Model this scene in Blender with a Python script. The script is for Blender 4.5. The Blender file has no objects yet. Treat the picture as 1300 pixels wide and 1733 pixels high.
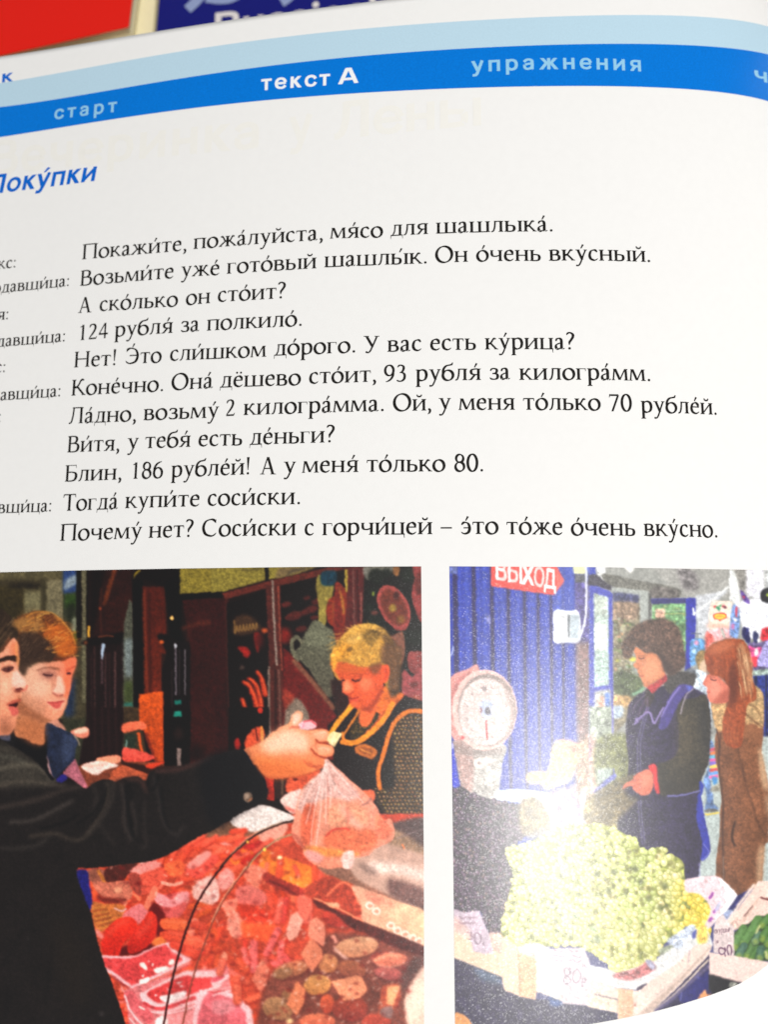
import bpy, bmesh, math
import numpy as np
from mathutils import Matrix, Vector

# ---------------------------------------------------------------- camera, light, exposure
U = 0.005                      # one line of the printed text is 5 mm; page sizes below are counted in lines
CAM = np.array([6.369438, -14.273856, 25.476545])
ROT = (0.154425, 0.139577, 0.005225)
FPX = 1400.0                   # focal length against a picture 1733 high
sc = bpy.context.scene
COL = sc.collection

def rotm(r):
    a, b_, c = r
    Rx = np.array([[1, 0, 0], [0, math.cos(a), -math.sin(a)], [0, math.sin(a), math.cos(a)]])
    Ry = np.array([[math.cos(b_), 0, math.sin(b_)], [0, 1, 0], [-math.sin(b_), 0, math.cos(b_)]])
    Rz = np.array([[math.cos(c), -math.sin(c), 0], [math.sin(c), math.cos(c), 0], [0, 0, 1]])
    return Rz @ Ry @ Rx
RM = rotm(ROT)
cam = bpy.data.cameras.new('camera')
cam.sensor_fit = 'VERTICAL'; cam.sensor_height = 24.0
cam.lens = 24.0 * FPX / 1733.0
cam.clip_start = 0.005; cam.clip_end = 20
cam.dof.use_dof = True; cam.dof.focus_distance = 25.6 * U
cam.dof.aperture_fstop = (cam.lens / 1000) / (0.35 * U)
co = bpy.data.objects.new('camera', cam); COL.objects.link(co)
co.matrix_world = Matrix.Translation(Vector(CAM * U)) @ Matrix(RM.tolist()).to_4x4()
sc.camera = co

w = bpy.data.worlds.new('World'); sc.world = w; w.use_nodes = True
bg = w.node_tree.nodes['Background']
bg.inputs[0].default_value = (0.96, 0.97, 1.0, 1); bg.inputs[1].default_value = 0.2
sc.view_settings.view_transform = 'Standard'; sc.view_settings.look = 'None'
sc.view_settings.exposure = 0; sc.view_settings.gamma = 1

def area(name, loc, target, size, power, color=(1, 1, 1), size_y=None):
    l = bpy.data.lights.new(name, 'AREA'); l.energy = power; l.color = color
    l.shape = 'RECTANGLE' if size_y else 'DISK'; l.size = size
    if size_y: l.size_y = size_y
    o = bpy.data.objects.new(name, l); COL.objects.link(o)
    o.location = loc
    d = Vector(target) - Vector(loc)
    o.rotation_euler = d.to_track_quat('-Z', 'Y').to_euler()
    return o

# ---------------------------------------------------------------- the shape of the page
TH = [0.0, -0.176111, -0.036465, -0.057566, -0.168763]   # slope of the page across its width
CU = np.arange(-14, 35.01, 0.05)
_t = np.clip((CU - 14) / 14, -1.15, 1.4)
_a = sum(k * _t ** i for i, k in enumerate(TH))
_d = 0.05
CX = np.concatenate([[0], np.cumsum((np.cos(_a[1:]) + np.cos(_a[:-1])) / 2)]) * _d
CZ = np.concatenate([[0], np.cumsum((np.sin(_a[1:]) + np.sin(_a[:-1])) / 2)]) * _d
_i = int(np.argmin(abs(CU - 14))); CX -= CX[_i]; CZ -= CZ[_i]

def page(u, v, lift=0.0):
    """page coordinates (in lines) to a place in the room (metres); lift stands off the paper"""
    u = np.asarray(u, float); v = np.asarray(v, float)
    a = np.interp(u, CU, _a)
    return np.stack([np.interp(u, CU, CX) - lift * np.sin(a), v + 0 * u, np.interp(u, CU, CZ) + lift * np.cos(a)], -1) * U

def proj(P):
    Q = (P / U - CAM) @ RM
    return np.stack([650 + FPX * Q[..., 0] / -Q[..., 2], 866.5 - FPX * Q[..., 1] / -Q[..., 2]], -1)

def unpage(x, y):
    """where a measured point of the print lies on the page (u, v)"""
    x = np.asarray(x, float); y = np.asarray(y, float)
    u = x / 48.0 + 3; v = (445 - y) / 50.0 - 2
    for _ in range(14):
        p = proj(page(u, v)); e = 1e-3
        pu = (proj(page(u + e, v)) - p) / e; pv = (proj(page(u, v + e)) - p) / e
        rx = x - p[..., 0]; ry = y - p[..., 1]
        det = pu[..., 0] * pv[..., 1] - pu[..., 1] * pv[..., 0]
        u = u + np.clip((rx * pv[..., 1] - ry * pv[..., 0]) / det, -4, 4)
        v = v + np.clip((pu[..., 0] * ry - pu[..., 1] * rx) / det, -4, 4)
        u = np.clip(u, -13, 34)
    return u, v

def at_height(x, y, z):
    """a measured point of something lying at height z (lines)"""
    d = RM @ np.array([(x - 650) / FPX, -(y - 866.5) / FPX, -1.0])
    t = (z - CAM[2]) / d[2]
    return (CAM + d * t) * U
# ---------------------------------------------------------------- lettering
# Every glyph is a list of strips; a strip is a list of (left, right) point pairs, 1000 units to the em.
XH, CH = 438, 651

def spline(pts, closed=False, n=6):
    """Catmull-Rom through the points"""
    P = [np.array(p, float) for p in pts]
    out = []
    m = len(P)
    segs = m if closed else m - 1
    for i in range(segs):
        if closed:
            a, b, c, d = P[(i - 1) % m], P[i], P[(i + 1) % m], P[(i + 2) % m]
        else:
            a, b, c, d = P[max(i - 1, 0)], P[i], P[i + 1], P[min(i + 2, m - 1)]
        for k in range(n):
            t = k / n
            out.append(0.5 * (2 * b + (c - a) * t + (2 * a - 5 * b + 4 * c - d) * t * t + (3 * b - a - 3 * c + d) * t ** 3))
    out.append(P[0] if closed else P[-1])
    return np.array(out)

def st(x, y0, y1, b='lr', t='lr', w=76, L=46, sl=0):
    x -= 12; w += 24
    """upright stem with bracketed serifs; x is its left edge"""
    xl, xr = x, x + w
    rows = []
    def row(y, el, er):
        s = sl * (y - y0)
        rows.append(((xl - el + s, y), (xr + er + s, y)))
    if b:
        l, r = ('l' in b), ('r' in b)
        for y, k in ((0, 1), (20, .96), (30, .45), (42, .14), (60, 0)):
            row(y0 + y, L * k * l, L * k * r)
    else:
        row(y0, 0, 0)
    if t:
        l, r = ('l' in t), ('r' in t)
        for y, k in ((60, 0), (42, .14), (30, .45), (20, .96), (0, 1)):
            row(y1 - y, L * k * l, L * k * r)
    else:
        row(y1, 0, 0)
    return rows

def cv(pts, closed=False, w0=30, w1=84, nib=18, n=6, e0=None, e1=None, curve=True):
    """broad-nib pen stroke: thick where it runs upright, thin where it runs level; e0/e1 = widths at the ends"""
    P = spline(pts, closed, n) if curve else np.array(pts, float)
    m = len(P)
    D = np.zeros_like(P)
    D[1:-1] = P[2:] - P[:-2]
    D[0] = P[1] - P[0]; D[-1] = P[-1] - P[-2]
    if closed: D[0] = D[-1] = P[1] - P[-2]
    D /= np.maximum(np.linalg.norm(D, axis=1), 1e-6)[:, None]
    ang = np.arctan2(D[:, 1], D[:, 0])
    if w0 < 90: w0 += 18; w1 += 22
    w = w0 + (w1 - w0) * np.abs(np.sin(ang - math.radians(nib))) ** 1.25
    t = np.arange(m) / max(1, m - 1)
    if e0 is not None:
        k = np.clip(1 - t * m / 7.0, 0, 1); w = w * (1 - k) + e0 * k
    if e1 is not None:
        k = np.clip(1 - (1 - t) * m / 7.0, 0, 1); w = w * (1 - k) + e1 * k
    N = np.stack([-D[:, 1], D[:, 0]], 1)
    return [(tuple(P[i] + N[i] * w[i] / 2), tuple(P[i] - N[i] * w[i] / 2)) for i in range(m)]

def ln(p, q, w=30, w2=None):
    if w < 90: w += 16
    w2 = w if w2 is None else w2
    p = np.array(p, float); q = np.array(q, float)
    d = q - p; d /= np.linalg.norm(d); n = np.array([-d[1], d[0]])
    return [(tuple(p + n * w / 2), tuple(p - n * w / 2)), (tuple(q + n * w2 / 2), tuple(q - n * w2 / 2))]

def dg(x0, y0, x1, y1, w):
    """diagonal whose ends are cut level; w = level width"""
    if w < 100: w += 18
    return [((x0 - w / 2, y0), (x0 + w / 2, y0)), ((x1 - w / 2, y1), (x1 + w / 2, y1))]

def dot(x, y, r):
    return [((x - r * math.sin(a), y - r * math.cos(a)), (x + r * math.sin(a), y - r * math.cos(a))) for a in [math.pi * k / 8 for k in range(9)]]

def hs(x0, x1, y, up=1):
    """thin level serif"""
    return [((x0, y), (x1, y)), ((x0, y + 20 * up), (x1, y + 20 * up)), ((x0 + 22, y + 32 * up), (x1 - 22, y + 32 * up))]

def ring(cx, cy, rx, ry, w0=30, w1=88, nib=18):
    pts = [(cx + rx * math.cos(a), cy + ry * math.sin(a)) for a in [math.pi * k / 6 for k in range(12)]]
    return cv(pts, True, w0, w1, nib, 4)

def shift(strips, dx, dy=0, s=1.0):
    return [[((a[0] * s + dx, a[1] * s + dy), (b[0] * s + dx, b[1] * s + dy)) for a, b in q] for q in strips]

G = {}
def g(ch, adv, *strips): G[ch] = (adv, list(strips))
def acute(x, y=505, k=1.0): return [((x - 26 * k, y - 14), (x + 10 * k, y - 30)), ((x + 44 * k, y + 150), (x + 112 * k, y + 120))]

# lower case
g('о', 513, ring(256, 214, 192, 212))
g('с', 417, cv([(352, 352), (310, 405), (240, 424), (128, 372), (78, 212), (120, 74), (232, 16), (310, 30), (388, 88)], e0=40, e1=12), dot(344, 362, 34))
ee = [cv([(362, 262), (350, 350), (300, 405), (238, 424), (128, 372), (78, 212), (120, 74), (236, 16), (318, 32), (398, 92)], e0=60, e1=12), ln((92, 262), (392, 262), 30)]
g('е', 436, *ee)
g('ё', 430, *ee, dot(165, 560, 42), dot(318, 560, 42))
g('а', 437, cv([(88, 338), (112, 395), (190, 424), (262, 400), (292, 320), (292, 105), (305, 40), (345, 16), (418, 48)], e0=40, e1=14, nib=10), cv([(292, 258), (190, 225), (100, 175), (78, 105), (108, 30), (165, 14), (235, 40), (292, 96)], e0=26, e1=30, nib=30), dot(92, 344, 34))
g('б', 505, ring(256, 196, 190, 194), cv([(66, 230), (72, 350), (110, 470), (200, 560), (330, 590), (400, 612), (440, 690)], w0=34, w1=70, e0=60, e1=18, nib=0))
g('в', 475, st(70, 0, XH, 'l', 'l'), cv([(120, 424), (250, 422), (330, 395), (355, 330), (315, 262), (230, 236), (146, 234)], w1=82, nib=0), cv([(146, 234), (270, 232), (370, 200), (400, 118), (360, 40), (265, 14), (120, 14)], w1=88, nib=0))
g('г', 412, st(70, 0, XH, 'lr', 'l'), [((110, XH), (110, XH - 28)), ((350, XH), (340, XH - 28)), ((378, XH), (360, XH - 50)), ((384, XH - 100), (366, XH - 108))])
g('д', 513, ln((20, 14), (495, 14), 28), [((20, 28), (46, 28)), ((14, -130), (30, -130))], [((468, 28), (495, 28)), ((484, -130), (500, -130))], cv([(95, 20), (165, 150), (185, 300), (190, 424)], w0=26, w1=34, nib=0), ln((150, 424), (420, 424), 28), st(350, 20, XH, '', 'r'))
g('ж', 728, st(326, 0, XH), cv([(330, 222), (262, 240), (212, 330), (168, 404), (120, 418), (84, 392)], w0=34, w1=60, e1=44, nib=90), cv([(398, 222), (466, 240), (516, 330), (560, 404), (608, 418), (644, 392)], w0=34, w1=60, e1=44, nib=90), dg(30, 0, 290, 235, 70), dg(700, 0, 440, 235, 78), hs(2, 140, 0), hs(610, 738, 0))
g('з', 418, cv([(80, 360), (130, 412), (215, 424), (300, 396), (325, 332), (285, 262), (190, 234), (150, 232)], w1=78, e0=40, nib=0), cv([(150, 232), (245, 230), (330, 196), (355, 118), (315, 40), (215, 14), (110, 30), (45, 82)], w1=84, nib=0, e1=20), dot(86, 362, 30))
ii = [st(72, 0, XH), st(420, 0, XH), dg(148, 60, 420, 385, 44)]
g('и', 578, *ii)
g('й', 558, *ii, cv([(196, 610), (214, 556), (282, 530), (352, 556), (370, 610)], w0=24, w1=40, nib=90))
g('к', 512, st(70, 0, XH), cv([(146, 222), (225, 240), (285, 320), (335, 400), (390, 420), (430, 396)], w0=34, w1=60, e1=44, nib=90), dg(455, 0, 232, 238, 78), hs(370, 520, 0))
g('л', 505, cv([(30, 20), (62, 14), (112, 60), (150, 190), (165, 340), (170, 424)], w0=30, w1=42, e0=60, nib=0), ln((130, 424), (400, 424), 28), st(348, 0, XH, 'lr', 'r'), hs(128, 200, XH, -1))
g('м', 662, dg(62, 10, 112, XH, 38), hs(5, 130, 0), dg(310, 20, 140, XH, 80), dg(310, 20, 520, XH, 34), [((514, 0), (608, 0)), ((496, XH), (586, XH))], hs(470, 655, 0), hs(66, 130, XH, -1), hs(540, 622, XH, -1))
g('н', 562, st(72, 0, XH), st(412, 0, XH), ln((110, 226), (430, 226), 30))
g('п', 560, st(72, 0, XH, 'lr', 'l'), st(410, 0, XH, 'lr', 'r'), ln((110, 424), (440, 424), 28))
g('р', 500, st(76, -232, XH + 4, 'lr', 'l'), cv([(140, 352), (195, 408), (280, 424), (382, 372), (425, 225), (380, 74), (270, 14), (190, 20), (140, 48)], w1=86, e0=22, nib=14))
g('т', 464, st(194, 0, XH, 'lr', ''), ln((40, 424), (424, 424), 28), [((26, XH), (60, XH - 28)), ((22, XH - 104), (40, XH - 108))], [((438, XH), (404, XH - 28)), ((442, XH - 104), (424, XH - 108))])
g('у', 478, dg(110, XH, 268, 40, 80), cv([(405, 424), (330, 240), (250, 20), (190, -120), (130, -196), (60, -205)], w0=30, w1=38, nib=0, e1=56), dot(70, -196, 38), hs(20, 190, XH, -1), hs(330, 465, XH, -1))
g('х', 480, dg(105, XH, 375, 0, 86), dg(375, XH, 100, 0, 34), hs(20, 190, XH, -1), hs(310, 450, XH, -1), hs(20, 180, 0), hs(300, 470, 0))
g('ц', 556, st(72, 0, XH, 'l', 'lr'), st(408, 0, XH, 'r', 'lr'), ln((80, 14), (500, 14), 28), [((490, 28), (524, 28)), ((512, -128), (530, -128))])
g('ч', 532, st(382, 0, XH), cv([(98, 424), (98, 290), (135, 212), (230, 190), (320, 204), (395, 240)], w1=78, e0=76, e1=28, nib=0), hs(40, 170, XH, -1))
g('ш', 817, st(72, 0, XH, 'l', 'lr'), st(370, 0, XH, '', 'lr'), st(668, 0, XH, 'r', 'lr'), ln((90, 14), (700, 14), 28))
g('щ', 825, st(72, 0, XH, 'l', 'lr'), st(368, 0, XH, '', 'lr'), st(664, 0, XH, 'r', 'lr'), ln((90, 14), (760, 14), 28), [((752, 28), (784, 28)), ((774, -128), (792, -128))])
sf = [st(72, 0, XH, 'l', 'lr'), cv([(146, 252), (250, 252), (355, 222), (388, 130), (350, 44), (255, 14), (120, 14)], w1=84, nib=0)]
g('ь', 460, *sf)
g('ы', 704, *shift(sf, -4), st(560, 0, XH))
g('э', 431, cv([(70, 352), (115, 405), (190, 424), (302, 372), (350, 212), (305, 70), (190, 14), (110, 28), (40, 82)], e0=40, e1=14, nib=-14), ln((130, 226), (340, 226), 28), dot(76, 358, 32))
g('ю', 740, st(72, 0, XH), ring(492, 214, 180, 212), ln((110, 226), (320, 226), 30))
g('я', 500, st(350, 0, XH, 'lr', 'r'), cv([(370, 424), (240, 420), (138, 388), (112, 312), (150, 236), (250, 208), (370, 208)], w1=80, nib=0), dg(262, 212, 95, 10, 78), hs(10, 140, 0))
# capitals
g('А', 697, dg(335, 662, 130, 10, 34), dg(345, 662, 560, 0, 92), ln((190, 228), (500, 228), 30), hs(40, 225, 0), hs(458, 680, 0))
g('Б', 587, st(92, 0, CH, 'l', 'l'), [((130, CH), (130, CH - 30)), ((470, CH), (462, CH - 30)), ((500, CH), (484, CH - 60)), ((505, CH - 120), (488, CH - 126))], cv([(168, 362), (330, 362), (470, 318), (508, 192), (450, 62), (310, 15), (130, 15)], w1=90, nib=0))
g('В', 595, st(92, 0, CH, 'l', 'l'), cv([(140, 636), (310, 634), (415, 592), (440, 500), (395, 400), (280, 354), (168, 352)], w1=86, nib=0), cv([(168, 352), (350, 350), (480, 300), (512, 185), (460, 62), (325, 15), (130, 15)], w1=92, nib=0))
g('И', 740, st(92, 0, CH), st(564, 0, CH), dg(170, 60, 564, 590, 46))
g('К', 648, st(92, 0, CH), cv([(168, 330), (270, 350), (350, 460), (420, 600), (490, 640), (560, 608)], w0=36, w1=70, e1=50, nib=90), dg(590, 0, 285, 350, 92), hs(480, 665, 0))
g('Л', 694, cv([(40, 30), (85, 14), (150, 70), (200, 280), (225, 500), (230, 636)], w0=32, w1=46, e0=70, nib=0), ln((180, 636), (580, 636), 30), st(522, 0, CH, 'lr', 'r'), hs(170, 260, CH, -1))
g('М', 840, dg(88, 10, 140, CH, 40), hs(20, 165, 0), dg(400, 30, 165, CH, 84), dg(400, 30, 660, CH, 36), [((668, 0), (756, 0)), ((640, CH), (724, CH))], hs(610, 820, 0), hs(80, 160, CH, -1), hs(690, 780, CH, -1))
g('Н', 751, st(92, 0, CH), st(578, 0, CH), ln((140, 338), (600, 338), 32))
g('О', 757, ring(378, 325, 300, 322, 32, 96))
g('П', 751, st(92, 0, CH, 'lr', 'l', L=56), st(578, 0, CH, 'lr', 'r', L=56), ln((130, 636), (620, 636), 30))
g('С', 690, cv([(570, 520), (520, 600), (400, 636), (190, 560), (100, 330), (185, 95), (400, 14), (520, 45), (612, 130)], w1=92, e0=40, e1=16), [((578, 640), (600, 640)), ((560, 500), (590, 492))])
g('Т', 591, st(256, 0, CH, 'lr', '', w=84), ln((40, 636), (550, 636), 30), [((22, CH), (60, CH - 30)), ((12, CH - 128), (34, CH - 132))], [((568, CH), (530, CH - 30)), ((578, CH - 128), (556, CH - 132))])
g('У', 620, dg(130, CH, 350, 235, 88), cv([(510, 636), (430, 430), (330, 190), (270, 60), (205, 0), (130, 10)], w0=32, w1=40, nib=0, e1=60), dot(140, 18, 40), hs(30, 230, CH, -1), hs(420, 600, CH, -1))
g('Э', 684, cv([(90, 520), (150, 600), (270, 636), (490, 560), (580, 330), (500, 95), (280, 14), (140, 45), (55, 130)], w1=92, e0=40, e1=16, nib=-14), ln((220, 338), (570, 338), 32), [((84, 640), (106, 640)), ((72, 492), (102, 500))])
# figures and points
g('0', 487, ring(243, 320, 178, 316, 32, 84, 6))
g('1', 487, st(214, 0, 640, 'lr', '', w=74), [((110, 560), (118, 538)), ((214, 610), (230, 560)), ((286, 655), (288, 610))])
g('2', 490, cv([(80, 500), (120, 590), (220, 626), (320, 585), (350, 480), (300, 340), (190, 190), (70, 50)], w1=82, nib=10, e0=26, e1=26), [((50, 0), (80, 66)), ((400, 0), (385, 66)), ((425, 60), (412, 110)), ((446, 118), (430, 122))])
g('3', 488, cv([(90, 545), (150, 610), (240, 625), (330, 580), (345, 490), (285, 380), (180, 340)], w1=78, nib=0, e0=24, e1=26), cv([(180, 340), (300, 330), (380, 260), (370, 110), (270, 20), (150, 8), (60, 50)], w1=84, nib=0, e0=26, e1=46))
g('4', 494, [((285, 0), (362, 0)), ((285, 640), (362, 640))], ln((40, 188), (462, 188), 56), dg(50, 190, 312, 640, 40))
g('5', 487, cv([(400, 620), (180, 620), (130, 350), (250, 370), (370, 300), (385, 160), (300, 40), (180, 8), (70, 40)], w1=80, nib=0))
g('6', 490, ring(248, 205, 172, 200, 32, 82, 10), cv([(78, 230), (95, 400), (180, 540), (290, 610), (400, 645)], w1=74, nib=0, e0=70, e1=24))
g('7', 492, [((50, 640), (75, 572)), ((430, 640), (400, 572)), ], dg(412, 600, 160, -10, 66), [((40, 510), (56, 506)), ((58, 640), (78, 575))])
g('8', 486, ring(243, 480, 138, 148, 32, 76, -20), ring(243, 175, 165, 168, 32, 84, 30))
g('9', 488, ring(240, 430, 172, 200, 32, 82, 10), cv([(412, 410), (395, 240), (310, 100), (200, 25), (90, -10)], w1=74, nib=0, e0=70, e1=24))
g('.', 228, dot(114, 42, 50)); g(',', 228, dot(112, 42, 48), cv([(140, 40), (142, -20), (110, -90), (50, -140)], w0=30, w1=60, nib=0, e1=12))
g(':', 228, dot(114, 42, 50), dot(114, 380, 50)); g('!', 270, dot(132, 42, 50), [((78, 660), (186, 660)), ((114, 170), (148, 170))])
g('?', 370, dot(160, 42, 50), cv([(60, 560), (110, 630), (200, 645), (290, 590), (300, 490), (230, 370), (165, 280), (155, 170)], w0=36, w1=80, nib=0, e0=30, e1=24))
g('–', 500, ln((0, 226), (500, 226), 36)); g(' ', 227)
g('-', 300, ln((30, 226), (270, 226), 36))

def word_strips(text, font, track=0.0):
    """strips and width of a word; a ' after a letter puts the stress mark over it"""
    x = 0; out = []
    for i, ch in enumerate(text):
        if ch == "'":
            prev = text[i - 1]
            cap = prev.isupper()
            cx = x - font[prev][0] / 2
            out.append([((a[0] + cx, a[1]), (b[0] + cx, b[1])) for a, b in acute(0, (690 if cap else 505) if font is G else 590, 1.0 if font is G else 1.8)])
            continue
        adv, ss = font[ch]
        out += shift(ss, x)
        x += adv + (track if i < len(text) - 1 else 0)
    return out, x

# bold sans for the header, the heading and the cover title
S = {}
XS, CS = 530, 720
def s_(ch, adv, *strips): S[ch] = (adv, list(strips))
def b(x, y0, y1, w=138): return [((x, y0), (x + w, y0)), ((x, y1), (x + w, y1))]
def h(x0, x1, y, w=112): return [((x0, y), (x1, y)), ((x0, y + w), (x1, y + w))]
def c_(pts, w=134, wh=112, closed=False, n=6): return cv(pts, closed, wh, w, 0, n)
def oo(cx, rx, cy=265, ry=218): return c_([(cx + rx * math.cos(a), cy + ry * math.sin(a)) for a in [math.pi * k / 6 for k in range(12)]], closed=True, n=4)
s_('о', 620, oo(310, 208))
s_('с', 560, c_([(500, 350), (440, 440), (310, 484), (160, 430), (100, 265), (160, 100), (310, 46), (440, 90), (505, 190)]))
s_('е', 580, c_([(110, 270), (490, 270), (490, 340), (430, 440), (300, 484), (160, 430), (100, 265), (160, 100), (310, 46), (430, 75), (505, 150)], wh=104))
s_('т', 500, h(20, 480, XS - 112), b(181, 0, XS - 112))
s_('к', 560, b(60, 0, XS), dg(180, 250, 450, 530, 177), dg(230, 320, 470, 0, 173))
s_('а', 580, c_([(90, 370), (160, 450), (280, 484), (400, 440), (430, 330), (430, 60), (450, 0)], wh=104), c_([(430, 290), (280, 280), (130, 240), (108, 140), (160, 60), (260, 46), (380, 90), (430, 190)], w=124, wh=96))
s_('р', 620, b(60, -190, XS), c_([(150, 400), (220, 465), (330, 482), (460, 420), (505, 265), (460, 110), (330, 48), (220, 65), (150, 130)]))
s_('п', 610, b(60, 0, XS), b(412, 0, XS), h(150, 450, XS - 112))
s_('у', 560, dg(85, 530, 290, 60, 151), c_([(480, 540), (380, 260), (300, 40), (230, -110), (150, -140), (70, -130)], wh=112))
s_('ж', 860, b(361, 0, XS), dg(480, 250, 720, 530, 166), dg(520, 310, 760, 0, 172), dg(380, 250, 140, 530, 166), dg(340, 310, 100, 0, 172))
s_('н', 610, b(60, 0, XS), b(412, 0, XS), h(150, 450, 215))
s_('и', 630, b(60, 0, XS), b(432, 0, XS), dg(130, 60, 500, 470, 158))
s_('я', 590, b(392, 0, XS), c_([(430, 476), (240, 476), (130, 420), (130, 300), (240, 232), (430, 232)], wh=104), dg(270, 240, 110, 0, 161))
s_('ч', 590, b(392, 0, XS), c_([(125, 530), (125, 340), (170, 240), (270, 205), (430, 240)], wh=108))
s_('в', 600, b(60, 0, XS), c_([(110, 476), (330, 476), (440, 440), (440, 320), (330, 284), (150, 284)], w=120, wh=96), c_([(150, 282), (350, 282), (475, 230), (475, 100), (350, 48), (110, 48)], w=126, wh=96))
s_('ы', 820, b(60, 0, XS), b(630, 0, XS), c_([(150, 300), (330, 300), (470, 260), (470, 90), (330, 50), (110, 50)], w=126, wh=100))
s_('П', 740, b(70, 0, CS, 150), b(520, 0, CS, 150), h(180, 560, CS - 122, 122))
s_('А', 740, dg(335, 720, 80, 0, 158), dg(405, 720, 660, 0, 158), h(200, 540, 160, 112), h(290, 450, 640, 90))
s_('Л', 720, b(500, 0, CS, 150), h(220, 560, CS - 122, 122), c_([(40, 60), (110, 70), (190, 160), (240, 400), (250, 700)], wh=120))
s_('В', 700, b(70, 0, CS, 150), c_([(120, 664), (400, 664), (540, 610), (540, 440), (400, 385), (180, 385)], w=140, wh=108), c_([(180, 380), (430, 380), (590, 320), (590, 120), (430, 56), (120, 56)], w=146, wh=108))
s_('Ы', 940, b(70, 0, CS, 150), b(740, 0, CS, 150), c_([(180, 410), (380, 410), (560, 350), (560, 120), (380, 56), (120, 56)], w=140, wh=108))
s_('Х', 700, dg(90, 720, 610, 0, 194), dg(610, 720, 90, 0, 194))
s_('О', 780, oo(390, 280, 360, 318))
s_('Д', 780, h(20, 760, 0, 120), b(20, -150, 10, 120), b(640, -150, 10, 120), b(520, 0, CS, 150), h(220, 600, CS - 122, 122), c_([(110, 80), (180, 200), (230, 420), (250, 700)], wh=130))
s_('R', 720, b(70, 0, CS, 150), c_([(120, 660), (420, 660), (570, 600), (570, 400), (420, 335), (180, 335)], w=146, wh=116), dg(400, 350, 600, 0, 178))
s_('u', 610, b(412, 0, XS), c_([(128, 530), (128, 200), (170, 80), (280, 50), (400, 100), (460, 200)], wh=108))
s_('s', 540, c_([(450, 400), (370, 470), (260, 484), (130, 440), (120, 340), (220, 285), (340, 255), (440, 190), (420, 85), (280, 46), (160, 60), (70, 140)], w=112, wh=112))
s_('i', 270, b(66, 0, XS), dot(135, 640, 80))
s_('c', 560, *S['с'][1])
s_('h', 610, b(60, 0, CS), c_([(130, 340), (200, 450), (320, 482), (440, 440), (482, 320), (482, 0)], wh=108))
s_(' ', 300)
# ---------------------------------------------------------------- the two printed photographs: flat print, laid out in print units
rng = np.random.default_rng(7)

def blur(a, s):
    if s <= 0.25: return a
    r = max(1, int(math.ceil(s * 2.6)))
    k = np.exp(-0.5 * (np.arange(-r, r + 1) / s) ** 2); k /= k.sum()
    def f(m):
        p = np.pad(m, [(r, r)] + [(0, 0)] * (m.ndim - 1), mode='edge')
        return sum(k[i] * p[i:i + m.shape[0]] for i in range(2 * r + 1))
    a = f(a)
    return np.swapaxes(f(np.swapaxes(a, 0, 1)), 0, 1)

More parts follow.
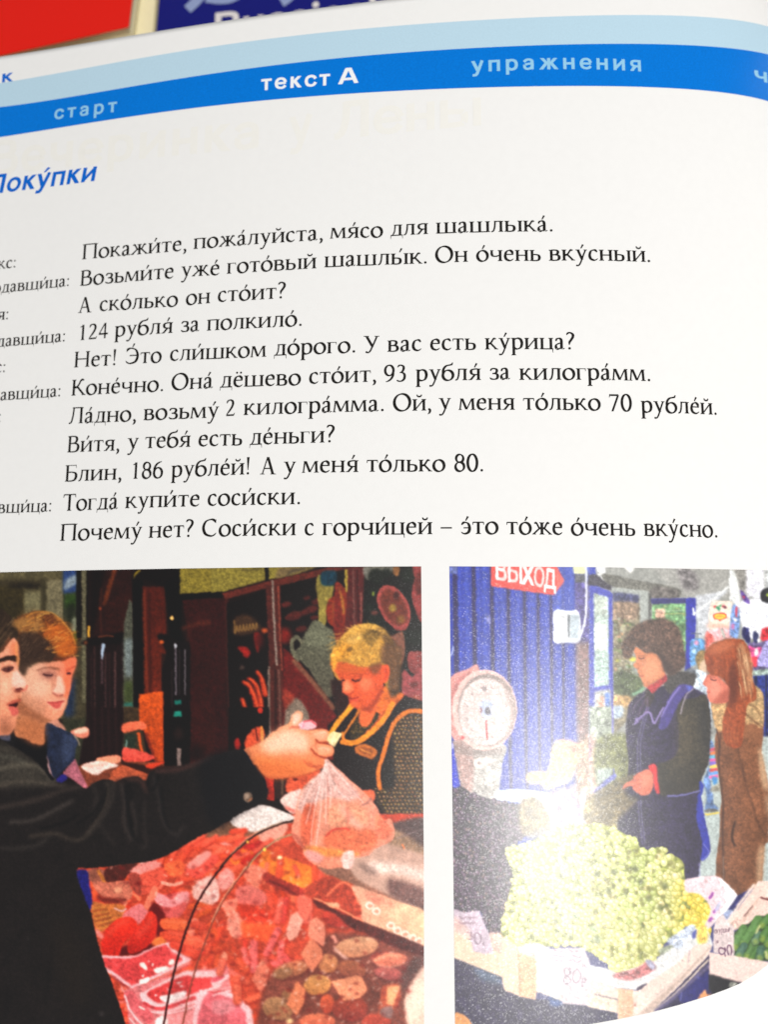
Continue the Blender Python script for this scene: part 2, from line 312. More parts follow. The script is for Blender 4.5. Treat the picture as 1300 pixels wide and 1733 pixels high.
class Print:
    def __init__(self, x0, y0, x1, y1, col):
        self.x0, self.y0 = x0, y0; self.w, self.h = x1 - x0, y1 - y0
        self.a = np.zeros((self.h, self.w, 3), np.float32) + np.array(col, np.float32)
        self.noise = {}
        for s in (1, 2, 4, 8, 16):
            n = blur(rng.standard_normal((self.h, self.w)).astype(np.float32), s * 0.6)
            self.noise[s] = n / n.std()
        self.o = (0, 0); self.s = 1.0
    def at(self, ox, oy, s): self.o = (ox, oy); self.s = s
    def pt(self, p): return (np.array(p, float) / self.s + np.array(self.o)) - np.array([self.x0, self.y0])
    def box(self, P, pad):
        x0, y0 = np.floor(P.min(0) - pad).astype(int); x1, y1 = np.ceil(P.max(0) + pad).astype(int) + 1
        return max(x0, 0), max(y0, 0), min(x1, self.w), min(y1, self.h)
    def put(self, m, bx, col, alpha, noise, col2, d):
        x0, y0, x1, y1 = bx
        c = np.zeros(m.shape + (3,), np.float32) + np.array(col, np.float32)
        if col2 is not None:
            X, Y = np.meshgrid(np.linspace(0, 1, m.shape[1]), np.linspace(0, 1, m.shape[0]))
            t = {'x': X, 'y': Y, 'd': (X + Y) / 2, 'u': (X + 1 - Y) / 2}[d][..., None]
            c = c * (1 - t) + np.array(col2, np.float32) * t
        if noise:
            for s, amp in noise: c = c * (1 + 0.42 * amp * self.noise[s][y0:y1, x0:x1][..., None])
        m = (m * alpha)[..., None]
        self.a[y0:y1, x0:x1] = self.a[y0:y1, x0:x1] * (1 - m) + c * m
    def P(self, pts, col, soft=1.0, a=1.0, n=None, c2=None, d='y', sm=True, raw=False):
        P = np.array(pts, float) if raw else self.pt(pts)
        if sm and len(P) > 3: P = spline(P, True, 4)[:-1]
        bx = self.box(P, soft * 3 + 1); x0, y0, x1, y1 = bx
        if x1 <= x0 or y1 <= y0: return
        X, Y = np.meshgrid(np.arange(x0, x1) + 0.0, np.arange(y0, y1) + 0.0)
        m = np.zeros(X.shape, np.float32)
        for oy in (-0.25, 0.25):
            for ox in (-0.25, 0.25):
                w_ = np.zeros(X.shape, bool)
                for i in range(len(P)):
                    (ax, ay), (bx_, by) = P[i - 1], P[i]
                    if ay == by: continue
                    w_ ^= ((ay > Y + oy) != (by > Y + oy)) & (X + ox < (bx_ - ax) * (Y + oy - ay) / (by - ay) + ax)
                m += w_ * 0.25
        self.put(blur(m, soft), bx, col, a, n, c2, d)
    def Q(self, pts, col, **k): self.P(pts, col, sm=False, **k)
    def L(self, pts, w, col, soft=0.7, a=1.0, n=None, w2=None):
        S_ = spline(self.pt(pts), False, 6)
        w = w / self.s; w2 = w if w2 is None else w2 / self.s
        bx = self.box(S_, max(w, w2) / 2 + soft * 3 + 1); x0, y0, x1, y1 = bx
        if x1 <= x0 or y1 <= y0: return
        X, Y = np.meshgrid(np.arange(x0, x1) + 0.0, np.arange(y0, y1) + 0.0)
        m = np.zeros(X.shape, np.float32); k_ = len(S_) - 1
        for i in range(k_):
            p, q = S_[i], S_[i + 1]; dd = q - p; l2 = max(dd @ dd, 1e-6)
            t = np.clip(((X - p[0]) * dd[0] + (Y - p[1]) * dd[1]) / l2, 0, 1)
            D = np.hypot(X - p[0] - t * dd[0], Y - p[1] - t * dd[1])
            ww = w + (w2 - w) * (i + t) / k_
            m = np.maximum(m, np.clip(ww / 2 - D + 0.5, 0, 1))
        self.put(blur(m, soft), bx, col, a, n, None, None)
    def E(self, cx, cy, rx, ry, col, rot=0, soft=0.8, a=1.0, n=None, c2=None, d='y'):
        t = np.linspace(0, 2 * math.pi, 20, endpoint=False); r = math.radians(rot)
        x = rx * np.cos(t); y = ry * np.sin(t)
        self.P(np.stack([cx + x * math.cos(r) - y * math.sin(r), cy + x * math.sin(r) + y * math.cos(r)], 1), col, soft, a, n, c2, d, sm=False)
    def ball(self, x, y, r, col, hi, lo):
        """one small round fruit, in print units"""
        x -= self.x0; y -= self.y0
        x0, y0, x1, y1 = max(int(x - r - 2), 0), max(int(y - r - 2), 0), min(int(x + r + 3), self.w), min(int(y + r + 3), self.h)
        if x1 <= x0 or y1 <= y0: return
        X, Y = np.meshgrid(np.arange(x0, x1) - x, np.arange(y0, y1) - y); D = np.hypot(X, Y)
        m = np.clip(r - D + 0.5, 0, 1)[..., None]
        q = np.clip(D / r, 0, 1)[..., None] ** 2.5
        c = np.array(col) * (1 - q) + np.array(lo) * q
        g_ = np.exp(-((X + r * 0.3) ** 2 + (Y + r * 0.35) ** 2) / (r * 0.42) ** 2)[..., None] * 0.75
        c = c * (1 - g_) + np.array(hi) * g_
        self.a[y0:y1, x0:x1] = self.a[y0:y1, x0:x1] * (1 - m) + c * m
    def scatter(self, pts, count, fn):
        """call fn at random places inside an outline"""
        P = self.pt(pts); lo, hi = P.min(0), P.max(0); k = 0
        while k < count:
            q = lo + rng.random(2) * (hi - lo); ins = False
            for i in range(len(P)):
                (ax, ay), (bx, by) = P[i - 1], P[i]
                if (ay > q[1]) != (by > q[1]) and q[0] < (bx - ax) * (q[1] - ay) / (by - ay) + ax: ins = not ins
            if ins: fn(q[0] + self.x0, q[1] + self.y0); k += 1
    def roughen(self, a1, a2):
        """ragged edges as of a coarse print screen"""
        Y, X = np.mgrid[0:self.h, 0:self.w].astype(np.float32)
        dx = a1 * self.noise[2] * .5 + a2 * self.noise[4] * .6; dy = a1 * self.noise[2][:, ::-1] * .5 + a2 * self.noise[4][::-1] * .6
        self.a = sample(self, X + dx + self.x0, Y + dy + self.y0).astype(np.float32)
    def text(self, t, font, x0, y0, x1, y1, hgt, col, bold=1.0, soft=0.4, a=1.0):
        """lettering along a measured base line, hgt = height of 1000 units"""
        ss, adv = word_strips(t, font)
        for q in ss:
            for (p0, p1), (q0, q1) in zip(q[:-1], q[1:]):
                poly = []
                for p in (p0, p1, q1, q0):
                    k = p[0] / adv
                    poly.append((x0 + (x1 - x0) * k, y0 + (y1 - y0) * k - p[1] / 1000 * hgt))
                self.Q(poly, col, soft=soft, a=a)

def sample(C, X, Y):
    x = np.clip(X - C.x0, 0, C.w - 1.001); y = np.clip(Y - C.y0, 0, C.h - 1.001)
    i = x.astype(int); j = y.astype(int); fx = (x - i)[..., None]; fy = (y - j)[..., None]; A = C.a
    return (A[j, i] * (1 - fx) + A[j, i + 1] * fx) * (1 - fy) + (A[j + 1, i] * (1 - fx) + A[j + 1, i + 1] * fx) * fy

def jit(c, k):
    return tuple(np.clip(np.array(c, float) + rng.normal(0, k) + rng.normal(0, k * 0.3, 3), 0, 255))
# ---- the meat counter
A = PHL = Print(-66, 954, 724, 1812, (22, 12, 11))
s = 3.611; N1 = [(2, .07), (8, .06)]; N2 = [(2, .10), (4, .10), (16, .08)]; N3 = [(1, .10), (2, .12)]
A.at(0, 940, s)
A.Q([(-240, 80), (390, 80), (390, 1000), (-240, 1000)], (84, 76, 52), n=N2)
A.Q([(-240, 150), (385, 145), (385, 195), (-240, 205)], (56, 48, 32), n=N2, soft=3)
A.Q([(-240, 190), (145, 185), (145, 430), (-240, 430)], (52, 44, 24), n=N2, soft=2)
A.Q([(60, 165), (240, 172), (230, 205), (60, 200)], (36, 30, 20), n=N2, soft=2)
A.Q([(150, 225), (250, 225), (250, 400), (150, 400)], (104, 97, 70), n=N2, soft=2)
A.Q([(250, 150), (286, 150), (286, 400), (250, 400)], (54, 48, 32), n=N2, soft=2)
A.Q([(286, 150), (386, 150), (386, 420), (286, 400)], (110, 101, 76), n=N2, soft=2)
A.Q([(385, 80), (468, 80), (468, 1000), (385, 1000)], (48, 50, 36), n=N2)
A.Q([(385, 80), (468, 80), (468, 225), (385, 235)], (40, 60, 104), n=N1, soft=2)
A.P([(395, 160), (430, 130), (465, 120), (465, 170), (420, 200), (392, 215)], (128, 140, 150), n=N2, soft=2)
A.Q([(395, 240), (466, 235), (466, 320), (395, 320)], (44, 66, 24), n=N2, soft=3)
A.Q([(415, 290), (448, 290), (448, 420), (415, 420)], (26, 30, 18), n=N2, soft=3)
A.P([(440, 390), (467, 385), (467, 470), (435, 470)], (124, 126, 104), n=N2, soft=2)
A.P([(445, 470), (467, 465), (467, 560), (440, 560)], (84, 98, 34), n=N2, soft=2)
A.Q([(466, 80), (498, 80), (498, 500), (466, 500)], (16, 13, 10), n=N1)
A.Q([(440, 560), (530, 480), (530, 1290), (380, 1290), (380, 900)], (62, 55, 38), n=N2, soft=2)
A.Q([(380, 900), (440, 740), (462, 760), (450, 980), (400, 1000)], (32, 44, 66), n=N2, soft=4)
A.Q([(497, 80), (529, 80), (526, 900), (500, 900)], (94, 88, 66), n=N3)
A.Q([(528, 80), (541, 80), (541, 430), (528, 430)], (14, 10, 8))
A.Q([(541, 80), (812, 80), (812, 520), (541, 520)], (36, 14, 12), n=N2)
A.Q([(545, 85), (640, 85), (600, 330), (560, 500), (545, 500)], (17, 9, 8), n=N1, soft=3)
A.L([(700, 85), (668, 190), (636, 300)], 26, (96, 44, 20), n=N2, soft=1.5)
A.L([(620, 200), (612, 330), (620, 480)], 8, (70, 30, 18), soft=1.5)
A.L([(722, 300), (722, 420)], 8, (80, 34, 26), soft=1.5)
A.E(610, 326, 9, 9, (140, 60, 30))
A.Q([(534, 430), (549, 430), (549, 500), (534, 500)], (228, 168, 60), soft=0.8)
A.Q([(640, 300), (810, 200), (810, 500), (640, 470)], (44, 16, 12), n=N2, soft=3)
A.Q([(526, 520), (752, 500), (752, 1300), (530, 1300)], (26, 13, 13), n=N2)
A.P([(515, 515), (640, 488), (755, 470), (758, 535), (520, 548)], (14, 8, 8), soft=1.5)
A.L([(600, 499), (640, 492), (690, 494)], 9, (104, 52, 30), soft=1)
A.E(522, 533, 13, 12, (110, 60, 32), soft=1.5)
for x_, w_, c_1, y0_, y1_ in [(576, 10, (62, 38, 36), 560, 1260), (620, 9, (84, 62, 66), 550, 780), (642, 8, (78, 50, 50), 600, 1250), (702, 11, (86, 58, 56), 590, 1200), (668, 8, (48, 26, 26), 600, 1250), (556, 7, (48, 26, 26), 600, 1250)]:
    A.L([(x_, y0_), (x_ + 3, y1_)], w_, c_1, soft=1.2, n=N3)
A.P([(622, 540), (640, 545), (634, 580), (624, 640), (616, 600)], (168, 186, 206), soft=1)
A.E(714, 945, 5, 5, (190, 60, 60)); A.E(690, 1137, 4, 4, (200, 80, 80)); A.E(718, 1180, 4, 4, (180, 60, 60))
A.Q([(790, 265), (812, 300), (812, 960), (752, 960), (755, 420)], (74, 74, 62), n=N3)
A.Q([(756, 520), (810, 500), (810, 740), (760, 745)], (104, 112, 110), n=N3, soft=3)
A.Q([(756, 770), (812, 770), (812, 910), (756, 910)], (60, 68, 36), n=N2, soft=3)
A.Q([(756, 900), (812, 900), (812, 930), (756, 930)], (40, 90, 80), n=N2, soft=2)
A.Q([(756, 930), (815, 930), (850, 1140), (756, 1140)], (104, 70, 44), n=N2, soft=2)
A.Q([(806, 120), (872, 120), (878, 1100), (822, 1200)], (11, 9, 9), n=N1)
A.P([(812, 140), (826, 105), (862, 90), (846, 118), (822, 138)], (196, 166, 44), soft=0.8)
A.P([(808, 160), (850, 100), (1000, 78), (1105, 78), (1105, 300), (1010, 260), (960, 180), (880, 150)], (14, 9, 9), soft=2)
A.Q([(868, 190), (1010, 190), (1030, 1000), (885, 1000)], (70, 22, 13), n=N2, c2=(104, 34, 14), soft=1.5)
A.L([(882, 210), (890, 600), (905, 900)], 9, (118, 50, 28), soft=1.5)
A.L([(910, 230), (918, 900)], 12, (46, 14, 10), soft=2)
A.Q([(985, 600), (1060, 600), (1060, 990), (992, 990)], (40, 18, 14), n=N2, soft=1)
A.Q([(1040, 500), (1162, 500), (1162, 1550), (990, 1550), (990, 700)], (16, 10, 11), n=N1)
A.P([(960, 490), (1010, 480), (1060, 520), (1060, 620), (1030, 620), (1000, 560)], (14, 9, 9), soft=1.5)
A.Q([(1000, 190), (1104, 80), (1112, 530), (1036, 500), (1028, 350)], (11, 8, 8), n=N1)
A.L([(1072, 560), (1074, 850)], 12, (92, 82, 88), n=N3); A.L([(1130, 575), (1130, 850)], 9, (98, 90, 94), n=N3)
A.L([(1095, 575), (1095, 850)], 6, (50, 40, 42)); A.L([(1050, 700), (1050, 980)], 6, (44, 30, 30))
A.E(1072, 553, 9, 15, (178, 176, 182)); A.E(1050, 383, 12, 12, (255, 196, 112), soft=0.8); A.E(988, 528, 13, 13, (206, 92, 38), soft=1)
A.Q([(1066, 886), (1106, 882), (1106, 910), (1066, 912)], (22, 104, 92)); A.Q([(1064, 960), (1106, 958), (1106, 976), (1064, 976)], (20, 80, 72)); A.Q([(1064, 1012), (1106, 1012), (1108, 1040), (1064, 1046)], (30, 128, 110))
A.Q([(1100, 70), (1310, 70), (1310, 222), (1100, 238)], (124, 108, 42), n=N3)
A.Q([(1100, 236), (1310, 222), (1310, 262), (1112, 276)], (10, 8, 8))
A.Q([(1112, 274), (1400, 250), (1400, 1550), (1162, 1550), (1162, 560)], (46, 13, 12), n=N2)
A.L([(1120, 445), (1200, 418), (1330, 408)], 24, (88, 38, 24), n=N2, soft=2.5, a=.8); A.L([(1150, 460), (1150, 520)], 16, (70, 26, 20), soft=3)
# back wall, right half
A.at(360, 940, s)
A.Q([(-10, 60), (660, 60), (500, 118), (330, 150), (60, 222), (-10, 232)], (126, 112, 48), n=N3)
A.Q([(400, 75), (640, 72), (480, 118), (380, 145)], (116, 96, 64), n=N2, soft=2); A.L([(450, 130), (490, 95), (560, 80)], 12, (70, 60, 48), soft=1.5)
A.L([(180, 90), (300, 80)], 12, (76, 66, 34), soft=2)
A.Q([(318, 60), (343, 60), (343, 155), (320, 162)], (12, 9, 9))
A.Q([(-10, 230), (56, 220), (56, 262), (-10, 268)], (10, 8, 8))
A.Q([(60, 300), (420, 180), (930, 80), (960, 980), (60, 980)], (15, 8, 9), n=N1)
A.Q([(-10, 262), (76, 262), (96, 1540), (-10, 1540)], (45, 12, 12), n=N2)
A.Q([(54, 232), (330, 160), (700, 74), (935, 68), (935, 88), (800, 88), (410, 186), (330, 200), (78, 268)], (90, 36, 28), n=N2)
A.L([(80, 270), (86, 620), (98, 980)], 8, (76, 30, 24), soft=1.2)
A.P([(128, 395), (200, 360), (282, 410), (282, 462), (136, 486)], (70, 46, 28), n=N2, soft=2.5, a=.8)
for i_ in range(7):
    A.L([(140 + i_ * 20, 470 - i_ * 3), (146 + i_ * 20, 430 - i_ * 3), (152 + i_ * 20, 462 - i_ * 3)], 7, (150, 110, 58), soft=.8, a=.8)
A.L([(132, 400), (134, 480)], 8, (130, 96, 52), soft=.9)
A.P([(150, 560), (205, 560), (232, 596), (206, 628), (180, 600)], (138, 26, 20), n=N2, soft=1.5)
A.P([(252, 480), (288, 480), (280, 590), (262, 570)], (120, 26, 20), n=N2, soft=1.5)
A.E(318, 460, 20, 16, (190, 84, 42), soft=2); A.E(285, 520, 26, 50, (70, 14, 14), soft=4)
A.E(440, 490, 40, 50, (120, 26, 18), soft=4, n=N2)
for pts_ in ([(190, 775), (225, 800), (255, 870), (275, 960)], [(225, 755), (262, 790), (290, 880), (300, 975)], [(272, 712), (300, 760), (322, 850)], [(180, 880), (195, 930), (190, 980)]):
    A.L(pts_, 22, (186, 54, 28), soft=1.6, n=N2, w2=34)
    A.L([(x + 4, y) for x, y in pts_], 6, (236, 110, 60), soft=1, a=.8)
A.E(180, 685, 14, 10, (90, 70, 60), soft=2)
A.Q([(322, 180), (412, 180), (428, 680), (446, 1200), (335, 1200), (345, 700)], (74, 31, 26), n=N2)
A.L([(364, 160), (376, 420), (392, 668)], 14, (128, 110, 100), n=N3); A.L([(400, 190), (412, 500), (424, 700)], 10, (128, 58, 44), n=N3)
A.L([(344, 684), (344, 980), (352, 1150)], 15, (112, 92, 82), n=N3); A.L([(404, 700), (412, 980), (420, 1150)], 14, (96, 60, 52), n=N3)
A.L([(384, 700), (386, 1150)], 12, (34, 16, 14), soft=1.5)
for x_, y_, r_ in [(450, 300, 22), (500, 370, 34), (480, 375, 26), (575, 260, 16), (600, 330, 30), (640, 280, 26), (560, 350, 20), (540, 450, 24), (620, 380, 18)]:
    A.E(x_, y_, r_ * 1.5, r_ * .8, (98, 38, 30), n=N2, soft=1.6, rot=-15, c2=(60, 18, 18))
A.P([(640, 130), (660, 120), (700, 180), (742, 182), (720, 290), (700, 300), (690, 425), (650, 425), (645, 300), (628, 200)], (134, 118, 56), n=N2)
A.P([(664, 105), (752, 98), (748, 178), (668, 180)], (18, 52, 66), n=N2, soft=1.5)
A.P([(700, 290), (745, 240), (755, 160), (800, 190), (832, 240), (820, 480), (770, 450), (705, 410)], (122, 42, 26), n=N2)
A.L([(765, 200), (790, 270), (800, 350)], 16, (156, 104, 44), soft=1.4, n=N2); A.L([(740, 290), (745, 400), (790, 460)], 10, (150, 88, 44), soft=1.4)
A.Q([(812, 80), (938, 68), (936, 300), (915, 440), (800, 480), (820, 300)], (80, 29, 28), n=N2)
A.Q([(806, 88), (826, 86), (824, 222), (812, 228)], (156, 134, 52), n=N3)
A.L([(858, 90), (866, 440)], 12, (104, 62, 56), n=N3); A.L([(908, 230), (908, 400)], 12, (124, 70, 62), n=N3); A.L([(884, 90), (890, 430)], 10, (56, 18, 18))
A.Q([(430, 560), (520, 640), (760, 980), (780, 1250), (430, 1250)], (94, 22, 20), n=N2, soft=1.5)
A.P([(760, 160), (800, 480), (760, 560), (735, 500)], (104, 32, 26), n=N2, soft=2)
A.P([(590, 440), (610, 402), (650, 398), (690, 430), (735, 460), (756, 540), (735, 590), (722, 650), (745, 760), (742, 850), (700, 860), (640, 780), (590, 700), (530, 640), (485, 600), (530, 560), (552, 500)], (92, 92, 74), n=N3, soft=1.2, c2=(82, 76, 62))
A.P([(570, 470), (640, 440), (700, 470), (720, 540), (640, 560), (570, 540)], (112, 112, 90), n=N3, soft=4, a=.7)
A.L([(546, 530), (512, 498), (484, 530), (490, 590), (516, 640)], 24, (102, 98, 78), n=N3, soft=1)
A.L([(690, 580), (735, 550)], 7, (130, 125, 96), soft=1)
A.L([(500, 650), (600, 760), (735, 930)], 30, (118, 72, 54), n=N2, soft=1.5)
A.P([(440, 975), (460, 890), (520, 870), (570, 930), (590, 1010), (560, 1200), (440, 1200)], (124, 106, 92), n=N3, soft=1.5)
A.P([(430, 820), (500, 860), (460, 920), (440, 940)], (140, 50, 36), n=N2, soft=2)
A.L([(760, 840), (770, 900), (790, 975)], 30, (86, 70, 36), n=N2, soft=2)
A.Q([(720, 760), (860, 760), (860, 1000), (790, 1000), (740, 900)], (40, 15, 14), n=N2, soft=2)
# poster with plates, right edge
A.Q([(930, 62), (1290, 62), (1290, 1300), (1050, 1300), (1050, 500), (915, 440)], (22, 18, 15), n=N2)
A.P([(930, 60), (1115, 60), (1100, 100), (1020, 110), (945, 150)], (112, 108, 98), n=N2, soft=1.5); A.P([(1110, 65), (1140, 70), (1136, 125), (1100, 110)], (136, 90, 50), n=N2)
for x_, y_, r_ in [(1000, 130, 50), (980, 220, 30), (1060, 110, 30), (960, 320, 24), (1200, 120, 50), (1180, 480, 40), (1240, 500, 50), (990, 400, 40)]:
    A.E(x_, y_, r_, r_, (24, 28, 20), n=N2, soft=2)
A.E(980, 235, 8, 14, (120, 130, 50)); A.E(990, 350, 22, 14, (96, 52, 44), soft=1.5)
A.E(1108, 315, 90, 145, (160, 72, 66), rot=-28, n=N2); A.E(1110, 318, 70, 122, (106, 48, 36), rot=-28, n=N2, soft=1.6)
A.E(1100, 322, 22, 26, (150, 118, 50), n=N2, soft=1.5); A.E(1124, 245, 18, 26, (66, 30, 26), soft=1.5); A.E(1150, 390, 26, 26, (120, 80, 40), soft=2, n=N2)
A.P([(1080, 400), (1120, 440), (1190, 410), (1180, 455), (1120, 455)], (160, 70, 66), n=N2)
A.P([(1222, 60), (1290, 60), (1290, 400), (1245, 350), (1215, 240), (1235, 150)], (134, 56, 54), n=N2); A.E(1262, 170, 26, 70, (92, 40, 36), n=N2, soft=2)
A.P([(1060, 520), (1120, 480), (1165, 470), (1176, 590), (1150, 680), (1110, 700), (1060, 640)], (130, 82, 66), n=N2, soft=1.2)
A.P([(1195, 600), (1240, 585), (1290, 600), (1290, 740), (1200, 700)], (140, 66, 62), n=N2, c2=(110, 50, 50))
A.P([(1165, 700), (1220, 740), (1290, 700), (1290, 1000), (1200, 960), (1158, 860)], (150, 70, 72), n=N2); A.E(1230, 790, 26, 20, (100, 44, 42), soft=2); A.E(1240, 880, 30, 26, (170, 86, 70), soft=2, n=N2)
# saleswoman
A.Q([(700, 1040), (830, 930), (1160, 850), (1300, 900), (1300, 1700), (860, 1500), (760, 1340)], (24, 12, 14), n=N1, soft=1)
A.P([(950, 920), (1050, 800), (1130, 830), (1170, 860), (1080, 950), (1010, 1040), (960, 1100), (900, 1050), (890, 930)], (222, 112, 44), n=N2, c2=(200, 84, 38))
A.P([(724, 660), (726, 600), (755, 540), (800, 480), (870, 430), (950, 415), (1020, 430), (1075, 480), (1115, 560), (1150, 620), (1142, 700), (1132, 830), (1100, 850), (1050, 780), (1040, 700), (960, 700), (850, 670), (790, 660), (790, 760), (745, 735)], (204, 156, 72), n=N2, soft=1.2, c2=(176, 120, 50))
A.P([(1040, 480), (1090, 500), (1140, 600), (1140, 830), (1085, 850), (1070, 690), (1030, 650), (960, 680), (1000, 600)], (96, 70, 42), n=N2, soft=3, a=.95); A.P([(1075, 640), (1140, 640), (1150, 760), (1120, 850), (1085, 850), (1085, 740)], (70, 48, 34), n=N2, soft=4, a=.9)
A.P([(930, 470), (980, 455), (1030, 480), (990, 500), (950, 530), (920, 510)], (70, 50, 28), n=N2, soft=2)
for i_ in range(150):
    th_ = rng.random() * 2 * math.pi; r_ = rng.random() ** .5
    x_, y_ = 920 + math.cos(th_) * r_ * 190, 560 + math.sin(th_) * r_ * 140
    if y_ > 640 + (x_ - 760) * .12 and x_ < 1030: continue
    an_ = math.atan2(y_ - 470, x_ - 960) + rng.normal(0, .25); l_ = 26 + rng.random() * 26
    c_1 = [(232, 176, 78), (150, 96, 36), (246, 200, 104), (96, 64, 30), (206, 146, 56)][i_ % 5] if x_ < 1000 else [(130, 96, 52), (80, 56, 32), (156, 118, 62)][i_ % 3]
    A.L([(x_, y_), (x_ + math.cos(an_) * l_, y_ + math.sin(an_) * l_)], 6, c_1, soft=.9, a=.55, w2=2)
A.E(825, 580, 12, 16, (110, 74, 34), soft=2)
A.P([(770, 740), (785, 670), (850, 660), (930, 690), (1010, 700), (1036, 740), (1040, 810), (1000, 890), (960, 935), (905, 940), (862, 918), (846, 888), (850, 862), (806, 842), (792, 826), (806, 780)], (220, 92, 50), n=N1, soft=.9, c2=(200, 74, 40), d='x')
A.P([(880, 770), (960, 760), (990, 820), (930, 870), (880, 840)], (232, 116, 76), soft=6, a=.8); A.P([(790, 690), (860, 680), (900, 720), (810, 740)], (236, 130, 78), soft=4, a=.7)
A.P([(800, 790), (830, 760), (840, 820), (815, 836)], (240, 130, 96), soft=2, a=.8)
A.L([(850, 758), (880, 766), (915, 745)], 9, (76, 28, 22), soft=.9); A.L([(840, 730), (880, 722), (915, 716)], 7, (150, 66, 34), soft=1.2, a=.8); A.L([(786, 748), (806, 756)], 9, (90, 34, 24), soft=.9)
A.L([(800, 836), (830, 842), (845, 850)], 6, (150, 48, 32), soft=1); A.P([(846, 878), (866, 868), (892, 880), (866, 896)], (186, 44, 40), soft=.9)
A.L([(880, 925), (940, 920), (990, 880)], 12, (160, 56, 30), soft=3, a=.7)
A.E(1056, 722, 25, 58, (224, 92, 48), rot=8, n=N1); A.E(1058, 724, 10, 34, (176, 60, 34), rot=8, soft=1.5)
A.P([(960, 690), (1030, 668), (1036, 700), (1010, 720)], (86, 52, 30), soft=2, n=N2)
A.at(360, 1200, s)
A.P([(900, -50), (1000, -50), (985, 50), (945, 108), (905, 90), (890, 20)], (224, 100, 50), n=N1, soft=1)
A.P([(840, 130), (905, 10), (905, 90), (945, 110), (1000, 20), (1010, 60), (930, 150), (860, 190)], (48, 38, 22), n=N3)
A.scatter([(840, 130), (905, 10), (905, 90), (945, 110), (1000, 20), (1010, 60), (930, 150), (860, 190)], 45, lambda x, y: A.ball(x, y, 1.1, (120, 92, 46), (150, 120, 60), (80, 60, 30)))
A.P([(1100, 90), (1150, 30), (1220, 5), (1310, 20), (1310, 720), (1200, 735), (1110, 738), (1060, 660), (1000, 570), (980, 495), (1060, 470), (1090, 300)], (56, 42, 30), n=N2, soft=1)
for j_ in range(30):
    for i_ in range(14):
        x_, y_ = 985 + i_ * 24 + (j_ % 2) * 12, 30 + j_ * 24
        inside = (x_ > 1110 + (20 if y_ < 90 else 0) and y_ > 40) if y_ < 470 else (x_ > 985 + (y_ - 480) * .52 and y_ < 715)
        if inside: A.E(x_ + rng.normal(0, 2), y_ + rng.normal(0, 2), 7, 5.5, jit((176, 132, 80), 18), rot=20, soft=.7)
A.P([(1040, 480), (1110, 470), (1100, 300), (1090, 200), (1040, 330)], (28, 22, 20), n=N1, soft=3)
A.P([(1090, 735), (1130, 690), (1290, 640), (1290, 720), (1180, 745)], (20, 14, 16), soft=4, a=.8)
A.L([(860, -30), (800, 40), (752, 100), (716, 160)], 32, (236, 150, 42), n=N1); A.L([(905, -20), (870, 50), (806, 150)], 14, (206, 120, 40))
A.L([(1100, -30), (1040, 70), (960, 150), (870, 205), (795, 200)], 34, (230, 136, 38), n=N1); A.L([(795, 150), (800, 185), (815, 205)], 20, (220, 124, 40))
A.L([(1300, 22), (1210, 10), (1130, 60), (1080, 150), (1045, 270), (1012, 380), (1022, 485)], 27, (216, 116, 36), n=N1)
A.P([(868, 236), (906, 214), (950, 218), (1006, 256), (978, 306), (930, 292), (880, 272)], (196, 108, 44), n=N1); A.P([(892, 240), (930, 232), (980, 258), (964, 286), (910, 270)], (150, 78, 34), n=N2); A.L([(905, 246), (940, 262), (965, 270)], 6, (226, 150, 70))
A.P([(905, 498), (985, 498), (985, 560), (940, 545), (915, 520)], (228, 106, 70), n=N1)
# back of the shop behind the young men: table, papers
A.at(0, 1200, s)
A.Q([(380, 60), (540, 60), (540, 360), (440, 360)], (46, 46, 32), n=N2, soft=3)
A.Q([(540, -10), (752, -10), (752, 300), (480, 345)], (27, 12, 12), n=N1)
for x_ in (575, 620, 660, 705): A.L([(x_, -10), (x_ + 6, 290)], 9, (44, 22, 22), soft=1.5)
A.P([(430, 138), (530, 110), (538, 168), (476, 174)], (228, 130, 104), n=N1); A.P([(455, 128), (528, 114), (530, 140), (460, 150)], (252, 196, 170), soft=1.5)
A.Q([(752, -10), (850, -10), (900, 320), (752, 300)], (62, 46, 30), n=N2)
A.Q([(755, 150), (830, 150), (830, 250), (755, 240)], (36, 44, 34), n=N2, soft=2); A.L([(775, 195), (770, 235)], 8, (120, 150, 140))
A.Q([(848, -90), (996, -110), (1002, 320), (950, 330), (905, 180), (850, 90)], (206, 82, 26), n=N2, c2=(168, 60, 22))
A.P([(748, 92), (868, 74), (892, 120), (830, 128), (752, 144)], (228, 104, 72), n=N1); A.L([(845, 150), (865, 260)], 16, (214, 84, 34)); A.L([(890, 150), (950, 320)], 20, (120, 40, 22), soft=1.5)
A.P([(750, 242), (800, 240), (936, 285), (925, 312), (820, 335), (750, 312)], (228, 86, 72), n=N2, c2=(206, 66, 52))
A.P([(480, 345), (760, 320), (1060, 340), (1060, 420), (880, 450), (520, 500)], (120, 58, 38), n=N2)
A.P([(720, 318), (900, 345), (1070, 350), (900, 396), (800, 360)], (44, 20, 14), soft=1.2); A.P([(890, 342), (950, 328), (1016, 320), (960, 350), (915, 366)], (212, 62, 34), soft=1)
A.P([(590, 300), (720, 282), (730, 325), (620, 340)], (238, 144, 112), n=N1); A.P([(494, 352), (590, 318), (724, 344), (640, 372), (580, 404)], (248, 208, 196), n=N1); A.L([(520, 350), (640, 338)], 14, (240, 170, 150), soft=2)
A.P([(676, 395), (740, 345), (830, 370), (912, 405), (880, 450), (690, 450)], (178, 82, 52), n=N2)
A.Q([(1000, -10), (1166, -10), (1162, 350), (1002, 350)], (13, 9, 9), n=N1); A.Q([(1062, 12), (1108, 12), (1110, 44), (1062, 48)], (30, 128, 110))
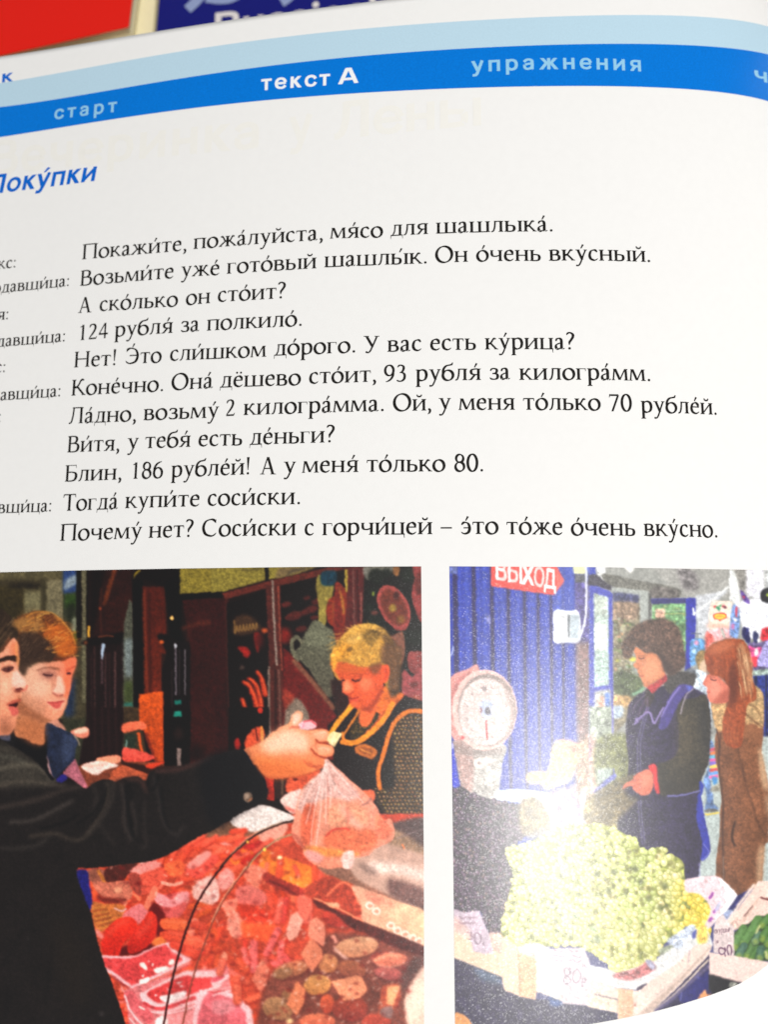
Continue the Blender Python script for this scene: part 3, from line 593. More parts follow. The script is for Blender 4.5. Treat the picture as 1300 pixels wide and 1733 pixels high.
A.Q([(1078, 238), (1108, 240), (1104, 356), (1084, 356)], (124, 104, 98), n=N3); A.E(1090, 150, 30, 40, (34, 20, 18), soft=3)
A.Q([(1166, -10), (1310, -10), (1310, 310), (1166, 350)], (50, 14, 12), n=N2); A.E(1200, 270, 50, 60, (24, 8, 8), soft=6)
# behind the hand
A.at(360, 1200, s)
A.Q([(96, -10), (345, -10), (345, 260), (96, 260)], (14, 7, 8), n=N1)
A.P([(196, 200), (235, 130), (290, 108), (312, 130), (306, 190), (210, 246)], (206, 78, 48), n=N2); A.L([(262, 110), (272, 190)], 7, (60, 14, 12)); A.L([(300, 110), (300, 190)], 18, (214, 130, 60)); A.E(150, 215, 18, 40, (160, 34, 28), soft=1.5); A.E(290, 8, 16, 18, (190, 46, 30))
A.Q([(318, 400), (375, 400), (378, 560), (330, 555)], (186, 48, 34), n=N2); A.Q([(376, 400), (450, 400), (450, 540), (380, 550)], (50, 28, 24), n=N2); A.L([(425, 415), (425, 520)], 14, (96, 70, 56), soft=1)
A.P([(455, 430), (560, 400), (660, 370), (600, 470), (530, 500), (456, 512)], (220, 88, 58), n=N2); A.E(505, 428, 16, 12, (70, 20, 16), soft=1); A.P([(412, 560), (455, 518), (540, 490), (530, 560), (500, 645), (440, 600)], (238, 190, 178), n=N1); A.L([(450, 600), (500, 625)], 18, (214, 96, 80), soft=2)
# counter
A.at(360, 1200, s)
A.Q([(-900, 920), (100, 690), (500, 640), (1310, 640), (1310, 2400), (-900, 2400)], (190, 66, 44), n=N2)
A.Q([(820, 740), (1310, 700), (1310, 1270), (1000, 1200), (640, 990)], (150, 104, 86), n=N2)
A.P([(-60, 770), (110, 685), (260, 750), (210, 815), (60, 800)], (112, 76, 56), n=N2)
A.P([(250, 760), (450, 700), (420, 790), (330, 820)], (226, 150, 130), n=N1); A.P([(30, 780), (130, 800), (170, 830), (60, 830)], (240, 170, 160), n=N1)
A.P([(104, 690), (245, 602), (325, 588), (500, 655), (492, 690), (380, 712), (250, 752)], (226, 208, 200), n=N1); A.L([(240, 650), (290, 655), (350, 662)], 5, (170, 150, 140), a=.6, soft=1.2)
A.P([(90, 860), (200, 830), (330, 860), (540, 940), (760, 1010), (860, 1060), (740, 1120), (500, 1080), (260, 1000), (120, 940)], (236, 106, 42), n=N2, c2=(240, 128, 44))
A.P([(150, 830), (240, 800), (340, 830), (300, 870), (200, 860)], (178, 36, 34), n=N2, soft=1.5)
# meat scattered over the counter
cap = [(226, 78, 48), (214, 62, 44), (232, 110, 78), (220, 98, 84), (196, 48, 36), (236, 140, 110), (206, 74, 40), (216, 88, 70)]
def chunk(x, y):
    c = jit(cap[rng.integers(len(cap))] if rng.random() < .3 else (218, 76, 50), 8); a_ = math.sin(x * .021 + y * .013) * .9 - 1.0 + rng.normal(0, .22); l = 7 + rng.random() * 12; w_ = 7 + rng.random() * 3
    A.o = (0, 0); A.s = 1.0
    dx, dy = math.cos(a_) * l, math.sin(a_) * l
    A.L([(x - dx + 1.3, y - dy + 2.2), (x + dx + 1.3, y + dy + 2.2)], w_, (150, 34, 24), soft=1.6, a=.6)
    A.L([(x - dx, y - dy), (x + dx, y + dy)], w_, c, soft=1.1, n=[(2, .05), (4, .06)])
    A.L([(x - dx * .7 - 1, y - dy * .7 - 1.2), (x + dx * .6 - 1, y + dy * .6 - 1.2)], w_ * .3, tuple(min(255, q * 1.12 + 14) for q in c), soft=1.5, a=.55)
reg = [(150, 1470), (300, 1440), (400, 1400), (470, 1440), (560, 1480), (640, 1560), (700, 1640), (700, 1812), (190, 1812), (160, 1600)]
A.at(0, 0, 1); A.scatter(reg, 330, chunk)
A.at(0, 0, 1); A.scatter([(240, 1440), (400, 1400), (450, 1450), (430, 1500), (160, 1560), (150, 1475)], 60, chunk)
A.at(0, 1463, s)
A.P([(520, 40), (640, 30), (640, 110), (560, 110)], (150, 84, 66), n=N2); A.L([(600, 40), (640, 110)], 20, (190, 110, 50), n=N2)
A.P([(640, 30), (720, 5), (840, -5), (800, 50), (740, 100), (650, 108)], (76, 32, 26), n=N2)
A.P([(566, 100), (650, 110), (790, 100), (805, 200), (720, 235), (600, 180)], (192, 104, 82), n=N2); A.P([(590, 190), (660, 200), (780, 210), (720, 240), (620, 230)], (110, 36, 28), n=N2, soft=2); A.E(720, 155, 26, 20, (232, 150, 116), soft=1.5)
A.P([(556, 235), (640, 240), (760, 250), (740, 330), (660, 390), (585, 400)], (180, 98, 48), n=N2)
for i_ in range(9): A.L([(560 + i_ * 6, 270 + i_ * 15), (640 + i_ * 10, 262 + i_ * 12)], 7, [(206, 134, 58), (126, 50, 26)][i_ % 2], soft=1.3, a=.8)
A.L([(700, 270), (740, 285), (770, 270)], 10, (220, 170, 170), soft=1)
A.P([(780, 60), (850, 60), (960, 20), (1000, 70), (960, 130), (860, 190), (800, 140)], (218, 82, 62), n=N2); A.Q([(786, 45), (880, -30), (985, -10), (985, 15), (850, 62)], (232, 134, 124), n=N1, soft=1.2); A.P([(786, 60), (850, 60), (860, 190), (800, 140)], (150, 60, 48), n=N2, soft=1.2)
A.P([(1000, 0), (1110, -20), (1120, 60), (1040, 70)], (226, 92, 54), n=N2); A.L([(990, 110), (1050, 125), (1110, 110)], 20, (240, 150, 128), n=N1)
A.P([(1140, 0), (1300, -60), (1330, -20), (1220, 80), (1140, 60)], (224, 76, 62), n=N2); A.P([(1140, 5), (1200, 20), (1290, -60), (1250, -80)], (236, 140, 130), soft=1.2)
A.P([(1175, 150), (1220, 100), (1300, 70), (1340, 140), (1310, 240), (1230, 230), (1180, 200)], (236, 172, 160), n=N2); A.L([(1240, 150), (1290, 190)], 14, (252, 224, 210), soft=1.5)
A.P([(925, 175), (1000, 185), (1140, 165), (1160, 210), (1095, 322), (1010, 320), (960, 240)], (206, 84, 80), n=N1); A.P([(930, 170), (985, 178), (1050, 215), (1100, 170), (1148, 168), (1140, 215), (1040, 262), (960, 238)], (230, 138, 138), n=N1)
A.P([(905, 262), (960, 240), (1012, 322), (1000, 450), (960, 440)], (96, 16, 16), soft=2)
A.P([(975, 370), (1010, 335), (1080, 332), (1140, 350), (1140, 395), (1040, 405)], (222, 88, 52), n=N1); A.L([(1000, 430), (1130, 450)], 50, (208, 72, 44), n=N1); A.L([(1100, 470), (1240, 500)], 44, (224, 92, 62), n=N1); A.L([(1190, 350), (1170, 410), (1160, 440)], 44, (232, 122, 98), n=N1)
A.P([(930, 470), (980, 440), (1020, 480), (980, 520), (935, 510)], (228, 112, 56), n=N1); A.L([(1220, 400), (1300, 420)], 60, (214, 78, 42), n=N1)
A.P([(700, 560), (740, 500), (900, 480), (950, 510), (900, 545), (800, 560)], (84, 14, 14), soft=2.5)
A.P([(745, 320), (790, 270), (860, 240), (905, 290), (870, 350), (800, 370)], (218, 112, 112), n=N1)
A.P([(620, 520), (628, 430), (680, 360), (750, 322), (815, 330), (838, 380), (800, 440), (745, 495), (722, 560), (660, 575)], (220, 50, 30), n=N1, c2=(192, 34, 24)); A.L([(660, 430), (720, 365), (780, 345)], 18, (238, 96, 74), soft=4, a=.7)
A.P([(778, 500), (810, 420), (880, 330), (910, 285), (950, 310), (962, 380), (935, 460), (880, 515), (820, 542), (786, 540)], (212, 52, 34), n=N1, c2=(176, 32, 24)); A.L([(840, 440), (900, 370), (925, 330)], 16, (232, 96, 80), soft=4, a=.7)
A.P([(880, 245), (930, 140), (966, 138), (960, 180), (905, 275)], (228, 114, 88), n=N1)
A.L([(590, 410), (620, 440)], 30, (230, 130, 120), soft=2)
def tray(outer, rim, inner, col, seed):
    A.P(outer, rim, n=[(2, .03)]); A.P(inner, col, n=N2, soft=1.2)
tray([(560, 560), (800, 560), (900, 520), (1010, 480), (1070, 485), (1150, 540), (1165, 570), (1140, 600), (830, 750), (780, 742), (680, 675)], (240, 176, 178), [(590, 575), (800, 572), (920, 520), (1020, 492), (1060, 520), (1100, 565), (1090, 600), (830, 728), (790, 725), (690, 655)], (214, 66, 66), 1)
A.P([(1020, 486), (1070, 490), (1110, 530), (1130, 560), (1080, 550), (1040, 520)], (240, 200, 200), soft=1.5, n=N2)
for p_ in ([(852, 605), (880, 600), (900, 630), (895, 645), (860, 625)], [(940, 640), (1010, 620), (1030, 635), (960, 665)], [(1040, 585), (1065, 580), (1060, 610), (1030, 610)], [(862, 672), (880, 670), (874, 690)], [(905, 585), (915, 590), (905, 600)], [(925, 605), (940, 605), (930, 625)], [(850, 705), (910, 690), (900, 720), (860, 728)]):
    A.P(p_, (255, 236, 226), soft=.8, a=.95)
A.L([(690, 680), (790, 762), (840, 762), (1150, 612)], 8, (150, 50, 56), soft=1); A.L([(740, 740), (800, 775), (1160, 600)], 6, (230, 160, 160), soft=1)
A.P([(760, 790), (800, 755), (1150, 650), (1300, 640), (1400, 660), (1400, 1400), (880, 1400), (780, 900)], (222, 120, 120), n=N2)
tray([(855, 790), (900, 765), (1100, 665), (1170, 650), (1340, 660), (1340, 760), (1180, 850), (1010, 905), (950, 900), (880, 850)], (242, 186, 186), [(895, 790), (960, 750), (1120, 680), (1190, 690), (1330, 690), (1330, 730), (1190, 790), (1000, 845), (950, 840)], (206, 58, 58), 2)
A.L([(880, 850), (990, 880), (1170, 820), (1340, 770)], 26, (196, 62, 66), n=N2, soft=1); A.L([(860, 800), (920, 850), (990, 862), (1170, 800), (1340, 740)], 8, (246, 200, 200)); A.L([(820, 800), (870, 880), (960, 905), (1060, 905), (1340, 815)], 9, (246, 196, 196))
for p_ in ([(980, 805), (1060, 790), (1130, 770), (1130, 805), (1030, 842), (985, 830)], [(1015, 750), (1040, 770), (1035, 780)], [(1090, 735), (1130, 745), (1105, 750)], [(945, 795), (965, 800), (950, 808)], [(1070, 720), (1120, 715), (1090, 730)]):
    A.P(p_, (252, 226, 224), soft=.8, n=N2)
A.P([(762, 830), (765, 780), (810, 770), (850, 830), (930, 910), (920, 975), (860, 940)], (220, 96, 100), n=N2); A.L([(762, 800), (800, 900), (870, 980)], 10, (246, 200, 200)); A.L([(850, 870), (880, 885)], 10, (255, 230, 220), soft=.8); A.L([(790, 940), (850, 1010)], 9, (240, 190, 190))
A.P([(1020, 930), (1180, 880), (1400, 820), (1460, 850), (1500, 1000), (1500, 1300), (1000, 1300), (950, 1000)], (226, 130, 130), n=[(2, .08), (4, .12), (8, .08)]); A.P([(960, 940), (1010, 925), (1020, 975), (950, 990)], (250, 214, 210), n=N2)
A.E(600 * 1 + 0, 1100, 40, 30, (200, 60, 50))
# right half of the counter
A.at(150, 1460, 4.483)
for x0_, y0_, x1_, y1_, w_, c_1 in [(580, 462, 720, 470, 84, (222, 92, 52)), (610, 548, 720, 560, 76, (208, 70, 46)), (740, 585, 860, 610, 78, (222, 84, 58)), (700, 650, 800, 690, 70, (206, 66, 46)), (640, 620, 700, 640, 60, (196, 58, 40)), (860, 500, 900, 560, 70, (214, 78, 52)), (800, 470, 870, 480, 60, (204, 66, 46))]:
    A.L([(x0_ + 6, y0_ + 12), (x1_ + 6, y1_ + 12)], w_, (120, 24, 20), soft=1.6, a=.6); A.L([(x0_, y0_), (x1_, y1_)], w_, c_1, n=N1, soft=.9); A.L([(x0_, y0_ - w_ * .22), (x1_, y1_ - w_ * .22)], w_ * .2, tuple(min(255, q + 26) for q in c_1), soft=1.6, a=.7)
A.at(360, 1463, s)
A.P([(0, 790), (110, 785), (200, 850), (245, 930), (235, 1250), (-100, 1250), (-100, 800)], (240, 184, 186), n=N1); A.P([(-60, 820), (90, 810), (170, 870), (205, 940), (195, 1250), (-100, 1250)], (214, 96, 104), n=[(2, .08), (4, .12), (8, .1)]); A.P([(0, 835), (100, 825), (140, 880), (60, 920), (0, 900)], (224, 130, 136), soft=2, n=N2)
A.P([(0, 690), (90, 670), (95, 695), (0, 745)], (244, 190, 190), n=N1); A.P([(0, 690), (70, 680), (60, 700), (0, 722)], (216, 84, 96)); A.L([(0, 770), (60, 760), (110, 748)], 12, (230, 150, 150)); A.L([(0, 800), (110, 770)], 8, (250, 206, 206))
A.P([(150, 140), (230, 125), (310, 165), (332, 215), (280, 256), (190, 250), (140, 210)], (226, 116, 104), n=N1, c2=(212, 92, 84)); A.P([(190, 60), (230, 0), (320, 30), (300, 90), (270, 150), (215, 100)], (228, 120, 96), n=N1)
A.P([(30, 80), (80, 20), (130, 60), (120, 120), (70, 160), (35, 130)], (234, 140, 130), n=N2); A.E(15, 190, 26, 40, (244, 190, 180), n=N2)
A.P([(95, 330), (150, 290), (192, 330), (180, 430), (130, 450), (95, 400)], (234, 136, 116), n=N2); A.P([(60, 230), (150, 210), (140, 280), (120, 340), (70, 280)], (232, 122, 100), n=N2)
A.P([(180, 345), (300, 360), (430, 380), (400, 450), (250, 470), (185, 430)], (234, 84, 46), n=N2, soft=2); A.P([(165, 250), (290, 260), (380, 330), (300, 350), (180, 340)], (204, 54, 34), n=N2, soft=2)
for x0_, y0_, x1_, y1_, w_, c_1 in [(420, 220, 395, 340, 44, (226, 88, 70)), (450, 210, 430, 340, 30, (206, 60, 50)), (560, 190, 568, 320, 86, (228, 98, 80)), (400, 400, 330, 540, 44, (226, 92, 88)), (250, 480, 250, 640, 50, (224, 94, 90)), (190, 520, 210, 600, 36, (228, 96, 88)), (420, 480, 410, 600, 42, (224, 90, 84)), (80, 500, 200, 640, 46, (210, 76, 48)), (60, 590, 40, 660, 44, (226, 98, 76)), (20, 520, 60, 500, 40, (200, 66, 40)), (150, 700, 150, 830, 52, (220, 92, 66)), (120, 700, 220, 720, 34, (206, 80, 56)), (210, 830, 290, 800, 40, (222, 90, 60)), (440, 560, 480, 620, 36, (214, 78, 74)), (370, 600, 470, 640, 40, (218, 84, 80))]:
    A.L([(x0_ + 6, y0_ + 8), (x1_ + 6, y1_ + 8)], w_, (140, 28, 22), soft=1.6, a=.7); A.L([(x0_, y0_), (x1_, y1_)], w_, c_1, n=N2, soft=.9); A.L([(x0_ - 6, y0_), (x1_ - 6, y1_)], 8, tuple(min(255, q + 26) for q in c_1), soft=1.6, a=.7)
# deli mounds and price cards on the right
A.P([(680, 430), (900, 420), (1200, 470), (1300, 540), (1300, 1250), (350, 1250), (330, 700), (600, 560)], (124, 62, 50), n=N2, soft=3)
for x_, y_, rx_, ry_, r_, c_1, c_2 in [(880, 505, 135, 62, -8, (212, 156, 118), (186, 116, 84)), (1090, 590, 125, 60, 6, (150, 70, 58), (130, 60, 56)), (1085, 582, 105, 42, -4, (226, 136, 104), (200, 96, 76)), (1075, 665, 90, 40, 10, (196, 100, 88), (150, 66, 66)), (705, 605, 62, 58, -20, (212, 142, 98), (176, 100, 60)), (480, 640, 110, 46, -14, (206, 120, 84), (150, 88, 60)), (430, 665, 62, 34, -14, (156, 108, 76), (130, 82, 56)), (640, 735, 86, 62, -8, (212, 148, 88), (180, 110, 60)), (850, 640, 90, 52, 14, (170, 98, 66), (140, 70, 56)), (400, 880, 96, 70, 10, (178, 128, 88), (140, 90, 62)), (700, 850, 44, 60, 0, (208, 92, 56), (170, 60, 44)), (840, 880, 110, 80, 0, (176, 70, 48), (120, 44, 40)), (640, 960, 110, 50, 0, (220, 120, 84), (190, 80, 60)), (760, 330, 100, 50, 14, (206, 66, 46), (150, 44, 38)), (1000, 960, 90, 50, 0, (190, 76, 56), (150, 50, 40)), (470, 800, 50, 40, 0, (150, 100, 66), (120, 76, 54))]:
    A.E(x_ + 4, y_ + 12, rx_, ry_, (80, 34, 30), rot=r_, soft=2.5, a=.7); A.E(x_, y_, rx_, ry_, c_1, rot=r_, n=[(2, .08), (4, .09)], c2=c_2, soft=1)
A.L([(980, 590), (1060, 560), (1150, 560)], 8, (240, 180, 140), soft=1.2, a=.8); A.L([(1000, 610), (1090, 625), (1180, 600)], 7, (240, 176, 150), soft=1.2, a=.8)
A.P([(740, 500), (790, 545), (830, 575), (800, 575), (750, 530)], (236, 176, 160), soft=1.5); A.L([(735, 440), (752, 470)], 26, (232, 150, 130), soft=1)
A.E(470, 955, 22, 14, (250, 214, 150), soft=2)
def card(pts, col):
    A.Q([(x + 5, y + 9) for x, y in pts], (96, 34, 26), soft=2, a=.6); A.Q(pts, col, n=[(1, .03), (2, .04), (4, .04)], soft=.8)
    P_ = np.array(pts, float); c0 = P_.mean(0)
    for k_ in range(-1, 2):
        q_ = c0 + np.array([0, k_ * 22]); A.L([tuple(q_ - [20, -6]), tuple(q_ + [22, -8])], 5, tuple(v_ * .78 for v_ in col), soft=.9, a=.55)
card([(525, 190), (560, 176), (602, 186), (612, 270), (570, 350), (525, 290)], (226, 102, 82)); card([(445, 430), (475, 310), (520, 288), (556, 340), (515, 440), (470, 470)], (228, 152, 132)); card([(590, 345), (635, 320), (680, 360), (690, 410), (680, 500), (620, 470), (582, 430)], (228, 132, 106))
card([(536, 545), (600, 450), (668, 515), (672, 570), (608, 660)], (222, 124, 92)); card([(722, 712), (880, 680), (915, 690), (948, 765), (900, 818), (800, 832)], (228, 142, 104)); card([(238, 700), (298, 575), (350, 640), (322, 735), (292, 786)], (218, 112, 88)); card([(452, 850), (512, 708), (566, 762), (560, 840), (514, 926)], (216, 120, 82))
A.P([(1030, 770), (1060, 735), (1150, 738), (1130, 860), (1020, 930)], (172, 76, 52), n=N1); A.Q([(1068, 742), (1150, 738), (1100, 865), (1062, 850)], (230, 158, 110), n=N1); A.P([(1030, 880), (1100, 870), (1090, 940), (1030, 920)], (130, 96, 92), n=N2)
A.P([(1300, 600), (1235, 680), (1180, 790), (1168, 880), (1190, 1000), (1220, 1250), (1400, 1250), (1400, 600)], (246, 204, 184), n=[(8, .02)], soft=1)
A.L([(1230, 680), (1176, 800), (1166, 900), (1200, 1020)], 16, (110, 66, 54), soft=2.5, a=.7)
A.Q([(1288, 520), (1310, 520), (1310, 620), (1270, 640), (1160, 800), (1140, 700), (1200, 600)], (92, 58, 54), n=N2, soft=3)
# wet shine and gaps between the pieces
A.at(0, 0, 1)
def gap(x, y):
    A.P([(x - 3 - rng.random() * 4, y), (x, y - 2 - rng.random() * 2), (x + 4 + rng.random() * 3, y + 1), (x, y + 3)], (112, 24, 22), soft=1.3, a=.5)
def shine(x, y):
    a_ = rng.normal(-.6, .5); l = 2 + rng.random() * 4
    A.L([(x, y), (x + math.cos(a_) * l, y + math.sin(a_) * l)], 1.6 + rng.random() * 1.6, (255, 214, 196), soft=.8, a=.5)
A.scatter([(170, 1470), (300, 1440), (470, 1440), (600, 1540), (700, 1640), (700, 1790), (430, 1790), (400, 1650), (300, 1560)], 130, gap)
A.scatter([(170, 1470), (300, 1440), (470, 1440), (600, 1540), (700, 1640), (700, 1790), (430, 1790), (400, 1650), (300, 1560)], 190, shine)
A.at(360, 1463, s)
# seen through the glass of the counter: softer
_b = blur(A.a, 1.2)
_y, _x = np.mgrid[0:A.h, 0:A.w]; _m = (((_x + A.x0) > 300 - ((_y + A.y0) - 1450) * .12) & ((_y + A.y0) > 1400)).astype(np.float32)
_m = blur(_m, 8)[..., None] * .85
_h = 1 + .05 * blur(A.noise[16], 6)[..., None]
A.a = A.a * (1 - _m) + (_b * .94 + np.array((236, 150, 120)) * .06) * _h * _m
# glass edge and lid strip of the counter
A.P([(640, -20), (860, 10), (1010, 110), (1300, 200), (1300, 310), (1020, 200), (900, 140), (690, 60)], (142, 96, 78), n=N2, soft=2)
A.P([(830, -200), (1010, -180), (1310, -230), (1310, 300), (1130, 215), (1000, 150), (900, 100), (840, 20)], (196, 154, 136), n=[(4, .05), (8, .06), (16, .05)], soft=2)
A.P([(1070, 110), (1110, 90), (1300, 160), (1300, 300), (1140, 220), (1080, 180)], (116, 80, 74), n=N2, soft=3); A.P([(980, -20), (1310, 40), (1310, 110), (1160, 60), (980, 40)], (238, 208, 194), soft=5, n=N1); A.P([(880, -10), (960, 10), (1010, 60), (960, 60)], (140, 110, 100), n=N2, soft=4)
A.P([(960, -230), (1120, -260), (1310, -280), (1310, -100), (1180, -130), (1000, -200)], (84, 62, 60), n=N2, soft=2); A.P([(900, -200), (1100, -220), (1310, -90), (1310, -60), (1100, -120)], (150, 116, 92), n=N2, soft=3)
A.L([(1130, -160), (1310, -230)], 8, (140, 116, 116), a=.6); A.L([(1160, -120), (1170, -100)], 10, (240, 130, 80))
A.P([(320, 45), (420, 90), (570, 160), (520, 192), (400, 150), (310, 95)], (156, 50, 40), n=N2, soft=1.6); A.L([(350, 100), (440, 140), (500, 180)], 16, (96, 30, 28), soft=2)
A.P([(560, 150), (700, 70), (800, 105), (870, 130), (930, 250), (820, 270), (700, 215), (600, 210)], (178, 66, 46), n=N2, soft=1.6); A.L([(700, 190), (760, 130), (810, 110), (860, 150), (900, 240)], 15, (228, 110, 78), soft=1.2); A.P([(690, 235), (765, 235), (770, 265), (710, 255)], (232, 168, 130), n=N1)
A.P([(850, 130), (960, 160), (1120, 220), (1310, 300), (1310, 505), (1150, 450), (1000, 390), (915, 345), (905, 250)], (228, 164, 134), n=[(2, .03), (8, .06), (16, .05)], c2=(238, 190, 150), d='x', soft=1.2); A.P([(930, 160), (1060, 200), (1120, 260), (960, 240)], (216, 116, 96), n=N2, soft=4, a=.6)
for x_, y_ in [(1088, 372), (1130, 402), (1176, 426), (1222, 448), (1262, 468), (960, 252), (1000, 285)]:
    A.E(x_, y_, 26, 24, (250, 222, 204), soft=.9); A.E(x_ + 2, y_ + 2, 15, 13, (216, 150, 122), soft=1)
A.P([(612, 212), (680, 240), (800, 300), (920, 350), (1130, 430), (1310, 510), (1310, 560), (1120, 510), (930, 420), (850, 390), (740, 300), (640, 262)], (86, 34, 30), n=N2, soft=1.5); A.L([(620, 205), (760, 265), (920, 345)], 8, (238, 150, 110), soft=1)
A.at(360, 1200, s)
A.L([(-360, 1700), (-345, 1640), (-305, 1480), (-255, 1290), (-180, 1130), (-80, 990), (50, 965), (110, 895), (200, 812), (300, 748), (400, 706), (500, 682)][6:], 15, (58, 34, 28), soft=.7); A.L([(110, 885), (200, 800), (300, 736), (420, 694)], 5, (190, 150, 120), soft=.8)
A.L([(205, 978), (260, 905), (330, 842), (400, 795), (490, 764)], 12, (170, 130, 96), soft=.8); A.L([(198, 978), (256, 900), (326, 836)], 4, (80, 40, 30))
A.E(410, 908, 16, 12, (255, 244, 190), soft=1.4); A.E(318, 858, 9, 10, (255, 214, 90), soft=1); A.E(212, 812, 8, 9, (240, 190, 80), soft=1)
A.L([(60, 960), (0, 1035), (-80, 1160), (-140, 1290), (-200, 1470), (-250, 1660), (-290, 1870), (-310, 1990), (-330, 2200)], 14, (52, 18, 16), soft=.7)
A.L([(215, 965), (140, 1060), (60, 1180), (0, 1300), (-60, 1460), (-110, 1600), (-150, 1760), (-190, 1960), (-215, 2150)], 10, (128, 62, 48), soft=.8); A.L([(205, 965), (130, 1060), (50, 1180), (-8, 1300)], 4, (236, 190, 150), soft=.8)
# bag of meat
bag = [(685, 298), (745, 345), (840, 430), (935, 515), (1000, 590), (1040, 680), (1085, 668), (1112, 740), (1098, 800), (1030, 835), (985, 860), (950, 895), (862, 912), (850, 972), (795, 968), (700, 975), (620, 948), (565, 895), (552, 850), (500, 800), (480, 740), (500, 660), (512, 585), (560, 470), (672, 372)]
A.P(bag, (228, 156, 132), n=[(2, .04), (4, .06), (8, .05)], soft=.9, c2=(226, 132, 104))
A.P([(682, 300), (740, 350), (820, 430), (900, 530), (820, 560), (700, 540), (560, 620), (515, 600), (560, 480), (660, 380)], (214, 168, 158), n=N2, soft=2, a=.85)
A.P([(555, 600), (625, 590), (620, 780), (560, 840), (535, 760)], (220, 96, 66), n=N2, soft=2, a=.85); A.P([(700, 600), (900, 580), (960, 680), (900, 720), (720, 720)], (230, 150, 116), n=N2, soft=3, a=.8); A.P([(690, 760), (830, 720), (1000, 750), (990, 840), (880, 880), (700, 860)], (226, 110, 74), n=N2, soft=2.5, a=.9); A.P([(560, 838), (700, 850), (900, 880), (820, 900), (600, 890)], (232, 136, 72), n=N2, soft=2); A.P([(1000, 640), (1060, 690), (1100, 740), (1060, 790), (1000, 780)], (232, 120, 90), n=N2, soft=2)
A.L([(692, 775), (740, 738), (800, 728), (835, 735)], 9, (196, 54, 46), soft=1); A.L([(790, 600), (850, 680), (900, 720)], 40, (236, 176, 158), soft=4, a=.7); A.L([(820, 600), (830, 700)], 14, (206, 96, 76), soft=2, a=.6); A.L([(490, 760), (530, 810), (560, 850)], 16, (150, 60, 50), soft=2, a=.8); A.L([(910, 590), (950, 570), (970, 540)], 10, (140, 90, 84), soft=1.4)
for e_ in ([(686, 320), (640, 520), (610, 700), (600, 820)], [(688, 320), (670, 500), (650, 700), (632, 830)], [(690, 330), (692, 520), (690, 700)], [(692, 320), (740, 470), (840, 560)], [(700, 325), (800, 430), (920, 570)], [(680, 370), (590, 490), (540, 640)], [(676, 390), (620, 520), (570, 700)], [(690, 360), (720, 480), (720, 600)], [(685, 340), (655, 480), (630, 560)]):
    A.L(e_, 5, (250, 226, 218), soft=.9, a=.7)
for e_ in ([(660, 420), (620, 540), (590, 680)], [(700, 400), (706, 560), (700, 720)], [(730, 400), (790, 500)], [(850, 480), (900, 540)]):
    A.L(e_, 6, (176, 100, 90), soft=1.2, a=.55)
A.P([(795, 880), (862, 870), (852, 970), (795, 966)], (240, 196, 184), soft=1.2, n=N1); A.P([(560, 870), (600, 860), (680, 900), (640, 940), (590, 920)], (222, 150, 140), soft=2)
# reaching hand
hand = [(180, 262), (240, 226), (310, 190), (360, 145), (420, 108), (465, 88), (480, 50), (500, 20), (522, 10), (548, 26), (548, 60), (535, 92), (545, 122), (600, 128), (650, 122), (700, 130), (716, 160), (700, 196), (672, 206), (728, 222), (742, 250), (732, 284), (690, 298), (676, 350), (640, 372), (560, 402), (450, 422), (330, 418), (270, 350)]
A.P(hand, (238, 150, 106), n=[(2, .02), (8, .03)], soft=.9, c2=(224, 118, 72))
A.P([(300, 205), (380, 150), (470, 115), (560, 150), (600, 190), (580, 260), (460, 260), (330, 270)], (250, 204, 176), soft=7, a=.85); A.P([(490, 40), (520, 20), (540, 40), (520, 90), (490, 100)], (254, 206, 186), soft=3, a=.9)
A.P([(220, 300), (320, 290), (460, 310), (600, 330), (600, 385), (450, 412), (330, 408), (265, 345)], (226, 122, 66), soft=5, a=.8); A.P([(600, 140), (690, 140), (700, 180), (640, 190)], (246, 176, 142), soft=3, a=.8); A.P([(620, 222), (720, 232), (728, 270), (650, 276)], (244, 166, 128), soft=3, a=.8)
A.L([(632, 196), (660, 208), (700, 200)], 8, (178, 66, 38), soft=1.2); A.L([(600, 250), (640, 285), (688, 298)], 8, (184, 76, 46), soft=1.3); A.L([(590, 330), (640, 360), (676, 350)], 9, (190, 72, 48), soft=1.6, a=.8); A.L([(600, 150), (590, 200), (606, 260)], 8, (214, 120, 84), soft=2.5, a=.7); A.L([(480, 110), (530, 118)], 6, (200, 90, 70), soft=1.2); A.L([(300, 412), (460, 420), (600, 395)], 10, (170, 66, 36), soft=2, a=.8)
A.P([(524, 96), (548, 76), (590, 68), (625, 78), (636, 98), (618, 122), (560, 124), (530, 118)], (228, 176, 180), soft=.8); A.L([(560, 78), (600, 72), (632, 96)], 8, (206, 60, 66), soft=.9); A.L([(560, 92), (552, 112)], 6, (190, 110, 130), soft=.9)
A.Q([(716, 148), (740, 136), (792, 150), (744, 232), (696, 200)], (238, 208, 152), n=N1, soft=.8); A.L([(740, 160), (730, 215)], 8, (250, 232, 190), soft=1.5)
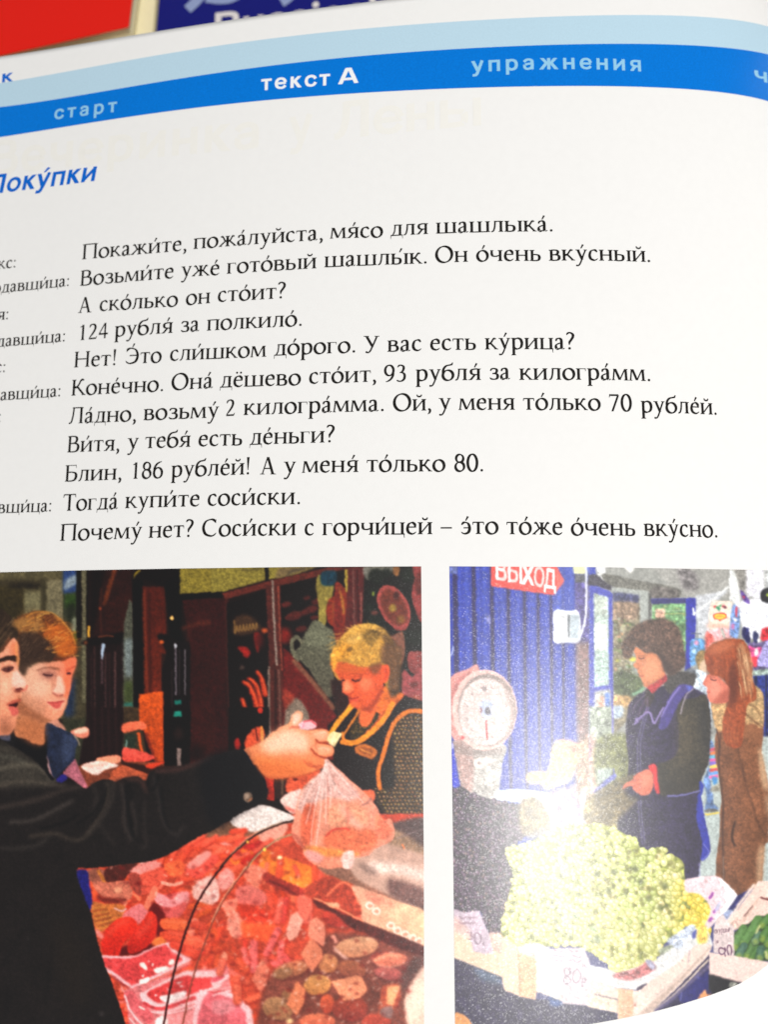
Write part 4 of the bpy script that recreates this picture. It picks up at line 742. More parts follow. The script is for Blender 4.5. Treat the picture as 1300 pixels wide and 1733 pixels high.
# dark coat of the man in front
A.at(0, 1200, s)
A.P([(-250, 120), (0, 178), (60, 205), (120, 240), (200, 300), (260, 350), (330, 420), (420, 440), (470, 450), (520, 482), (570, 452), (610, 434), (660, 430), (708, 442), (760, 418), (840, 412), (884, 440), (905, 395), (950, 370), (1060, 352), (1180, 330), (1300, 285), (1480, 248), (1540, 340), (1612, 430), (1636, 510), (1610, 562), (1480, 625), (1300, 740), (1190, 796), (1070, 866), (950, 922), (800, 946), (560, 973), (470, 985), (540, 1180), (590, 1400), (640, 1560), (700, 1720), (775, 1950), (880, 2300), (-250, 2300)], (27, 22, 21), n=[(2, .08), (4, .06), (16, .08)], soft=.8)
A.P([(-250, 200), (0, 200), (90, 240), (200, 320), (330, 430), (300, 470), (0, 480), (-250, 500)], (58, 53, 46), n=N2, soft=5, a=.9)
for p_, w_, c_1, a_1 in [([(0, 365), (120, 340), (230, 352), (330, 430)], 22, (72, 66, 56), .8), ([(0, 470), (140, 440), (300, 460), (400, 470)], 18, (62, 54, 46), .7), ([(0, 290), (80, 300), (150, 330)], 14, (62, 60, 52), .7), ([(0, 600), (200, 560), (380, 500), (500, 470)], 26, (42, 34, 30), .8), ([(60, 690), (200, 680), (330, 620), (440, 560)], 18, (56, 50, 46), .8), ([(180, 780), (330, 760), (440, 800), (520, 780), (600, 660), (650, 560), (655, 450)], 16, (54, 46, 38), .8), ([(690, 450), (680, 560), (610, 680), (540, 760)], 22, (40, 34, 30), .7), ([(0, 850), (120, 850), (230, 830), (300, 780)], 14, (46, 42, 38), .7), ([(740, 460), (760, 560), (760, 700), (800, 800)], 16, (52, 44, 40), .7), ([(800, 560), (830, 700), (820, 780)], 10, (56, 48, 44), .7), ([(940, 420), (970, 560), (1000, 700), (1070, 770), (1120, 720)], 12, (46, 40, 38), .7), ([(880, 560), (880, 700), (890, 830), (860, 850)], 10, (50, 42, 38), .7), ([(700, 440), (800, 425), (860, 440), (900, 500)], 26, (58, 34, 28), .6), ([(960, 380), (1100, 365), (1290, 300)], 26, (62, 34, 30), .6), ([(600, 700), (700, 830)], 10, (44, 38, 34), .6), ([(560, 460), (590, 540), (560, 640)], 12, (48, 42, 38), .6)]:
    A.L(p_, w_, tuple(q * 1.25 + 8 for q in c_1), soft=3, a=a_1, n=[(2, .05)])
for p_, w_ in [([(770, 470), (780, 600), (800, 720), (815, 780)], 16), ([(715, 442), (770, 440), (800, 520), (790, 560)], 10), ([(650, 480), (620, 600), (560, 690)], 12), ([(900, 440), (912, 500), (950, 470), (965, 400)], 12), ([(985, 480), (1000, 640), (1040, 740)], 10), ([(470, 700), (560, 640), (620, 560)], 12), ([(250, 730), (400, 690), (480, 640)], 12)]:
    A.L(p_, w_, (8, 7, 8), soft=2, a=.8)
for p_ in ([(140, 1340), (60, 1500), (0, 1580)], [(320, 1420), (300, 1600), (270, 1800)], [(60, 1740), (20, 1900)]): A.L(p_, 14, (14, 12, 12), soft=4, a=.8); 
A.P([(330, 1220), (440, 1300), (520, 1500), (560, 1800), (420, 1800), (340, 1500)], (36, 28, 22), soft=18, a=.7); A.E(170, 1400, 8, 8, (50, 46, 44), soft=2); A.E(618, 1862, 14, 12, (60, 54, 54), soft=2.5)
A.P([(468, 990), (530, 985), (545, 1060), (562, 1170), (550, 1230), (520, 1160), (490, 1080)], (32, 30, 104), n=N2, soft=1)
A.P([(1220, 330), (1480, 250), (1540, 340), (1612, 430), (1636, 510), (1610, 562), (1480, 625), (1300, 720)], (15, 14, 18), soft=6, a=.8)
A.L([(1486, 255), (1545, 345), (1610, 432), (1632, 505)], 10, (10, 12, 26), soft=1); A.E(1515, 538, 28, 32, (96, 78, 66), n=N2, soft=.9); A.E(1508, 530, 14, 16, (176, 148, 128), soft=2); A.L([(1520, 560), (1538, 545)], 6, (196, 112, 70), soft=1)
# second young man
A.at(0, 1200, s)
A.P([(60, 120), (230, 190), (280, 60), (330, 430), (240, 340), (170, 280), (60, 205)], (14, 12, 14), n=N1)
A.P([(-250, 100), (60, 120), (80, 230), (0, 185), (-250, 160)], (22, 20, 22), n=N1); A.P([(0, 158), (56, 148), (58, 192), (0, 182)], (72, 72, 88), n=N1)
A.P([(275, 62), (340, 55), (372, 90), (405, 128), (360, 124), (300, 96)], (200, 134, 112), n=N1)
A.P([(290, 280), (312, 350), (332, 420), (296, 374), (288, 320)], (190, 144, 142)); A.P([(384, 388), (420, 345), (455, 304), (485, 370), (514, 430), (534, 470), (515, 480), (440, 430), (400, 405)], (170, 96, 108), n=N2)
A.P([(342, 432), (380, 394), (412, 420), (372, 448)], (40, 34, 112), n=N1)
A.P([(262, 90), (300, 84), (350, 110), (400, 130), (450, 165), (476, 205), (462, 240), (452, 310), (400, 360), (350, 412), (328, 420), (308, 370), (286, 280), (284, 180)], (36, 44, 66), n=N2, soft=.9, c2=(30, 36, 56)); A.P([(400, 150), (460, 190), (440, 290), (380, 340), (360, 250)], (60, 70, 96), n=N2, soft=4, a=.7); A.L([(300, 110), (360, 190), (370, 330)], 10, (22, 26, 40), soft=3); A.L([(455, 165), (478, 196), (484, 220)], 9, (140, 124, 108), soft=.9)
A.at(0, 940, s)
A.P([(100, 800), (180, 700), (400, 700), (410, 900), (372, 975), (340, 1000), (290, 1020), (272, 1050), (268, 1148), (225, 1155), (150, 1120), (86, 1080)], (196, 132, 98), n=N1, soft=.9, c2=(182, 110, 72)); A.P([(120, 1000), (260, 1010), (265, 1148), (200, 1150), (110, 1090)], (178, 104, 66), soft=5, a=.8)
A.P([(150, 720), (240, 650), (350, 640), (430, 610), (462, 630), (458, 690), (436, 740), (428, 820), (404, 890), (378, 975), (330, 1002), (270, 995), (180, 950), (120, 880)], (216, 152, 122), n=[(2, .02), (8, .03)], soft=.9, c2=(224, 128, 96), d='x')
A.P([(130, 830), (230, 900), (330, 990), (250, 1000), (150, 930)], (184, 122, 92), soft=7, a=.8); A.P([(380, 640), (455, 640), (440, 730), (410, 830), (385, 830), (380, 740)], (238, 122, 92), soft=4, a=.75); A.P([(220, 760), (320, 770), (330, 850), (250, 880), (190, 830)], (232, 178, 148), soft=9, a=.8); A.P([(320, 950), (370, 940), (360, 985), (320, 990)], (236, 150, 116), soft=4, a=.7)
A.L([(225, 705), (280, 690), (345, 692), (358, 700)], 12, (128, 72, 50), soft=1.6, a=.85); A.L([(405, 690), (430, 684), (452, 680)], 10, (150, 70, 52), soft=1.4, a=.8)
A.P([(270, 735), (290, 722), (318, 728), (312, 745), (285, 748)], (60, 32, 30), soft=1.0); A.L([(260, 728), (290, 718), (322, 730)], 5, (110, 58, 46), soft=1); A.P([(408, 722), (425, 712), (436, 716), (430, 732)], (92, 44, 40), soft=1)
A.P([(352, 750), (375, 770), (388, 825), (360, 850), (330, 838), (345, 800)], (238, 160, 128), soft=3, a=.8); A.L([(328, 838), (350, 852), (385, 846)], 8, (176, 84, 68), soft=1.4); A.L([(350, 855), (366, 880)], 10, (200, 110, 88), soft=2, a=.6)
A.P([(302, 904), (330, 898), (350, 905), (372, 894), (394, 894), (380, 912), (366, 928), (338, 932)], (204, 86, 78), soft=1.5, a=.85); A.L([(298, 900), (345, 911), (396, 898)], 5, (136, 44, 44), soft=1, a=.85); A.L([(330, 945), (352, 950), (372, 944)], 6, (186, 104, 80), soft=2, a=.7)
A.L([(335, 745), (328, 790), (322, 825)], 8, (188, 118, 94), soft=2.4, a=.8); A.L([(362, 750), (372, 800), (372, 822)], 9, (250, 190, 160), soft=2, a=.8); A.L([(160, 760), (180, 860), (260, 960)], 14, (190, 130, 102), soft=5, a=.6); A.L([(262, 760), (290, 764), (320, 758)], 8, (184, 116, 96), soft=2, a=.6)
A.P([(75, 405), (110, 375), (150, 360), (210, 338), (290, 345), (350, 372), (400, 420), (440, 480), (465, 545), (468, 600), (450, 620), (400, 640), (350, 645), (300, 650), (220, 652), (185, 672), (158, 712), (148, 740), (120, 700), (108, 600), (96, 480)], (78, 48, 28), n=N2, soft=.9)
A.P([(230, 400), (300, 380), (380, 410), (440, 490), (455, 590), (400, 620), (350, 600), (340, 500), (280, 450)], (172, 90, 34), soft=6, n=N2, a=.9); A.P([(100, 400), (200, 350), (250, 380), (220, 440), (130, 470)], (140, 88, 44), soft=6, n=N2, a=.85); A.P([(110, 520), (200, 520), (280, 590), (200, 650), (150, 700), (115, 640)], (52, 36, 26), soft=8, n=N2, a=.85)
for i_ in range(150):
    x_, y_ = 100 + rng.random() * 350, 352 + rng.random() * 270
    if y_ < 352 + abs(x_ - 240) ** 1.6 * .012: continue
    l_ = 40 + rng.random() * 45; k_ = (x_ - 100) / 350
    an_ = (1.9 - 1.5 * k_) if y_ < 470 else (0.9 - .7 * k_)
    dx_, dy_ = math.cos(an_) * l_, math.sin(an_) * l_ * .8
    if x_ + dx_ > 462 or y_ + dy_ > 655 - max(0, (x_ - 300)) * .15: continue
    dark = (y_ > 500 and x_ < 300) or rng.random() < .42
    c_1 = [(40, 25, 18), (58, 36, 24), (30, 20, 16)][i_ % 3] if dark else [(190, 104, 40), (150, 84, 38), (214, 122, 48), (120, 72, 38)][i_ % 4]
    A.L([(x_, y_), (x_ + dx_ * .55, y_ + dy_ * .45), (x_ + dx_, y_ + dy_)], 7 if dark else 5, c_1, soft=1, a=.6, w2=2)
A.L([(235, 360), (262, 350), (300, 362)], 6, (246, 176, 92), soft=1.2, a=.8); A.L([(330, 372), (390, 410), (430, 470)], 6, (226, 150, 80), soft=1.4, a=.7)
# first young man, at the edge
A.P([(-250, 420), (-60, 330), (10, 330), (60, 370), (100, 430), (108, 500), (70, 560), (0, 640), (-250, 700)], (52, 38, 27), n=N2)
for i_ in range(26):
    x_, y_ = -20 + rng.random() * 110, 350 + rng.random() * 170
    A.L([(x_, y_), (x_ - 16, y_ + 26), (x_ - 40, y_ + 50)], 4.5, [(92, 70, 50), (30, 22, 16), (120, 96, 70)][i_ % 3], soft=.9, a=.6)
A.P([(-250, 640), (-10, 600), (40, 545), (80, 505), (100, 520), (120, 590), (118, 640), (112, 690), (135, 740), (165, 782), (166, 812), (132, 832), (128, 868), (118, 905), (108, 935), (112, 975), (96, 1010), (92, 1050), (60, 1088), (0, 1100), (-250, 1100)], (226, 152, 122), n=[(2, .02), (8, .03)], soft=.9, c2=(228, 140, 104))
A.P([(60, 540), (100, 530), (112, 620), (80, 620)], (214, 108, 66), soft=4, a=.7); A.P([(0, 740), (70, 760), (60, 860), (0, 880)], (240, 186, 156), soft=7, a=.8); A.P([(0, 1020), (60, 1030), (90, 1060), (40, 1090), (0, 1095)], (140, 84, 60), soft=5, a=.8); A.P([(90, 700), (120, 720), (155, 785), (120, 790)], (244, 186, 160), soft=3, a=.7)
A.P([(-20, 640), (30, 616), (80, 612), (106, 626), (104, 646), (60, 636), (0, 654)], (36, 20, 14), soft=1.0); A.P([(15, 700), (45, 684), (78, 686), (70, 700), (40, 712)], (66, 36, 30), soft=1.1); A.L([(10, 690), (44, 678), (80, 680)], 6, (96, 52, 40), soft=1)
A.P([(84, 826), (110, 812), (134, 822), (118, 836), (96, 838)], (112, 50, 40), soft=1.3); A.L([(92, 800), (84, 826)], 7, (190, 110, 86), soft=2); A.L([(0, 870), (30, 860), (60, 880)], 30, (206, 136, 106), soft=6, a=.6)
A.P([(48, 916), (90, 892), (126, 880), (122, 900), (104, 912), (80, 924)], (168, 68, 58), soft=1.1); A.L([(56, 916), (90, 912), (108, 906)], 9, (52, 18, 18), soft=.9); A.P([(56, 925), (106, 924), (112, 950), (104, 975), (70, 950)], (206, 96, 80), soft=1.2)
# finer drawing of the faces
A.at(0, 1025, 8.664)
A.P([(300, 900), (420, 850), (650, 850), (700, 1100), (640, 1300), (420, 1300), (330, 1120)], (226, 176, 148), soft=4, a=.6)
A.P([(930, 800), (1100, 760), (1095, 900), (1040, 1020), (1035, 1150), (980, 1340), (940, 1300), (930, 1100), (960, 950)], (232, 108, 72), soft=2.2, a=.75)
A.P([(250, 1330), (330, 1400), (450, 1510), (640, 1620), (740, 1690), (600, 1700), (420, 1640), (250, 1560)], (148, 88, 60), soft=2.6, a=.85); A.P([(640, 1560), (800, 1540), (900, 1560), (840, 1650), (720, 1640)], (236, 150, 116), soft=2.4, a=.8)
A.P([(560, 950), (700, 930), (830, 960), (820, 1060), (700, 1090), (600, 1050)], (178, 116, 98), soft=2.4, a=.75); A.L([(545, 945), (640, 915), (740, 905), (830, 940)], 20, (134, 80, 62), soft=.9, a=.8)
A.L([(640, 1012), (700, 1020), (765, 1008)], 30, (66, 32, 34), soft=.7, a=.95); A.L([(630, 1000), (700, 978), (780, 1000)], 10, (120, 66, 58), soft=.7, a=.8); A.E(742, 1000, 10, 7, (210, 170, 160), soft=.6, a=.7)
A.L([(965, 960), (1030, 930), (1090, 890)], 18, (172, 74, 54), soft=.9, a=.8); A.E(1003, 992, 36, 17, (72, 30, 34), soft=.7); A.E(985, 988, 8, 6, (206, 160, 150), soft=.6, a=.6)
A.P([(830, 1050), (880, 1030), (915, 1090), (950, 1220), (935, 1290), (860, 1300), (780, 1280), (775, 1230), (820, 1160)], (238, 184, 162), soft=1.6, a=.85); A.L([(770, 1280), (810, 1310), (880, 1318), (915, 1305)], 20, (158, 84, 70), soft=1, a=.9); A.L([(780, 1100), (800, 1180), (770, 1240)], 16, (196, 130, 108), soft=1.6, a=.7)
A.P([(690, 1375), (940, 1355), (960, 1440), (900, 1540), (760, 1530), (690, 1440)], (232, 160, 130), soft=2, a=.9)
A.P([(700, 1418), (780, 1408), (850, 1398), (935, 1395), (900, 1440), (880, 1490), (820, 1510), (765, 1480)], (204, 86, 78), soft=.9); A.L([(695, 1416), (790, 1426), (860, 1410), (935, 1396)], 12, (146, 50, 50), soft=.7)
A.P([(180, 240), (330, 180), (560, 200), (640, 300), (520, 400), (330, 390), (210, 320)], (160, 112, 60), soft=2.2, a=.75); A.P([(290, 420), (480, 390), (640, 470), (780, 600), (800, 800), (560, 840), (420, 900), (340, 1040), (270, 900), (280, 600)], (56, 40, 31), soft=2.4, a=.85); A.P([(620, 420), (800, 280), (980, 340), (1080, 520), (1105, 680), (960, 760), (820, 700), (780, 560)], (196, 98, 36), soft=2.6, a=.7); A.P([(640, 120), (740, 130), (830, 280), (760, 300), (690, 250)], (86, 46, 26), soft=1.6, a=.8); A.L([(790, 780), (900, 790), (1040, 730)], 26, (104, 44, 26), soft=1.4, a=.8)
for i_ in range(170):
    x_, y_ = 300 + rng.random() * 780, 150 + rng.random() * 640
    if y_ < 130 + abs(x_ - 620) * .42 or (x_ > 700 and y_ > 740): continue
    l_ = 50 + rng.random() * 90; an_ = -.55 + (x_ - 700) / 1000 + rng.normal(0, .18)
    up = y_ < 380 and x_ < 620
    if up: an_ += .45
    dk = x_ < 640 and y_ > 380
    c_1 = [(96, 72, 54), (38, 26, 20), (124, 96, 72), (50, 34, 26)][i_ % 4] if dk else [(232, 152, 62), (120, 62, 28), (206, 116, 44), (250, 184, 96), (90, 48, 26)][i_ % 5]
    A.L([(x_, y_), (x_ + math.cos(an_) * l_ * .5, y_ + math.sin(an_) * l_ * .4), (x_ + math.cos(an_) * l_, y_ + math.sin(an_) * l_)], 13, c_1, soft=.5, a=.6, w2=4)
A.L([(380, 170), (470, 110), (600, 90), (720, 96), (830, 150), (940, 270), (1030, 380), (1100, 560)], 14, (226, 152, 60), soft=.8, a=.7); A.L([(540, 185), (640, 125), (720, 120)], 12, (244, 190, 90), soft=.6, a=.8)
A.P([(0, 800), (120, 745), (240, 738), (256, 780), (235, 830), (120, 800), (0, 815)], (50, 30, 22), soft=.9); A.P([(30, 945), (110, 905), (200, 905), (170, 950), (120, 975), (60, 960)], (100, 50, 44), soft=.9); A.L([(20, 940), (110, 908), (195, 912)], 10, (60, 28, 26), soft=.6); A.E(118, 938, 22, 18, (58, 26, 26), soft=.7)
A.P([(180, 1000), (250, 960), (330, 1060), (380, 1150), (330, 1190), (220, 1200), (170, 1160)], (240, 196, 180), soft=1.8, a=.75); A.L([(395, 1170), (380, 1220), (330, 1250)], 24, (206, 96, 82), soft=1, a=.8); A.L([(235, 1228), (280, 1212), (325, 1222)], 22, (96, 36, 36), soft=.8); A.L([(205, 1190), (215, 1240), (250, 1270)], 14, (202, 120, 98), soft=1, a=.7)
A.L([(105, 1455), (190, 1400), (290, 1385)], 30, (182, 84, 66), soft=.9, a=.85); A.P([(120, 1470), (200, 1440), (265, 1425), (240, 1480), (170, 1480)], (52, 18, 18), soft=.7); A.P([(120, 1490), (200, 1480), (258, 1520), (250, 1580), (190, 1630), (150, 1560)], (208, 96, 84), soft=1); A.P([(0, 1640), (80, 1600), (180, 1640), (100, 1733), (0, 1733)], (178, 110, 84), soft=3, a=.6); A.P([(240, 520), (262, 700), (285, 790), (262, 900), (240, 800), (225, 640)], (236, 150, 84), soft=1.2, a=.6)
A.L([(0, 660), (70, 600), (130, 480)], 40, (150, 80, 50), soft=2, a=.6)
A.at(540, 1040, 8.125)
A.P([(200, 640), (700, 720), (860, 690), (880, 1000), (760, 1240), (560, 1300), (440, 1250), (400, 1130), (330, 1060), (330, 930), (260, 840), (190, 740)], (212, 84, 46), soft=1.6, a=.9, n=N1)
A.P([(240, 660), (420, 640), (660, 740), (560, 800), (380, 790), (260, 780)], (196, 90, 44), soft=2.4, a=.8)
A.P([(170, 600), (200, 480), (330, 330), (560, 210), (740, 250), (900, 380), (870, 620), (720, 700), (560, 720), (380, 660), (260, 650), (215, 760), (180, 720)], (188, 136, 58), soft=1.4, n=N2, a=.9); A.P([(175, 600), (250, 450), (420, 400), (420, 560), (260, 640), (220, 760), (185, 720)], (214, 144, 50), soft=2.2, a=.85, n=N2)
A.P([(690, 690), (860, 660), (860, 720), (800, 820), (720, 800)], (110, 70, 44), soft=2.2, a=.7); A.P([(640, 230), (760, 220), (835, 290), (760, 380), (700, 430), (640, 360), (570, 290)], (80, 62, 32), soft=1.8, a=.85); A.P([(380, 470), (430, 440), (470, 480), (400, 520)], (100, 72, 34), soft=1.3, a=.8); A.P([(880, 420), (1060, 420), (1160, 500), (1080, 740), (1080, 1020), (960, 1000), (970, 720), (860, 640)], (106, 74, 50), soft=1.8, n=N2, a=.9)
for i_ in range(260):
    th_ = rng.random() * 2 * math.pi; r_ = rng.random() ** .5
    x_, y_ = 560 + math.cos(th_) * r_ * 390, 440 + math.sin(th_) * r_ * 290
    if y_ > 640 + abs(x_ - 560) * .1: continue
    an_ = math.atan2(y_ - 300, x_ - 700) + rng.normal(0, .3); l_ = 24 + rng.random() * 40
    c_1 = [(228, 176, 84), (146, 100, 44), (240, 196, 108), (92, 68, 36), (200, 146, 66)][i_ % 5] if x_ < 820 else [(120, 88, 52), (76, 54, 34), (146, 108, 62)][i_ % 3]
    A.L([(x_, y_), (x_ + math.cos(an_) * l_, y_ + math.sin(an_) * l_)], 13, c_1, soft=.5, a=.5, w2=4)
A.P([(350, 900), (420, 900), (480, 1020), (440, 1080), (370, 1090), (325, 1050), (325, 940)], (238, 118, 76), soft=1.2, a=.85); A.P([(560, 880), (720, 860), (760, 980), (660, 1080), (560, 1040)], (226, 100, 62), soft=2.6, a=.8)
A.L([(400, 830), (480, 812), (600, 830)], 16, (150, 62, 36), soft=.9, a=.8); A.P([(450, 890), (500, 905), (560, 885), (590, 850), (560, 910), (500, 925), (455, 912)], (52, 20, 18), soft=.7); A.L([(430, 870), (510, 850), (590, 850)], 10, (140, 50, 34), soft=.8, a=.8); A.E(335, 908, 26, 14, (60, 24, 20), soft=.7); A.L([(360, 1085), (420, 1100), (470, 1060)], 14, (160, 52, 34), soft=.9, a=.85)
A.L([(415, 1145), (470, 1150), (540, 1140)], 13, (134, 34, 30), soft=.7); A.L([(425, 1175), (480, 1178), (520, 1170)], 18, (196, 70, 56), soft=.9, a=.85); A.L([(430, 1210), (480, 1215), (520, 1205)], 10, (158, 52, 34), soft=1.1, a=.7); A.P([(600, 1290), (720, 1230), (860, 1020), (880, 1080), (760, 1260), (690, 1360), (560, 1320)], (150, 56, 34), soft=2, a=.8); A.P([(560, 1340), (640, 1330), (740, 1390), (700, 1490), (600, 1540), (550, 1460)], (228, 104, 54), soft=1.6, a=.9)
A.P([(855, 720), (930, 690), (968, 760), (955, 880), (900, 945), (870, 860)], (222, 86, 48), soft=.9, n=N1); A.L([(900, 740), (930, 800), (905, 880)], 22, (184, 58, 36), soft=1.2, a=.8)
A.at(540, 1040, 8.125)
A.P([(560, 900), (680, 880), (720, 960), (640, 1040), (570, 1000)], (240, 132, 92), soft=2.6, a=.6); A.P([(360, 930), (400, 930), (440, 1020), (390, 1050), (345, 1040)], (252, 150, 108), soft=1.4, a=.7); A.P([(460, 1200), (520, 1200), (520, 1250), (470, 1250)], (232, 116, 76), soft=1.4, a=.6)
A.P([(560, 240), (700, 220), (860, 330), (760, 430), (600, 400)], (170, 128, 60), soft=2.6, a=.45, n=N2); A.P([(420, 300), (560, 250), (600, 330), (460, 400), (380, 400)], (220, 172, 92), soft=2.4, a=.6, n=N2)
# fingers
A.at(360, 1200, s)
A.L([(628, 186), (655, 204), (706, 202)], 9, (150, 54, 34), soft=.8, a=.9); A.L([(600, 240), (640, 282), (690, 298)], 9, (160, 62, 40), soft=.9, a=.9); A.L([(640, 200), (625, 222), (640, 250)], 8, (196, 96, 66), soft=1.2, a=.8); A.L([(470, 120), (500, 108), (530, 112)], 9, (206, 110, 84), soft=1, a=.9); A.L([(560, 320), (600, 350), (660, 345)], 9, (172, 70, 46), soft=1.2, a=.8); A.L([(655, 140), (695, 144)], 9, (252, 206, 180), soft=1.2, a=.8); A.L([(660, 236), (712, 246)], 9, (250, 196, 164), soft=1.2, a=.8)
A.P([(300, 330), (450, 350), (560, 390), (450, 415), (330, 408), (280, 370)], (206, 98, 52), soft=4, a=.5)
A.a = np.clip(A.a, 0, 255)
A.roughen(0.4, 0.45); A.a = blur(A.a, 0.55)
A.a = A.a * 1.2 - 10
A.a = np.clip(A.a * (1 + 0.022 * A.noise[1][..., None] + 0.02 * A.noise[2][..., None]) + 1.0 * A.noise[1][..., None], 2, 255)
# ---- the market stall
B = PHR = Print(755, 952, 1378, 1775, (60, 60, 110))
s = 4.3333; M1 = [(2, .06), (4, .06)]; M2 = [(1, .10), (2, .14), (4, .16)]; M3 = [(2, .2), (4, .25), (8, .15)]
B.at(710, 940, s)
B.Q([(150, 60), (1300, 60), (1300, 2400), (150, 2400)], (34, 50, 158), n=M1, c2=(30, 44, 146), d='x')
for x_, w_ in [(265, 36), (402, 30), (535, 28), (655, 24), (775, 22), (876, 20), (972, 20), (1060, 18)]:
    sl = (x_ - 265) * -.012
    B.L([(x_ - 6, 60), (x_ + 6 + sl, 700), (x_ + 22 + sl * 2, 1500), (x_ + 30, 1900)], w_, (28, 20, 78), n=M1, soft=1)
    B.L([(x_ + 78 * (1 - (x_ - 265) / 2000), 60), (x_ + 90 * (1 - (x_ - 265) / 2000), 700), (x_ + 96, 1500)], 14, (72, 96, 200), n=M1, soft=2, a=.7)
    B.L([(x_ + 26, 60), (x_ + 40, 700), (x_ + 50, 1500)], 12, (48, 70, 184), n=M1, soft=1.5, a=.8)
B.Q([(960, 60), (1140, 60), (1140, 420), (980, 400)], (72, 92, 186), n=M1, soft=3, a=.7)
for x_ in (1000, 1062, 1090): B.L([(x_, 60), (x_ + 4, 420)], 14, (52, 66, 160), soft=1.5)
B.Q([(1140, 190), (1260, 190), (1290, 1300), (1150, 1300)], (78, 70, 130), n=M2, soft=1.5)
B.Q([(1150, 640), (1260, 640), (1280, 1900), (1165, 1900)], (126, 98, 96), n=M2, soft=3)
B.Q([(215, 80), (278, 80), (276, 136), (220, 136)], (92, 104, 170), n=M2)
B.L([(248, 670), (242, 712), (226, 740)], 9, (190, 200, 235))
B.P([(490, 440), (520, 450), (520, 500), (495, 490)], (130, 130, 190), n=M2, soft=1.5)
# exit sign
B.Q([(527, 60), (1000, 60), (1062, 190), (985, 292), (527, 226)], (228, 66, 58), n=M1); B.Q([(1000, 90), (1062, 190), (990, 285), (1010, 190)], (236, 104, 92), soft=1.5, a=.7)
ox_, oy_, s_k = 710, 940, s
def sgn(ch, x0, x1, yb, hgt, skew=0):
    ss, adv = word_strips(ch, S)
    for q in ss:
        for (p0, p1), (q0, q1) in zip(q[:-1], q[1:]):
            B.Q([(x0 + (x1 - x0) * (p[0] - 50) / (adv - 110) + skew, yb + (x0 + (x1 - x0) * p[0] / adv - 555) * .17 - p[1] / 720 * hgt) for p in (p0, p1, q1, q0)], (250, 246, 242), soft=.5)
for ch, a_, b_q in (('В', 556, 636), ('Ы', 648, 752), ('Х', 756, 838), ('О', 842, 916), ('Д', 918, 998)): sgn(ch, a_, b_q, 176, 150)
B.E(568, 212, 7, 7, (250, 170, 140)); B.E(592, 226, 5, 5, (240, 220, 215))
B.Q([(1120, 60), (1222, 60), (1222, 136), (1138, 136)], (240, 236, 170), n=M1, soft=1.5); B.Q([(1138, 138), (1222, 138), (1222, 200), (1142, 200)], (84, 84, 92), n=M2)
B.Q([(1222, 60), (1310, 60), (1310, 130), (1235, 130)], (80, 96, 190), n=M1, soft=1.5); B.Q([(1235, 130), (1310, 130), (1310, 215), (1240, 215)], (66, 64, 74), n=M2)
B.P([(983, 408), (1060, 400), (1110, 405), (1172, 418), (1180, 628), (1090, 640), (990, 640), (984, 520)], (232, 233, 236), n=M1, soft=.8); B.Q([(1085, 432), (1108, 436), (1104, 606), (1090, 602)], (98, 104, 110), n=M1); B.Q([(1108, 432), (1172, 436), (1172, 612), (1106, 606)], (178, 190, 198), n=M1, soft=1); B.L([(1000, 646), (1100, 648), (1176, 636)], 12, (60, 54, 90), soft=2, a=.7)
B.L([(1225, 80), (1226, 290), (1220, 440), (1200, 540), (1176, 592)], 16, (226, 228, 234), soft=.8)
# scale
B.at(0, 0, 1)
B.P([(752, 1180), (757, 1156), (770, 1140), (790, 1133), (812, 1134), (800, 1270), (780, 1262), (762, 1240)], (214, 140, 132), n=M1); B.P([(762, 1180), (775, 1150), (800, 1136), (790, 1150), (774, 1175), (770, 1220)], (190, 112, 108), soft=2, n=M1)
B.P([(765, 1255), (852, 1258), (851, 1290), (846, 1330), (841, 1356), (815, 1354), (785, 1340), (776, 1310), (770, 1280)], (164, 156, 150), n=M2, c2=(178, 172, 164), d='x'); B.P([(765, 1255), (800, 1268), (798, 1345), (783, 1338), (774, 1300)], (172, 136, 128), n=M2, soft=2); B.P([(765, 1258), (800, 1268), (850, 1262), (849, 1276), (800, 1280), (768, 1272)], (130, 112, 106), soft=2.5, a=.7)
B.E(820.5, 1201.5, 55.5, 69, (236, 190, 180), n=[(2, .03)]); B.E(823.5, 1201.5, 51, 64, (202, 166, 158), n=M1, soft=1); B.E(824.5, 1202, 49.5, 62, (142, 124, 118), n=M1); B.E(822.5, 1205, 46.5, 58, (222, 200, 194), n=M1, soft=1.4, c2=(212, 196, 190))
B.P([(845, 1150), (862, 1165), (872, 1200), (866, 1235), (858, 1245), (864, 1205), (856, 1175)], (160, 136, 128), soft=2.5, n=M1, a=.8)
for k_ in range(60):
    a_ = k_ * math.pi / 30; r0_ = .86 if k_ % 5 else .8
    B.L([(822.5 + 42 * math.cos(a_) * r0_, 1205 + 53 * math.sin(a_) * r0_), (822.5 + 42 * math.cos(a_) * .92, 1205 + 53 * math.sin(a_) * .92)], .8, (150, 128, 126), soft=.4, a=.6)
B.P([(815, 1165), (820, 1160), (825, 1165), (821, 1171)], (130, 116, 116), soft=.8, a=.8); B.L([(798, 1176), (845, 1175)], 1.6, (180, 160, 156), soft=.8, a=.7); B.L([(805, 1180), (838, 1180)], 1.2, (185, 166, 160), soft=.8, a=.7)
B.P([(813, 1190), (822, 1184), (833, 1188), (835, 1202), (829, 1214), (818, 1214), (813, 1203)], (182, 190, 214), n=M1); B.E(826, 1203, 5, 7, (96, 88, 100), n=M2); B.L([(829, 1198), (834, 1208)], 2.2, (226, 224, 230)); B.E(814, 1202, 1.5, 5, (110, 40, 44)); B.L([(823, 1220), (824, 1235), (825, 1250)], 1.6, (186, 50, 52)); B.E(783, 1248, 3, 3, (226, 60, 64))
